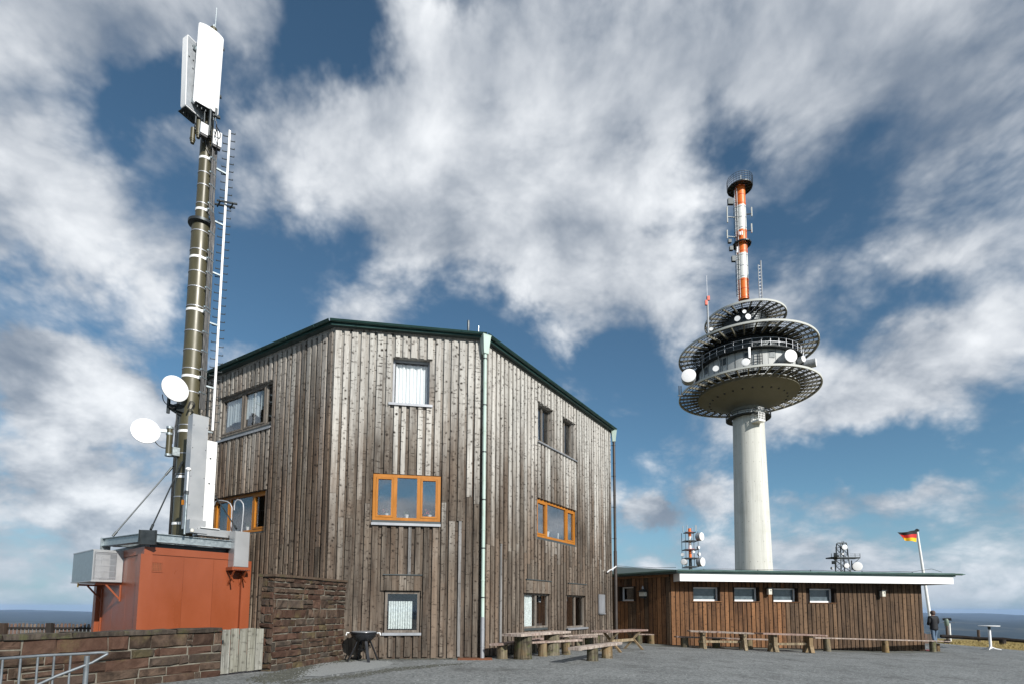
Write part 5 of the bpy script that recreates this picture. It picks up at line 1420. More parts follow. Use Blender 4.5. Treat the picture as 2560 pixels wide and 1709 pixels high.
def wall_lamp(W, px, y0, y1, label, roofed):
    a, zt = W.sz(px, y0, 0.14); z0 = W.sz(px, y1, 0.14)[1]; h = zt - z0
    t = thing('wall_lamp', label, 'lamp', W.pt(a, z0, 0.14), 'wall lamps on the annex')
    if roofed:
        mb = MB(); W.box(mb, a - 0.14, a + 0.14, z0 + 0.10, z0 + h * 0.5, 0.06, 0.26); mb.build('lantern_body', M['lampglass'], t)
        mb = MB(); c = W.pt(a, z0 + h * 0.5, 0.16); s = 0.19
        mb.add([c + W.e * i * s + W.n * j * s for i, j in ((-1, -1), (1, -1), (1, 1), (-1, 1))] + [c + V(0, 0, h * 0.30)], [[0, 1, 2, 3], [0, 1, 4], [1, 2, 4], [2, 3, 4], [3, 0, 4]]); mb.build('lantern_roof', M['dark'], t)
        mb = MB(); mb.lathe([(0.05, 0), (0.05, h * 0.16), (0.01, h * 0.28)], c + V(0, 0, h * 0.24), n=8); mb.build('finial', M['zinc'], t)
        mb = MB(); W.box(mb, a - 0.10, a + 0.10, z0, z0 + 0.098, 0.07, 0.25); mb.build('lantern_base', M['dark'], t)
    else:
        mb = MB(); c = W.pt(a, 0, 0.19); mb.box(V(c.x, c.y, z0 + h * 0.5), (0.16, 0.16, h * 0.75), W.e, W.n); mb.build('lamp_body', M['lampglass'], t)
        mb = MB(); W.box(mb, a - 0.12, a + 0.12, z0 + h * 0.88, z0 + h, 0.06, 0.30); mb.build('lamp_hood', M['dark'], t)
        mb = MB(); W.box(mb, a + 0.0, a + 0.05, z0 + h * 0.55, z0 + h * 0.7, 0.271, 0.275); mb.build('lamp_slot', M['dark'], t)
    mb = MB(); W.box(mb, a - 0.05, a + 0.05, z0 + h * 0.25, z0 + h * 0.6, 0.03, 0.109 if not roofed else 0.058); mb.build('wall_bracket', M['dark'], t)
wall_lamp(WA2, 1607.5, 1463, 1494, 'dark-roofed lantern beside the small square window of the annex', True)
wall_lamp(WA, 1921.5, 1468, 1487, 'white lamp on the annex wall between the second and third window', False)
wall_lamp(WA, 2204, 1474, 1492, 'white lamp on the annex wall right of all its windows', False)
a, z = WA2.sz(1540, 1504, 0.04); mb = MB(); WA2.box(mb, a - 0.07, a + 0.07, z - 0.06, z + 0.06, 0.034, 0.09)
sw = mb.build('socket_box', M['white']); props(sw, 'small white socket box low beside the square annex window', 'socket box')
mb = MB(); WA2.box(mb, a - 0.02, a + 0.03, z - 0.025, z + 0.025, 0.0905, 0.094); mb.build('socket', M['dark'], sw)

# concrete apron along the annex and moss, gravel and dirt at the house foot (thin sheets on the pavement)
ap = [WA.pt(-1.6, 0, 0.9), WA.pt(0, 0, 1.15), WA.pt(LA_ * 0.35, 0, 1.25), WA.pt(LA_ + 0.4, 0, 0.95), WA.pt(LA_ + 0.4, 0, -0.05), WA.pt(0, 0, -0.05), WA2.pt(LA2 - 4.0, 0, -0.05), WA2.pt(LA2 - 3.6, 0, 1.1)]
patch('apron', ap, M['apron'], 0.004, ragged=0.04)
gv = [hit(*q) for q in ((800, 1655), (940, 1650), (985, 1656), (960, 1668), (890, 1679), (800, 1690), (740, 1688), (775, 1668))]
patch('gravel_patch', gv, M['gravel'], 0.008, ragged=0.05)
ms = [hit(*q) for q in ((662, 1688), (700, 1678), (760, 1667), (840, 1652), (868, 1648), (885, 1652), (800, 1660), (762, 1680), (735, 1694), (690, 1704), (655, 1704), (640, 1692))]
def inside(q, P):
    c = False
    for i in range(len(P)):
        a, b = P[i], P[i - 1]
        if (a.y > q.y) != (b.y > q.y) and q.x < (b.x - a.x) * (q.y - a.y) / (b.y - a.y) + a.x: c = not c
    return c
def scatter(name, P, n, s0, s1, mt, seed, flat=0.35, spread=0.12):
    '''loose grit, moss or weed tufts strewn over a ground polygon, thinning out at its edge'''
    rnd = random.Random(seed); mb = MB(); x0, x1 = min(q.x for q in P), max(q.x for q in P); y0, y1 = min(q.y for q in P), max(q.y for q in P)
    k = 0
    while k < n:
        q = V(rnd.uniform(x0, x1), rnd.uniform(y0, y1), 0)
        if not inside(q, P): continue
        q += V(rnd.gauss(0, spread), rnd.gauss(0, spread), 0); r = rnd.uniform(s0, s1); z = gz(q.x); a0 = rnd.uniform(0, 6.3)
        vs = [V(q.x + r * math.cos(a0 + i * 1.257) * rnd.uniform(0.6, 1.1), q.y + r * math.sin(a0 + i * 1.257) * rnd.uniform(0.6, 1.1), z - 0.002) for i in range(5)] + [V(q.x + rnd.uniform(-r, r) * 0.3, q.y + rnd.uniform(-r, r) * 0.3, z + r * flat)]
        mb.add(vs, [[i, (i + 1) % 5, 5] for i in range(5)]); k += 1
    return props(mb.build(name, mt, loc=(0, 0, 0)), kind='stuff')
scatter('moss', ms, 1500, 0.015, 0.05, M['mossdirt'], 1, 0.5)
scatter('pebbles', gv, 1500, 0.008, 0.022, M['gravel'], 2, 0.6, 0.22)
fl_ = [WC.pt(0.6, 0, 0.02), WC.pt(LC, 0, 0.02), WC.pt(LC, 0, 0.32), WC.pt(0.6, 0, 0.2)]
scatter('wall_foot_weeds', fl_, 500, 0.010, 0.035, M['mossdirt'], 3, 0.8, 0.08)
fr_ = [WR.pt(0.0, 0, 0.02), WR.pt(LR, 0, 0.02), WR.pt(LR, 0, 0.25), WR.pt(0.0, 0, 0.3)]
scatter('wall_foot_weeds', fr_, 500, 0.010, 0.035, M['mossdirt'], 4, 0.8, 0.08)
fa_ = [WA.pt(0.0, 0, 0.02), WA.pt(LA_, 0, 0.02), WA.pt(LA_, 0, 0.22), WA.pt(0.0, 0, 0.22)]
scatter('wall_foot_weeds', fa_, 500, 0.010, 0.035, M['mossdirt'], 5, 0.8, 0.08)
fy_ = [hit(*q) for q in ((300, 1790), (900, 1690), (1500, 1672), (2300, 1660), (2540, 1665), (2600, 1760), (1300, 1790))]
scatter('loose_grit', fy_, 2600, 0.006, 0.016, M['gravel'], 6, 0.7, 0.4)
cr = [hit(*q) for q in ((690, 1704), (800, 1694), (890, 1683), (985, 1668), (1100, 1659), (1180, 1657), (1100, 1664), (985, 1676), (890, 1692), (800, 1703), (720, 1709))]
scatter('dirt', cr, 2200, 0.012, 0.045, M['mossdirt'], 7, 0.25, 0.07)
ft_ = [WC.pt(0.6, 0, 0.0), WC.pt(LC, 0, 0.0), WR.pt(2.2, 0, 0.0), WR.pt(2.2, 0, 0.18), WC.pt(LC + 0.05, 0, 0.42), WC.pt(0.6, 0, 0.30)]
patch('foundation_strip', ft_, M['apron'], 0.003, ragged=0.03)
dc = hit(1187, 1647); mb = MB(); u = V(0.995, 0.08, 0); mb.box(V(dc.x, dc.y + 0.05, 0.262), (0.98, 0.55, 0.022), u); dcv = mb.build('drain_cover', M['rust'])
props(dcv, 'rusty brown metal drain cover on the ground at the foot of the pale green downpipe', 'drain cover')
mb = MB(); mb.tube([V(dc.x - 1.05, dc.y + .25, 0.25), V(dc.x - 1.05, dc.y + .25, 0.55)], 0.028, 6); props(mb.build('rusty_stake', M['rust']), 'short rusty stake standing at the foot of the middle house wall', 'stake')

# ================================================================== LOG BENCHES AND TABLES
def slab(parent, name, a, b, width, thick, mt, seed, wave=0.03):
    """a split board with waney edges from a to b (centre line of its upper face)"""
    rnd = random.Random(seed); a, b = Vector(a), Vector(b); d = V(b.x - a.x, b.y - a.y, 0).normalized(); s = V(d.y, -d.x, 0)
    N = 9; vs = []
    for i in range(N + 1):
        f = i / N; c = a.lerp(b, f); w1 = width / 2 + rnd.uniform(-wave, wave); w2 = width / 2 + rnd.uniform(-wave, wave)
        if i in (0, N): c = c + d * rnd.uniform(-0.03, 0.03)
        z = rnd.uniform(-0.006, 0.006)
        vs += [c + s * w1 + V(0, 0, z - 0.012), c + s * (w1 - 0.03) + V(0, 0, z), c - s * (w2 - 0.03) + V(0, 0, z), c - s * w2 + V(0, 0, z - 0.012), c - s * (w2 - 0.012) + V(0, 0, -thick), c + s * (w1 - 0.012) + V(0, 0, -thick)]
    m_ = 6; fs = [[i * m_ + k, i * m_ + (k + 1) % m_, (i + 1) * m_ + (k + 1) % m_, (i + 1) * m_ + k] for i in range(N) for k in range(m_)]
    fs += [list(range(m_)), [N * m_ + k for k in range(m_)]]
    mb = MB(); mb.add(vs, fs); return mb.build(name, M[mt], parent)
def stump(parent, c, r, z1, seed, name='stump'):
    rnd = random.Random(seed); z0 = gz(c.x) - 0.01; n = 16; vs = []; ph = rnd.uniform(0, 6)
    lv = [0, 0.12, 0.45, 0.8, 1.0]; lean = V(rnd.uniform(-0.02, 0.02), rnd.uniform(-0.02, 0.02), 0)
    pr = [1 + 0.05 * math.sin(3 * 2 * math.pi * k / n + ph) + rnd.uniform(-0.025, 0.025) for k in range(n)]
    for l, g in zip(lv, (1.05, 1.0, 0.97, 0.97, 0.96)):
        for k in range(n):
            an = 2 * math.pi * k / n; q = r * g * pr[k] * (1 + rnd.uniform(-0.012, 0.012))
            vs.append(c + V(0, 0, -c.z) + lean * l + V(math.cos(an) * q, math.sin(an) * q, z0 + (z1 - z0) * l))
    fs = [[i * n + k, i * n + (k + 1) % n, (i + 1) * n + (k + 1) % n, (i + 1) * n + k] for i in range(4) for k in range(n)]
    fs += [list(range(n))[::-1], [4 * n + k for k in range(n)]]
    mb = MB(); mb.add(vs, fs); return mb.build(name, M['log'], parent, smooth=True)
def log_bench(name, label, cat, pl, pr, hh, width, thick, stumps, seed, group, mt='seat', zoff=0.0):
    """pl, pr: where the ends of the upper face show; stumps: (photo x, radius)"""
    h, hr = hh if isinstance(hh, tuple) else (hh, hh)
    g = 0.25
    for _ in range(8):
        a = hitz(*pl, g + h); g = gz(a.x) + zoff
    g2 = 0.25
    for _ in range(8):
        b = hitz(*pr, g2 + hr); g2 = gz(b.x) + zoff
    t = thing(name, label, cat, V((a.x + b.x) / 2, (a.y + b.y) / 2, gz((a.x + b.x) / 2)), group)
    slab(t, 'seat' if cat == 'bench' else 'tabletop', a, b, width, thick, mt, seed)
    d = V(b.x - a.x, b.y - a.y, 0)
    for i, (px, r) in enumerate(stumps):
        q = online(px, 1600, a, d); f = (V(q.x - a.x, q.y - a.y, 0)).dot(d) / d.length_squared
        c = a.lerp(b, f); stump(t, V(c.x, c.y, 0), r, a.z + (b.z - a.z) * f - thick + 0.004, seed * 10 + i)
    return t
BG = 'log benches on the forecourt'
log_bench('log_bench', 'long log bench standing against the right house wall behind the log table', 'bench', (1236, 1607.5), (1356, 1592), 0.46, 0.30, 0.06, ((1256, 0.16), (1330, 0.15)), 1, BG)
log_bench('log_table', 'log table on two thick stumps in front of the right house wall', 'table', (1280, 1583), (1408, 1574.8), 0.74, 0.62, 0.07, ((1308, 0.26), (1378, 0.25)), 2, None)
log_bench('log_bench', 'log bench on two stumps directly in front of the log table', 'bench', (1315, 1602), (1447, 1596.5), 0.47, 0.30, 0.06, ((1357, 0.14), (1415, 0.14)), 3, BG)
log_bench('log_bench', 'mossy log bench along the house wall under the rightmost ground floor window', 'bench', (1399, 1587), (1512, 1580.5), 0.47, 0.32, 0.06, ((1418, 0.15), (1492, 0.14)), 4, BG)
log_bench('log_bench', 'short log bench half hidden between the front bench and the mossy wall bench', 'bench', (1434, 1589.5), (1484, 1586.5), 0.50, 0.36, 0.07, ((1472, 0.15), (1446, 0.13)), 5, BG)
log_bench('log_bench', 'foremost log bench with a reddish wavy edge on two pale stumps', 'bench', (1436, 1616.5), (1545, 1602.5), 0.45, 0.34, 0.08, ((1480, 0.165), (1517, 0.165)), 6, BG)
log_bench('log_bench', 'log bench on a grey stump against the left side wall of the annex', 'bench', (1588, 1582.5), (1648, 1583.5), 0.45, 0.30, 0.05, ((1628, 0.165), (1596, 0.16)), 7, BG)
log_bench('log_bench', 'shaded long bench against the annex wall behind the two trestle tables', 'bench', (1690, 1588.5), (1918, 1595.5), 0.46, 0.30, 0.06, ((1712, 0.16), (1790, 0.17), (1872, 0.16)), 8, BG)
log_bench('log_bench', 'very long pale plank bench along the right part of the annex wall', 'bench', (2032, 1591.5), (2369, 1600.5), (0.60, 0.50), 0.34, 0.045, ((2067, 0.15), (2213, 0.14), (2331, 0.14)), 9, BG)
q = hit(2347, 1627); mb = MB(); mb.box(V(q.x, q.y + 0.12, gz(q.x) + 0.18), (0.13, 0.26, 0.36)); mb.build('end_post', M['log'], bpy.data.objects['log_bench.007'])

def trestle_table(label, pl, pr, h, width, legs, slabs, seed):
    g = gz(8); 
    for _ in range(4): a = hitz(*pl, g + h); g = gz(a.x)
    g2 = gz(12)
    for _ in range(4): b = hitz(*pr, g2 + h); g2 = gz(b.x)
    t = thing('trestle_table', label, 'table', V((a.x + b.x) / 2, (a.y + b.y) / 2, gz((a.x + b.x) / 2)), 'trestle tables in front of the annex')
    slab(t, 'tabletop', a, b, width, 0.06, 'seat', seed, 0.02)
    d = V(b.x - a.x, b.y - a.y, 0).normalized(); s = V(d.y, -d.x, 0)
    cs = []
    for px in legs:
        q = online(px, 1600, a, d); f = V(q.x - a.x, q.y - a.y, 0).dot(d) / V(b.x - a.x, b.y - a.y, 0).length; c = a.lerp(b, f); cs.append(c)
        zt = c.z - 0.062; zb = gz(c.x) - 0.01
        mb = MB()
        if slabs:
            for sg in (-1, 1): mb.bar(V(c.x, c.y, zb) + s * sg * 0.22, V(c.x, c.y, zb + 0.34) + s * sg * 0.11, 0.16, 0.16, up=d)
            mb.box(V(c.x, c.y, (zb + 0.30 + zt) / 2), (0.155, 0.40, zt - zb - 0.30), d, s)
        else:
            for sg in (-1, 1): mb.bar(V(c.x, c.y, zb) + s * sg * 0.34, V(c.x, c.y, zt) + s * sg * 0.12, 0.13, 0.12, up=d)
            mb.bar(V(c.x, c.y, zt - 0.05) - s * 0.30, V(c.x, c.y, zt - 0.05) + s * 0.30, 0.125, 0.096)
        mb.build('trestle', M['trestle'], t)
    za = (cs[0].z + cs[1].z) / 2 - 0.42
    mb = MB(); e = 0.18; mb.bar(V(cs[0].x, cs[0].y, za) - d * e, V(cs[1].x, cs[1].y, za) + d * e, 0.10, 0.09); mb.build('stretcher', M['trestle'], t)
    return t
trestle_table('left trestle table with splayed legs in front of the annex', (1722, 1574), (1879, 1580), 0.74, 0.66, (1757, 1858), False, 31)
trestle_table('right trestle table with slab legs in front of the annex', (1897, 1580), (2056, 1585), 0.76, 0.70, (1932, 2020), True, 32)
# crossed-leg picnic table
a = hitz(1502, 1575, 0.22 + 0.75); b = hitz(1600, 1571.5, 0.16 + 0.75)
t = thing('picnic_table', 'wooden picnic table with crossed legs at the corner between house and annex', 'table', V((a.x + b.x) / 2, (a.y + b.y) / 2, 0.2))
slab(t, 'tabletop', a, b, 0.72, 0.06, 'seat', 41, 0.02)
d = V(b.x - a.x, b.y - a.y, 0).normalized(); s = V(d.y, -d.x, 0)
for f in (0.22, 0.80):
    c = a.lerp(b, f); zb = gz(c.x) - 0.01; zt = c.z - 0.062
    for sg, o_ in ((1, 0.035), (-1, -0.035)):
        mb = MB(); mb.bar(V(c.x, c.y, zb) + s * sg * 0.36 + d * o_, V(c.x, c.y, zt) - s * sg * 0.28 + d * o_, 0.065, 0.10, up=d); mb.build('crossed_leg', M['trestle'], t)
mb = MB(); c0, c1 = a.lerp(b, 0.22), a.lerp(b, 0.80); mb.bar(V(c0.x, c0.y, c0.z - 0.38), V(c1.x, c1.y, c1.z - 0.38), 0.06, 0.10); mb.build('stretcher', M['trestle'], t)

# ------------------------------------------------------------------ bowl grill
bc = hit(906, 1652); bc = V(bc.x, bc.y + 0.05, 0.25)
g = thing('bowl_grill', 'black bowl-shaped charcoal grill on four splayed legs beside the stone wall', 'grill', bc)
zr = atY(906, 1578, bc.y).z; R_ = 0.36
mb = MB(); mb.lathe([(0.10, zr - 0.27 - 0.25), (0.22, zr - 0.23 - 0.25), (0.31, zr - 0.14 - 0.25), (R_, zr - 0.03 - 0.25), (R_, zr - 0.25), (R_ - 0.02, zr - 0.25), (R_ - 0.03, zr - 0.03 - 0.25), (0.2, zr - 0.2 - 0.25)], bc, n=32); mb.build('bowl', M['grill'], g, smooth=True)
mb = MB(); mb.lathe([(R_ + 0.012, -0.035), (R_ + 0.018, -0.018), (R_ + 0.012, 0.0), (R_, 0.0)], V(bc.x, bc.y, zr), n=32, cap=False); mb.build('rim', M['grill'], g, smooth=True)
mb = MB(); mb.lathe([(R_ - 0.03, -0.01), (R_ - 0.03, 0.012), (R_ - 0.10, 0.022), (0.02, 0.026)], V(bc.x, bc.y, zr), n=28); mb.build('cooking_plate', M['zinc'], g, smooth=True)
for s in (-1, 1):
    q = V(bc.x + s * 0.40, bc.y - 0.02, zr - 0.03); mb = MB(); mb.tube([q - V(s * 0.03, 0, 0), q + V(s * 0.05, -0.02, 0.01), q + V(s * 0.07, -0.02, -0.06)], 0.018, 8); mb.build('handle', M['radome'], g)
for an in (35, 125, 215, 305):
    u = V(math.cos(math.radians(an)), math.sin(math.radians(an)), 0)
    mb = MB(); mb.bar(bc + u * 0.43 + V(0, 0, 0.0), bc + u * 0.15 + V(0, 0, zr - 0.25 - 0.17), 0.075, 0.025, up=u); mb.box(bc + u * 0.44 + V(0, 0, 0.01), (0.08, 0.06, 0.02), u); mb.build('leg', M['grill'], g)
mb = MB(); mb.lathe([(0.16, 0.34), (0.12, 0.30), (0.02, 0.29)], bc, n=20); mb.build('ash_pan', M['grill'], g, smooth=True)
pk = hit(2324, 1626); mb = MB(); mb.lathe([(0.02, 0.0), (0.15, 0.0), (0.17, 0.05), (0.13, 0.06), (0.10, 0.02)], V(pk.x, pk.y, gz(pk.x) + 0.002), n=14)
props(mb.build('pink_bowl', M['pink'], smooth=True), 'small flat pink bowl on the ground under the right end of the very long bench', 'bowl')

# ================================================================== TELECOM TOWER
TY = 75.0
TX = atY(1878, 1250, TY).x; T = V(TX, TY, 0)
def tz(py, px=1873): return atY(px, py, TY).z
tower = thing('telecom_tower', 'round concrete telecom tower with three dish platforms and an orange and white mast', 'tower', (TX, TY, -1.5))
zc = tz(1029)
mb = MB(); mb.lathe([(2.75, -1.5), (2.42, tz(1417)), (2.06, zc + 0.2)], T, n=56, cap=True); mb.build('shaft', M['towerconc'], tower, smooth=True)
zA = tz(983.7); zB = tz(885); zCc = tz(803)
RA, RB, RC = 9.45, 9.35, 5.55
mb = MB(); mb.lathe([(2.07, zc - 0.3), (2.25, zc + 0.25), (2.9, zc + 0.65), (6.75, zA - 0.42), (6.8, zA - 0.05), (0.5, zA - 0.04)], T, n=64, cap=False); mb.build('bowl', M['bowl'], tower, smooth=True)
for k in range(26):
    mb = MB(); a = 2 * math.pi * (k + 0.3) / 26; u = V(math.cos(a), math.sin(a), 0); r = 5.15; z = zc + 0.65 + (zA - 0.42 - zc - 0.65) * (r - 2.9) / (6.75 - 2.9)
    mb.lathe([(0.13, -0.05), (0.13, 0.09)], T + u * r + V(0, 0, z - 0.035), n=8); mb.build('bowl_opening', M['black'], tower)
def platform(z, R0, R1, nb, name):
    """open grid ring: pale rim, radial beams and steel grating"""
    mb = MB(); mb.lathe([(R1 - 0.14, -0.13), (R1, -0.13), (R1, 0.14), (R1 - 0.14, 0.14), (R1 - 0.14, -0.13)], T + V(0, 0, z), n=72, cap=False); p = mb.build('platform_rim', M['towerrim'], tower, smooth=True)
    for k in range(nb):
        a = 2 * math.pi * (k + 0.5) / nb; u = V(math.cos(a), math.sin(a), 0)
        mb = MB(); vs = []
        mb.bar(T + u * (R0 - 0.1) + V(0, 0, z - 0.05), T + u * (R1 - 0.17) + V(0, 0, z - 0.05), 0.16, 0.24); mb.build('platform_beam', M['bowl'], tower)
    mb = MB()
    gz_ = z + 0.10
    for r in [R0 + 0.1 + i * (R1 - R0 - 0.3) / 5 for i in range(6)]:
        mb.lathe([(r - 0.045, -0.03), (r + 0.045, -0.03), (r + 0.045, 0.03), (r - 0.045, 0.03), (r - 0.045, -0.03)], T + V(0, 0, gz_), n=64, cap=False)
    for k in range(nb * 4):
        a = 2 * math.pi * k / (nb * 4); u = V(math.cos(a), math.sin(a), 0); mb.bar(T + u * R0 + V(0, 0, gz_ + 0.03), T + u * (R1 - 0.17) + V(0, 0, gz_ + 0.03), 0.035, 0.03)
    # solid walkway plates over the inner half of the ring, laid sector by sector with gaps
    for k in range(nb):
        a0, a1 = 2 * math.pi * (k + 0.58) / nb, 2 * math.pi * (k + 1.42) / nb
        for f0, f1 in ((0.02, 0.34),):
            ra, rb = R0 + (R1 - R0) * f0, R0 + (R1 - R0) * f1; q = []
            for (r, a) in ((ra, a0), (rb, a0), (rb, a1), (ra, a1)): q.append((T.x + r * math.cos(a), T.y + r * math.sin(a)))
            mb.prism(q, gz_ + 0.05, gz_ + 0.09)
    mb.build('grating', M['steelblack'], tower)
platform(zA, 6.75, RA, 40, 'a'); platform(zB, 6.3, RB, 36, 'b'); platform(zCc, 2.4, RC, 26, 'c')
mb = MB(); mb.lathe([(6.55, zA - 0.03), (6.55, zA + 3.55), (6.35, zA + 3.6), (6.35, zA + 3.9)], T, n=64, cap=False); drum = mb.build('drum', M['drumwall'], tower, smooth=True)
mb = MB(); mb.lathe([(6.3, zB + 0.02), (6.3, zB + 0.25), (3.0, zB + 0.35), (2.9, zCc - 0.1), (2.5, zCc + 0.2), (0.3, zCc + 0.25)], T, n=48, cap=False); mb.build('inner_drum', M['dark'], tower, smooth=True)
mb = MB(); mb.lathe([(5.6, zA + 3.5), (5.6, zB + 0.02)], T, n=48, cap=False); mb.build('upper_drum', M['dark'], tower, smooth=True)
mb = MB()                                             # cladding seams and dark doors of the drum
for k in range(40):
    a = 2 * math.pi * k / 40; u = V(math.cos(a), math.sin(a), 0); w = V(-u.y, u.x, 0)
    mb.box(T + u * 6.56 + V(0, 0, zA + 1.75), (0.05, 0.03, 3.5), w, u)
    if k % 3 == 0: mb.box(T + u * 6.57 + w * 0.5 + V(0, 0, zA + 2.75), (0.75, 0.03, 0.9), w, u)
mb.build('cladding_seam', M['dark'], drum)
mb = MB()                                             # catwalk ring with railing above the drum
zr = zA + 3.55
mb.lathe([(6.55, -0.05), (7.35, -0.05), (7.35, 0.05), (6.55, 0.05)], T + V(0, 0, zr), n=64, cap=False); mb.build('catwalk', M['steelblack'], tower)
mb = MB()
for z in (0.55, 1.1): mb.lathe([(7.30, -0.025), (7.35, -0.025), (7.35, 0.025), (7.30, 0.025), (7.30, -0.025)], T + V(0, 0, zr + z), n=64, cap=False)
for k in range(40): a = 2 * math.pi * k / 40; q = T + V(math.cos(a) * 7.32, math.sin(a) * 7.32, zr); mb.tube([q, q + V(0, 0, 1.1)], 0.03, 5)
mb.build('catwalk_railing', M['zinc'], tower)
zs_ = tz(1040); mb = MB()                             # small service ring under the bowl
mb.lathe([(2.15, -0.10), (3.0, -0.10), (3.0, 0.02), (2.15, 0.02)], T + V(0, 0, zs_ - 0.35), n=48, cap=False)
for z in (0.25, 0.55): mb.lathe([(2.93, -0.03), (3.0, -0.03), (3.0, 0.03), (2.93, 0.03), (2.93, -0.03)], T + V(0, 0, zs_ + z - 0.35), n=48, cap=False)
for k in range(18): a = 2 * math.pi * k / 18; q = T + V(math.cos(a) * 2.96, math.sin(a) * 2.96, zs_ - 0.35); mb.tube([q, q + V(0, 0, 0.55)], 0.04, 5)
mb.build('service_ring', M['steelblack'], tower)
cg = atY(1896, 1052, TY - 2.5); mb = MB(); c = V(cg.x, cg.y, 0); z0, z1 = tz(1066, 1896), tz(1036, 1896); uc = V(0.9, 0.43, 0).normalized(); vc = V(-0.43, 0.9, 0).normalized()
for i in range(5):
    for f in (-0.55, 0.55):
        mb.bar(c + uc * (-0.6 + 0.3 * i) + vc * f + V(0, 0, z0), c + uc * (-0.6 + 0.3 * i) + vc * f + V(0, 0, z1), 0.06, 0.06)
for i in range(6):
    z = z0 + (z1 - z0) * i / 5
    for f in (-0.55, 0.55): mb.bar(c + uc * -0.6 + vc * f + V(0, 0, z), c + uc * 0.6 + vc * f + V(0, 0, z), 0.05, 0.05)
    for f in (-0.6, 0.6): mb.bar(c + uc * f - vc * 0.55 + V(0, 0, z), c + uc * f + vc * 0.55 + V(0, 0, z), 0.05, 0.05)
mb.box(c + V(0, 0, z0 - 0.1), (1.3, 1.2, 0.2), uc, vc)
mb.build('service_cage', M['white'], tower)

# striped mast of the tower
secs = [(752, 701, 'towerorange'), (701, 638, 'towerwhite'), (638, 580, 'towerorange'), (580, 518.5, 'towerwhite'), (518.5, 468, 'towerorange')]
for y0, y1, mt in secs:
    mb = MB(); mb.lathe([(0.72, tz(y0, 1850) + 0.005), (0.72, tz(y1, 1850) - 0.005)], T, n=32); p = mb.build('mast_section', M[mt], tower, smooth=True)
    mb = MB()
    for f in (0.08, 0.5, 0.92): mb.lathe([(0.722, -0.03), (0.75, -0.03), (0.75, 0.03), (0.722, 0.03)], T + V(0, 0, tz(y0, 1850) * (1 - f) + tz(y1, 1850) * f), n=24, cap=False)
    mb.build('mast_ring', M['signalred' if mt == 'towerorange' else 'zinc'], p)
zt_ = tz(470, 1847)
def ringdeck(z, r, rail, name, nb=14, rh=1.35):
    mb = MB(); mb.lathe([(r - 0.06, -0.10), (r, -0.10), (r, 0.08), (r - 0.06, 0.08), (r - 0.06, -0.10)], T + V(0, 0, z), n=36, cap=False)
    for k in range(nb): a = 2 * math.pi * k / nb; u = V(math.cos(a), math.sin(a), 0); mb.bar(T + u * 0.7 + V(0, 0, z - 0.02), T + u * (r + 0.06) + V(0, 0, z - 0.02), 0.08, 0.14)
    mb.lathe([(0.75, 0.05), (r - 0.06, 0.05), (r - 0.06, 0.07), (0.75, 0.07)], T + V(0, 0, z), n=36, cap=False)
    if rail:
        for zz in (0.35, 0.7, 1.0, rh): mb.lathe([(r + 0.02, -0.018), (r + 0.055, -0.018), (r + 0.055, 0.018), (r + 0.02, 0.018), (r + 0.02, -0.018)], T + V(0, 0, z + zz), n=36, cap=False)
        for k in range(nb * 2): a = math.pi * k / nb; q = T + V(math.cos(a) * (r + 0.04), math.sin(a) * (r + 0.04), z); mb.tube([q, q + V(0, 0, rh)], 0.022, 4)
    mb.build(name, M['dark'], tower)
ringdeck(zt_ - 0.1, 1.75, True, 'mast_head_deck'); ringdeck(tz(612, 1850), 1.28, False, 'mast_deck', 12)
mb = MB(); mb.lathe([(0.6, zt_), (0.45, zt_ + 0.9)], T, n=20); mb.tube([T + V(0.2, 0, zt_ + 0.9), T + V(0.2, 0, zt_ + 2.0)], 0.05, 6); mb.build('mast_cap', M['towerrim'], tower)
lu_ = V(-0.93, -0.37, 0).normalized()                 # caged ladder on the left of the mast
mb = MB(); w_ = V(lu_.y, -lu_.x, 0); z0, z1 = tz(750, 1850), tz(478, 1848)
for s in (-0.22, 0.22): mb.bar(T + lu_ * 0.86 + w_ * s + V(0, 0, z0), T + lu_ * 0.86 + w_ * s + V(0, 0, z1), 0.07, 0.05, up=lu_)
z = z0
while z < z1: mb.bar(T + lu_ * 0.86 - w_ * 0.22 + V(0, 0, z), T + lu_ * 0.86 + w_ * 0.22 + V(0, 0, z), 0.035, 0.035); z += 0.36
mb.build('mast_ladder', M['white'], tower)
mb = MB(); z = z0 + 0.5
while z < z1 - 2:
    pts = [T + lu_ * (0.86 + 0.38 * math.sin(t)) + w_ * (0.36 * math.cos(t)) + V(0, 0, z) for t in [math.pi * i / 8 for i in range(9)]]; mb.tube(pts, 0.028, 4); z += 0.75
for t in (0.6, 1.57, 2.5): q = T + lu_ * (0.86 + 0.38 * math.sin(t)) + w_ * (0.36 * math.cos(t)); mb.tube([q + V(0, 0, z0 + 0.4), q + V(0, 0, z1 - 2)], 0.022, 4)
mb.tube([T + V(0.35, -0.66, z0), T + V(0.35, -0.66, tz(520, 1850))], 0.04, 5)
mb.build('ladder_cage', M['dark'], tower)
for px, pys, side_ in ((1818, ((518, 557), (576, 597)), -1), (1879, ((519, 541), (560, 582)), 1)):
    for i, (y0, y1) in enumerate(pys):
        q = atY(px, (y0 + y1) / 2, TY - 0.3); za, zb2 = atY(px, y1, TY - 0.3).z, atY(px, y0, TY - 0.3).z
        mb = MB(); mb.tube([V(q.x, q.y, za), V(q.x, q.y, zb2)], 0.10, 8); p = mb.build('rod_antenna', M['towerrim'], tower, smooth=True)
        mb = MB(); zz = (za + zb2) / 2 - 0.3; mb.bar(V(q.x, q.y, zz), T + V(0, 0, zz), 0.11, 0.11); mb.build('antenna_arm', M['dark'], p)
mb = MB()
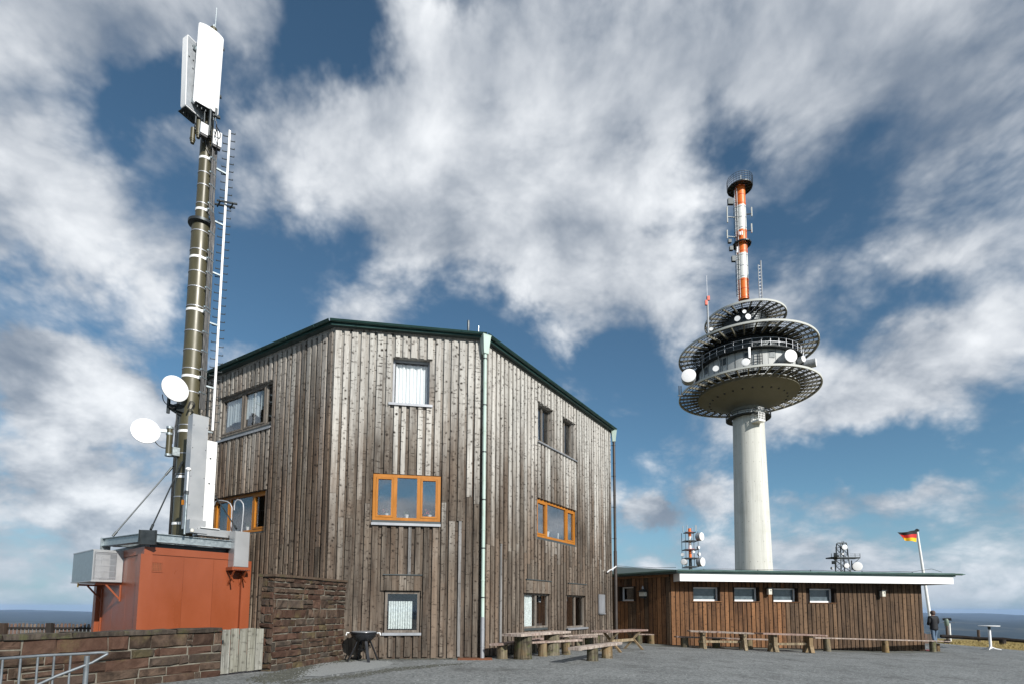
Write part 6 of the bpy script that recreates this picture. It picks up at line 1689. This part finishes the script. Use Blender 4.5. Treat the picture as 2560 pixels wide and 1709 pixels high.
for px, y, w, h in ((1824, 604, 0.45, 0.5), (1828, 622, 0.5, 0.6), (1834, 648, 0.55, 0.8), (1826, 505, 0.8, 0.9)):
    q = atY(px, y, TY - 0.4); mb.box(q, (w, 0.4, h))
mb.build('mast_equipment', M['dark'], tower)
mb = MB()
for px, y0, y1 in ((1843.5, 618, 632), (1850, 580, 588), (1855, 578, 588)): q = atY(px, (y0 + y1) / 2, TY - 0.85); mb.box(q, (0.14, 0.12, atY(px, y0, TY).z - atY(px, y1, TY).z))
mb.build('mast_panel', M['white'], tower)
# lattice pole on the right of the top platform, thin whip with red boxes on its left
q = atY(1902, 745, TY - 2.0); q = V(q.x, q.y, 0); z0, z1 = zCc + 0.15, tz(674, 1902)
la = thing('lattice_aerial', 'pale lattice aerial standing on the right of the top tower platform', 'aerial', q + V(0, 0, z0))
mb = MB()
for s in (-0.2, 0.2): mb.tube([q + V(s, 0, z0), q + V(s, 0, z1 - (0.6 if s < 0 else 0))], 0.06 if s < 0 else 0.10, 6)
z = z0
while z < z1 - 0.6: mb.bar(q + V(-0.2, 0, z), q + V(0.2, 0, z + 0.1), 0.07, 0.07); z += 0.5
mb.build('lattice', M['greyback'], la)
q = atY(1769.5, 790, TY - 1.5); q = V(q.x, q.y, 0)
wa = thing('whip_aerial', 'thin whip aerial with red boxes on the left of the top tower platform', 'aerial', q + V(0, 0, zB))
mb = MB(); mb.tube([q + V(0, 0, zB + 0.2), q + V(0, 0, tz(757, 1769))], 0.14, 8); mb.build('aerial_pole', M['greyback'], wa)
mb = MB(); mb.tube([q + V(0, 0, tz(757, 1769)), q + V(0, 0, tz(705, 1769))], 0.03, 5); mb.build('whip', M['zinc'], wa)
mb = MB(); mb.box(q + V(0.1, -0.1, tz(762, 1769)), (0.35, 0.3, 0.6)); mb.box(q + V(-0.22, -0.1, tz(773, 1769)), (0.3, 0.3, 0.7)); mb.build('red_box', M['signalred'], wa)
TG = 'white dishes on the telecom tower'
camd = (V(0, 0, 0) - T).normalized()
def tdish(px, py, rpx, Y, m, label, drum=0.0, parts=True):
    c = atY(px, py, Y); dish(c, m, rpx / 3.92 / FPX * Y / 1.05, label, 'dish_antenna', TG, parts=parts, drum=drum, seg=28)
def c3(x, y): return 1640 + x / 3.92, 700 + y / 3.92
right, left = V(0.35, -0.93, 0), V(-0.55, -0.83, 0)
for x, y, r, Y, m, lab, dr in (
    (1322, 738, 70, 67.0, V(0.10, -1, 0), 'big white drum dish on the front right of the main tower platform', 1.6),
    (878, 800, 42, 67.5, V(-0.28, -0.95, 0), 'medium white dish at the middle of the main tower platform', 0),
    (585, 862, 32, 68.5, V(-0.35, -0.93, 0), 'small white dish left of the middle on the main tower platform', 0),
    (320, 930, 74, 70.0, V(-0.30, -0.95, 0.05), 'big white drum dish at the left end of the main tower platform', 1.1),
    (1445, 768, 35, 70.0, V(0.45, -0.9, 0), 'small white drum dish right of the big drum on the main tower platform', 0.7),
    (1568, 803, 46, 72.5, V(0.80, -0.60, 0), 'white drum dish at the far right edge of the main tower platform', 1.5),
    (797, 379, 30, 70.5, V(-0.45, -0.9, 0), 'left dish of the three white dishes under the top tower platform', 0),
    (903, 360, 31, 70.5, V(0.1, -1, 0), 'right dish of the three white dishes under the top tower platform', 0),
    (866, 311, 21, 70.5, V(-0.2, -1, 0), 'upper smallest dish of the three white dishes under the top tower platform', 0),
    (541, 481, 20, 69.0, V(-0.3, -0.95, 0), 'small white dish on the left under the top tower platform', 0)):
    px, py = c3(x, y); tdish(px, py, r, Y, m, lab, dr)
mb = MB()                                             # poles that carry the dishes
for x, y, Y, z0, z1 in ((850, 340, 70.9, zB + 0.2, zCc - 0.3), (878, 800, 67.9, zA + 0.1, zA + 2.2), (612, 850, 68.8, zA + 0.1, zA + 2.6), (1330, 740, 68.0, zA + 0.1, zA + 1.2), (455, 900, 69.5, zA + 0.1, zA + 3.2), (650, 850, 68.6, zA + .1, zA + 2.4), (940, 800, 67.9, zA + .1, zA + 2.2), (1010, 760, 68.1, zA + .1, zA + 4.4), (1040, 760, 68.1, zA + .1, zA + 4.2), (541, 470, 69.4, zB + .2, zB + 2.4), (1445, 790, 70.6, zA + .1, zA + 2.8), (1175, 800, 68, zA + .1, zA + 1.2), (345, 960, 70.8, zA + .1, zA + 1.6), (1520, 420, 70, zB + .2, zB + 1.5), (1060, 390, 68.3, zB + .2, zB + 1.2)):
    px, py = c3(x, y); q = atY(px, py, Y); mb.tube([V(q.x, q.y, z0), V(q.x, q.y, z1)], 0.055, 6)
for i in range(4):
    a = atY(*c3(960, 745 + 28 * i), 68.0); b = atY(*c3(1045, 738 + 28 * i), 68.0); mb.tube([a, b], 0.04, 5)
mb.build('antenna_pole', M['dark'], tower)
mb = MB()
for k in range(30):
    a = 2 * math.pi * k / 30; u = V(math.cos(a), math.sin(a), 0)
    if k % 2: q = T + u * (RB - 0.4); mb.tube([q + V(0, 0, zB + .1), q + V(0, 0, zB + random.uniform(0.2, 0.6))], 0.05, 5)
mb.build('rim_stub', M['dark'], tower)
q = atY(*c3(915, 707), 67.6); mb = MB(); mb.box(q, (0.26, 0.16, 1.45)); props(mb.build('panel_antenna', M['radome']), 'white upright bar antenna above the middle dish of the main tower platform', 'antenna')
q = atY(*c3(235, 1075), 70.0); mb = MB(); mb.tube([q - V(0.12, 0, 0.8), q + V(-0.12, 0, 0.6)], 0.07, 6); mb.tube([q - V(-0.15, 0, 0.8), q + V(0.15, 0, 0.6)], 0.07, 6); mb.box(q - V(0, 0, 0.75), (0.6, 0.15, 0.1))
props(mb.build('rod_aerial', M['dark']), 'pair of short dark rod aerials on the left rim of the main tower platform', 'aerial')

# ================================================================== TWO SMALL MASTS BEYOND THE ANNEX ROOF
def s12(x, y): return 1680 + x / 12.06, 1300 + y / 12.06
SY = 100.0
sx = atY(1725.3, 1380, SY).x; SP = V(sx, SY, 0)
def sz_(y): return atY(*s12(545, y), SY).z
sm = thing('antenna_mast', 'small red and white antenna mast with dishes beyond the annex roof', 'mast', (sx, SY, -1))
mb = MB(); mb.lathe([(0.32, -1.0), (0.32, sz_(1385))], SP, n=16); mb.build('mast_foot', M['greyback'], sm, smooth=True)
for y0, y1, mt, r in ((1385, 1130, 'dark', 0.28), (1130, 870, 'towerorange', 0.27), (870, 480, 'towerwhite', 0.27), (480, 235, 'towerorange', 0.27)):
    mb = MB(); mb.lathe([(r, sz_(y0) + 0.01), (r, sz_(y1) - 0.01)], SP, n=16); mb.build('mast_section', M[mt], sm, smooth=True)
for y, mt, w in ((352, 'signalred', 1.75), (612, 'dark', 2.35), (870, 'signalred', 2.35), (1130, 'dark', 2.4), (1385, 'dark', 2.35)):
    z = sz_(y); mb = MB(); mb.lathe([(w * 0.46, -0.04), (w * 0.46, 0.04)], SP + V(0, 0, z), n=18); mb.build('mast_deck', M[mt], sm)
    mb = MB()
    for s in (-1, 1): mb.bar(SP + V(-w / 2, s * w / 2, z - 0.08), SP + V(w / 2, s * w / 2, z - 0.08), 0.10, 0.12); mb.bar(SP + V(s * w / 2, -w / 2, z - 0.08), SP + V(s * w / 2, w / 2, z - 0.08), 0.10, 0.12)
    mb.build('deck_frame', M['dark'], sm)
mb = MB()
for sx_ in (-1, 1):
    for sy_ in (-1, 1):
        q = SP + V(sx_ * 1.15, sy_ * 1.15, 0); mb.tube([q + V(0, 0, sz_(1385)), q + V(0, 0, sz_(352))], 0.055, 5)
for x in (1.5, 0.8): mb.tube([SP + V(x, -1.2, sz_(1385)), SP + V(x, -1.2, sz_(1130))], 0.07, 5)
mb.build('corner_post', M['dark'], sm)
mb = MB()
for x, y0, y1 in ((330, 160, 370), (455, 140, 330), (700, 130, 330), (735, 140, 340), (600, 200, 330)): px, py = s12(x, y0); q = atY(px, py, SY - 0.8); mb.tube([V(q.x, q.y, sz_(y1)), V(q.x, q.y, q.z)], 0.07, 5)
mb.build('rod_antenna', M['greyback'], sm)
SG = 'dishes on the small red and white mast'
for x, y, r, m, lab, dr in ((898, 478, 128, V(0.62, -0.78, 0), 'large white drum dish high on the right of the small red and white mast', 0.9),
    (928, 1243, 135, V(0.62, -0.78, 0), 'large white drum dish low on the right of the small red and white mast', 0.9),
    (350, 1243, 92, V(-0.55, -0.83, 0), 'greyish drum dish low on the left of the small red and white mast', 0.8),
    (815, 805, 48, V(0.6, -0.8, 0), 'upper small dish on the right of the small red and white mast', 0.3),
    (835, 1008, 50, V(0.6, -0.8, 0), 'lower small dish on the right of the small red and white mast', 0.3),
    (315, 1020, 50, V(-0.5, -0.86, 0), 'small dish on the left of the small red and white mast', 0.25),
    (655, 940, 40, V(0.2, -1, 0), 'tiny white dish in front of the small red and white mast', 0.2)):
    px, py = s12(x, y); c = atY(px, py, SY - 1.3); dish(c, m, r / 12.06 / FPX * SY / 1.02, lab, 'dish_antenna', SG, drum=dr, seg=22)

def l13(x, y): return 2040 + x / 13.07, 1320 + y / 13.07
LY = 110.0
lx = atY(*l13(860, 1000), LY).x; LP = V(lx, LY, 0)
def lz(y): return atY(*l13(860, y), LY).z
lt = thing('lattice_mast', 'dark steel lattice mast with dishes beyond the right part of the annex roof', 'mast', (lx, LY, -1))
def lw(z): return 0.62 + (lz(470) - z) * 0.055
zt0, zt1 = -1.0, lz(470)
mb = MB()
for sx_ in (-1, 1):
    for sy_ in (-1, 1): mb.bar(LP + V(sx_ * lw(zt0), sy_ * lw(zt0), zt0), LP + V(sx_ * lw(zt1), sy_ * lw(zt1), zt1), 0.16, 0.16)
mb.build('leg', M['dark'], lt)
mb = MB(); n = 14; 
for i in range(n):
    za, zb3 = zt0 + (zt1 - zt0) * i / n, zt0 + (zt1 - zt0) * (i + 1) / n; wa_, wb_ = lw(za), lw(zb3)
    for sgn in (-1, 1):
        mb.bar(LP + V(-wa_, sgn * wa_, za), LP + V(wb_, sgn * wb_, zb3), 0.06, 0.06); mb.bar(LP + V(wa_, sgn * wa_, za), LP + V(-wb_, sgn * wb_, zb3), 0.06, 0.06)
        mb.bar(LP + V(sgn * wa_, -wa_, za), LP + V(sgn * wb_, wb_, zb3), 0.06, 0.06)
        mb.bar(LP + V(-wb_, sgn * wb_, zb3), LP + V(wb_, sgn * wb_, zb3), 0.07, 0.07)
mb.build('bracing', M['dark'], lt)
zp_ = lz(960); mb = MB()
xa, xb = atY(*l13(415, 970), LY).x, atY(*l13(1340, 950), LY).x
for s in (-1.0, 1.0): mb.bar(V(xa, LY + s, zp_), V(xb, LY + s, zp_), 0.12, 0.26)
mb.bar(V(xa, LY - 1, zp_), V(xa, LY + 1, zp_), 0.12, 0.26); mb.bar(V(xb, LY - 1, zp_), V(xb, LY + 1, zp_), 0.12, 0.26); mb.box(V((xa + xb) / 2, LY, zp_ + 0.10), (xb - xa, 2.0, 0.05))
for h in (0.4, 0.75): mb.bar(V(LP.x + 1, LY - 1, zp_ + h), V(xb, LY - 1, zp_ + h), 0.06, 0.06)
for x in (xa, xb, (LP.x + 1 + xb) / 2): mb.bar(V(x, LY - 1, zp_), V(x, LY - 1, zp_ + 0.85), 0.07, 0.07)
mb.bar(V(xb, LY - 1, zp_), V(LP.x + 1.3, LY - 1, zp_ - 1.6), 0.09, 0.09); mb.bar(V(xa, LY - 1, zp_), V(LP.x - 1.3, LY - 1, zp_ - 1.2), 0.09, 0.09)
mb.build('side_deck', M['dark'], lt)
mb = MB()
for x, y0, y1 in ((655, 590, 960), (1160, 1040, 1360), (620, 960, 1360), (1030, 680, 900)): q = atY(*l13(x, y0), LY - 1); mb.tube([V(q.x, q.y, lz(y1)), V(q.x, q.y, q.z)], 0.12, 6)
for x, y0 in ((850, 405), (905, 405), (930, 450)): q = atY(*l13(x, y0), LY); mb.tube([V(q.x, q.y, zt1), V(q.x, q.y, q.z)], 0.06, 5)
mb.bar(LP + V(-1.4, -1, lz(630)), LP + V(-0.6, -0.7, lz(630)), 0.08, 0.08); mb.bar(LP + V(-0.8, 0, zt1), LP + V(0.8, 0, zt1), 0.2, 0.2)
mb.build('side_pole', M['dark'], lt)
LG_ = 'dishes on the dark lattice mast'
for x, y, r, m, lab, dr, lit in ((935, 605, 88, V(-0.2, -0.98, 0), 'white dish at the top of the dark lattice mast', 0.5, 'radome'),
    (885, 825, 32, V(-0.2, -0.98, 0), 'tiny white dish in the middle of the dark lattice mast', 0.3, 'radome'),
    (585, 895, 112, V(-0.85, 0.5, 0), 'dark dish seen from behind on the left deck of the dark lattice mast', 0.6, 'dark'),
    (1005, 1210, 82, V(-0.2, -0.98, 0), 'white dish low in front of the dark lattice mast', 0.5, 'radome'),
    (1358, 1232, 152, V(-0.35, -0.94, 0), 'largest white dish beside the right foot of the dark lattice mast', 0.9, 'radome'),
    (515, 1105, 56, V(-0.85, 0.5, 0), 'small dark drum dish under the left deck of the dark lattice mast', 0.6, 'dark'),
    (548, 1290, 48, V(0.3, -0.95, 0), 'small pale dish at the left foot of the dark lattice mast', 0.3, 'greyback')):
    c = atY(*l13(x, y), LY - 1.6); dish(c, m, r / 13.07 / FPX * LY / 1.06, lab, 'dish_antenna', LG_, drum=dr, lit=lit, back='dark', seg=22)

# ================================================================== FORECOURT EDGE ON THE RIGHT
PY_ = 34.0
p1, p2 = atY(2330.5, 1578, PY_), atY(2293, 1328, PY_)
dirp = (p2 - p1).normalized(); foot = p1 - dirp * ((p1.z + 0.3) / dirp.z)
fp = thing('flagpole', 'leaning white flagpole behind the right end of the annex', 'flagpole', foot)
mb = MB(); mb.tube([foot, p2], [0.10, 0.065], 12); mb.build('pole', M['towerwhite'], fp, smooth=True)
mb = MB(); mb.lathe([(0.05, 0), (0.12, 0.05), (0.13, 0.12), (0.04, 0.2)], p2, dirp, n=10); mb.build('pole_cap', M['dark'], fp)
ff = [(2292, 1323.5), (2246.5, 1330), (2256.5, 1347), (2290.5, 1353.5)]     # flag outline: top pole, top fly, bottom fly, bottom pole
A_, B_, C_, D_ = (atY(x, y, PY_ - 0.1) for x, y in ff)
fl = thing('flag', 'black, red and gold flag blowing to the left from the flagpole', 'flag', A_)
for k, mt in enumerate(('flagblack', 'flagred', 'flaggold')):
    mb = MB(); vs = []; N = 14
    for s_ in (0, 1):
        for i in range(N + 1):
            u = i / N
            for j in range(4):
                v = (k + j / 3) / 3
                P = A_.lerp(B_, u).lerp(D_.lerp(C_, u), v)
                wv = 0.14 * u * math.sin(u * 8.5 + v * 1.8); P = P + V(0.0, wv - 0.012 * s_, 0.05 * math.sin(u * 7 + 0.5) * u)
                vs.append(P)
    q = (N + 1) * 4
    for i in range(N):
        for j in range(3):
            a = i * 4 + j; mb.f.append([a, a + 4, a + 5, a + 1]); mb.f.append([q + a, q + a + 1, q + a + 5, q + a + 4])
    for i in range(N): mb.f += [[i * 4, q + i * 4, q + i * 4 + 4, i * 4 + 4], [i * 4 + 3, i * 4 + 7, q + i * 4 + 7, q + i * 4 + 3]]
    mb.v = vs; mb.build('stripe', M[mt], fl, smooth=True)

# small dark paling screen beside the annex
sY = 31.5; sA, sB = atY(2311, 1583, sY), atY(2341, 1583, sY)
sf = thing('paling_fence', 'short dark paling fence behind the person at the right end of the annex', 'fence', V(sA.x, sY, gz(sA.x)))
n = 9
for i in range(n):
    x = sA.x + (sB.x - sA.x) * (i + 0.5) / n; zt = sA.z + random.uniform(-0.02, 0.03); zb5 = gz(x) - 0.05
    mb = MB(); mb.box(V(x, sY, (zt + zb5) / 2), (0.065, 0.03, zt - zb5)); mb.build('paling', M['fence'], sf)
mb = MB(); mb.bar(V(sA.x, sY + 0.04, sA.z - 0.15), V(sB.x, sY + 0.04, sA.z - 0.15), 0.05, 0.08); mb.build('fence_rail', M['blackwood'], sf)

# log rail fence
RYs = [(2352, 1589, 32.5), (2395, 1591, 32.3), (2450, 1594.5, 31.8), (2505, 1597, 31.2), (2560, 1602, 30.6), (2640, 1609, 29.8)]
lf = thing('log_rail_fence', 'dark log rail fence along the dry grass at the right', 'fence', atY(2505, 1612, 31.2))
pts = [atY(*q) for q in RYs]
mb = MB(); mb.tube([p + V(0, 0, random.uniform(-0.015, 0.015)) for p in pts], [0.105, 0.11, 0.10, 0.11, 0.10, 0.11], 10); mb.build('log_rail', M['blackwood'], lf, smooth=True)
for px, Y in ((2368, 32.3), (2506, 31.1), (2620, 29.9)):
    q = atY(px, 1598, Y); mb = MB(); mb.tube([V(q.x, q.y, gz(q.x) - 0.25), V(q.x, q.y, q.z + 0.02)], 0.16, 10); mb.build('fence_post', M['blackwood'], lf, smooth=True)
q = atY(2447, 1590, 33.5); mb = MB(); mb.tube([V(q.x, q.y, -0.9), V(q.x, q.y, atY(2447, 1573, 33.5).z)], 0.075, 10); props(mb.build('wooden_post', M['fence'], smooth=True), 'short brown wooden post standing behind the log rail fence', 'post')

# coin telescope on its post
q = atY(2368, 1580, 33.0); tvz = atY(2368, 1552, 33.0).z
tv = thing('viewing_telescope', 'grey-green coin telescope on a post behind the log rail fence', 'telescope', V(q.x, q.y, -0.3))
mb = MB(); mb.tube([V(q.x, q.y, -0.6), V(q.x, q.y, tvz - 0.2)], 0.075, 10); mb.build('post', M['fence'], tv, smooth=True)
mb = MB(); c = V(q.x, q.y, tvz); mb.lathe([(0.05, -0.30), (0.115, -0.22), (0.125, 0.05), (0.10, 0.16), (0.04, 0.19)], c, n=14); mb.build('head', M['scopegreen'], tv, smooth=True)
mb = MB(); mb.lathe([(0.07, -0.18), (0.085, 0.0), (0.085, 0.24)], c + V(0, 0, 0.14), V(0.8, -0.5, 0.0), n=12); mb.build('barrel', M['dark'], tv, smooth=True)
mb = MB(); mb.tube([c + V(0.1, -0.02, -0.06), c + V(0.46, -0.05, -0.08)], 0.014, 6); mb.tube([c + V(-0.1, 0, -0.03), c + V(-0.2, 0, -0.06)], 0.02, 6); mb.build('handle', M['dark'], tv)
q2 = atY(2374.5, 1575, 34.0); mb = MB(); mb.tube([V(q2.x, q2.y, -0.9), V(q2.x, q2.y, atY(2374, 1557, 34.0).z)], 0.055, 10); props(mb.build('white_post', M['towerwhite'], smooth=True), 'white post standing right behind the coin telescope', 'post')

# white high table
wq = hit(2477, 1623); zt = atY(2475, 1563, wq.y).z; g0 = gz(wq.x)
bt = thing('bar_table', 'white high round table standing alone on the pavement at the right', 'table', V(wq.x, wq.y, g0))
c = V(wq.x, wq.y, 0)
mb = MB(); mb.lathe([(0.40, -0.022), (0.42, -0.010), (0.42, 0.008), (0.41, 0.015), (0.02, 0.015)], c + V(0, 0, zt), n=36); mb.build('tabletop', M['radome'], bt, smooth=True)
mb = MB(); mb.lathe([(0.045, -0.20), (0.06, -0.05), (0.10, -0.024)], c + V(0, 0, zt), n=14); mb.build('collar', M['dark'], bt, smooth=True)
mb = MB(); mb.tube([c + V(0, 0, g0 + 0.06), c + V(0, 0, zt - 0.18)], 0.058, 14); mb.build('column', M['radome'], bt, smooth=True)
for an in (-20, 100, 220): u = V(math.cos(math.radians(an)), math.sin(math.radians(an)), 0); mb = MB(); mb.tube([c + u * 0.04 + V(0, 0, g0 + 0.13), c + u * 0.2 + V(0, 0, g0 + 0.06), c + u * 0.42 + V(0, 0, g0 + 0.018)], [0.03, 0.024, 0.018], 8); mb.build('foot', M['radome'], bt, smooth=True)

# ------------------------------------------------------------------ person seen from behind
pp_ = hit(2338, 1611)
per = thing('person', 'person in black jacket and blue jeans walking away beside the right annex end', 'person', V(pp_.x, pp_.y, gz(pp_.x)))
hsc = (atY(2338, 1524.5, pp_.y).z - gz(pp_.x)) / 1.76
def skinned(name, nodes, edges, mt, parent, lvl=2):
    me = bpy.data.meshes.new(name); me.from_pydata([Vector(p) * hsc for p, r in nodes], edges, [])
    o = link(bpy.data.objects.new(name, me)); o.parent = parent; BASE[o.name] = BASE[parent.name].copy()
    sk = o.modifiers.new('skin', 'SKIN'); sk.use_smooth_shade = True
    lay = me.skin_vertices[0].data if me.skin_vertices else None
    if lay is None:
        bm = bmesh.new(); bm.from_mesh(me); bm.verts.layers.skin.verify(); bm.to_mesh(me); bm.free(); lay = me.skin_vertices[0].data
    for i, (p, r) in enumerate(nodes):
        rr = r if isinstance(r, tuple) else (r, r); lay[i].radius = (rr[0] * hsc, rr[1] * hsc); lay[i].use_root = (i == 0)
    ss = o.modifiers.new('smooth', 'SUBSURF'); ss.levels = lvl; ss.render_levels = lvl
    me.materials.append(mt); return o
# walking away from the camera, turned a little to the right, head bowed; hands held in front
body = [((0, 0.02, 0.93), 0.08), ((0, 0.02, 1.10), 0.08), ((0, 0.03, 1.30), 0.085), ((0, 0.03, 1.44), 0.075), ((0, 0.05, 1.52), 0.05), ((0.015, 0.07, 1.60), 0.078), ((0.02, 0.08, 1.69), 0.075),
        ((-0.17, 0.02, 1.41), 0.055), ((-0.23, 0.0, 1.16), 0.043), ((-0.16, 0.19, 1.02), 0.034), ((-0.10, 0.26, 1.02), 0.028),
        ((0.17, 0.02, 1.41), 0.055), ((0.23, 0.02, 1.16), 0.043), ((0.17, 0.21, 1.02), 0.034), ((0.11, 0.27, 1.02), 0.028),
        ((-0.09, 0.0, 0.88), 0.085), ((-0.095, -0.02, 0.48), 0.055), ((-0.10, -0.12, 0.09), 0.04), ((-0.10, 0.0, 0.035), 0.035), ((-0.10, 0.07, 0.03), 0.03),
        ((0.09, 0.0, 0.88), 0.085), ((0.10, 0.10, 0.48), 0.055), ((0.12, 0.10, 0.09), 0.04), ((0.125, 0.22, 0.035), 0.035), ((0.13, 0.28, 0.03), 0.03)]
bed = [(0, 1), (1, 2), (2, 3), (3, 4), (4, 5), (5, 6), (3, 7), (7, 8), (8, 9), (9, 10), (3, 11), (11, 12), (12, 13), (13, 14), (0, 15), (15, 16), (16, 17), (17, 18), (18, 19), (0, 20), (20, 21), (21, 22), (22, 23), (23, 24)]
skinned('body', body, bed, M['skin'], per)
jk = [((0, 0, 0.72), (0.20, 0.17)), ((0, 0, 0.84), (0.215, 0.17)), ((0, 0, 1.08), (0.18, 0.15)), ((0, 0.01, 1.28), (0.20, 0.15)), ((0, 0.03, 1.42), (0.13, 0.11)), ((0, 0.05, 1.50), 0.075),
      ((-0.18, 0.02, 1.40), 0.09), ((-0.25, 0.0, 1.15), 0.075), ((-0.17, 0.18, 1.02), 0.06), ((0.18, 0.02, 1.40), 0.09), ((0.25, 0.02, 1.15), 0.075), ((0.18, 0.20, 1.02), 0.06)]
skinned('jacket', jk, [(0, 1), (1, 2), (2, 3), (3, 4), (4, 5), (4, 6), (6, 7), (7, 8), (4, 9), (9, 10), (10, 11)], M['cloth'], per)
jn = [((0, 0, 0.90), (0.11, 0.10)), ((-0.09, 0.0, 0.80), 0.105), ((-0.095, -0.02, 0.48), 0.078), ((-0.10, -0.115, 0.10), 0.068), ((0.09, 0.0, 0.80), 0.105), ((0.10, 0.10, 0.48), 0.078), ((0.12, 0.10, 0.10), 0.068)]
skinned('jeans', jn, [(0, 1), (1, 2), (2, 3), (0, 4), (4, 5), (5, 6)], M['jeans'], per)
skinned('hair', [((0.016, 0.02, 1.50), 0.085), ((0.018, 0.035, 1.60), 0.125), ((0.02, 0.06, 1.70), 0.125), ((0.02, 0.075, 1.76), 0.07)], [(0, 1), (1, 2), (2, 3)], M['hair'], per)
for x, y in ((-0.10, -0.03), (0.127, 0.20)):
    mb = MB(); o_ = BASE[per.name]; mb.box(o_ + V(x, y, 0.045) * hsc, (0.10, 0.27, 0.085)); mb.build('shoe', M['black'], per)
for s, w in ((-1, 0), (1, 0)):                        # hands with five fingers, half hidden in front of the body
    c = V(s * 0.09, 0.27, 1.02); pal = [(c, 0.022), (c + V(-s * 0.05, 0.03, -0.01), 0.026)]; ed = [(0, 1)]
    for i in range(4):
        b = c + V(-s * 0.06, 0.035, 0.022 - 0.016 * i); k = len(pal); L = (0.9, 1.0, 0.95, 0.75)[i]
        pal += [(b + V(-s * 0.03 * L, 0.005, -0.004), 0.009), (b + V(-s * 0.05 * L, -0.012, -0.008), 0.008)]; ed += [(1, k), (k, k + 1)]
    k = len(pal); pal += [(c + V(-s * 0.02, 0.03, 0.035), 0.010), (c + V(-s * 0.045, 0.045, 0.05), 0.009)]; ed += [(0, k), (k, k + 1)]
    skinned('hand', pal, ed, M['skin'], per, 1)

# ------------------------------------------------------------------ dry grass strip
random.seed(5)
vs = []; fs = []
ed = (EDGE_B - EDGE_A); el = ed.length; ed.normalize(); out = V(EDGE_N.x, EDGE_N.y, 0).normalized()
for i in range(26000):
    a = random.uniform(-3, min(el, 14)); b = random.uniform(-0.03, 1) ** 1.0 * 9.5; q = EDGE_A + ed * a + out * b
    z = gz(q.x) - 0.035; h = random.uniform(0.05, 0.16) * (0.5 if b < 0.8 else 1); an = random.uniform(0, 6.28); w = random.uniform(0.006, 0.014)
    t_ = V(math.cos(an) * w, math.sin(an) * w, 0); l = V(random.gauss(0, 0.05), random.gauss(0, 0.05), h); n = len(vs); p = V(q.x, q.y, z)
    vs += [p - t_, p + t_, p + l]; fs.append((n, n + 1, n + 2))
me = bpy.data.meshes.new('grass'); me.from_pydata(vs, [], fs); me.materials.append(M['grass'])
props(link(bpy.data.objects.new('grass', me)), kind='stuff')

# ================================================================== AIR
def haze(dens):
    m = bpy.data.materials.new('haze'); m.use_nodes = True; nt = m.node_tree; nt.nodes.clear()
    o = nt.nodes.new('ShaderNodeOutputMaterial'); v = nt.nodes.new('ShaderNodeVolumePrincipled')
    v.inputs['Density'].default_value = dens; v.inputs['Color'].default_value = (0.46, 0.64, 0.94, 1); v.inputs['Anisotropy'].default_value = 0.0
    nt.links.new(v.outputs[0], o.inputs['Volume'])
    zlo = -1200.0
    mb = MB(); mb.box(V(6, 14, (zlo + 90) / 2), (80000, 80000, 90 - zlo))
    ob = mb.build('haze', m, loc=V(0, 0, 0)); ob['kind'] = 'stuff'
haze(HAZE)
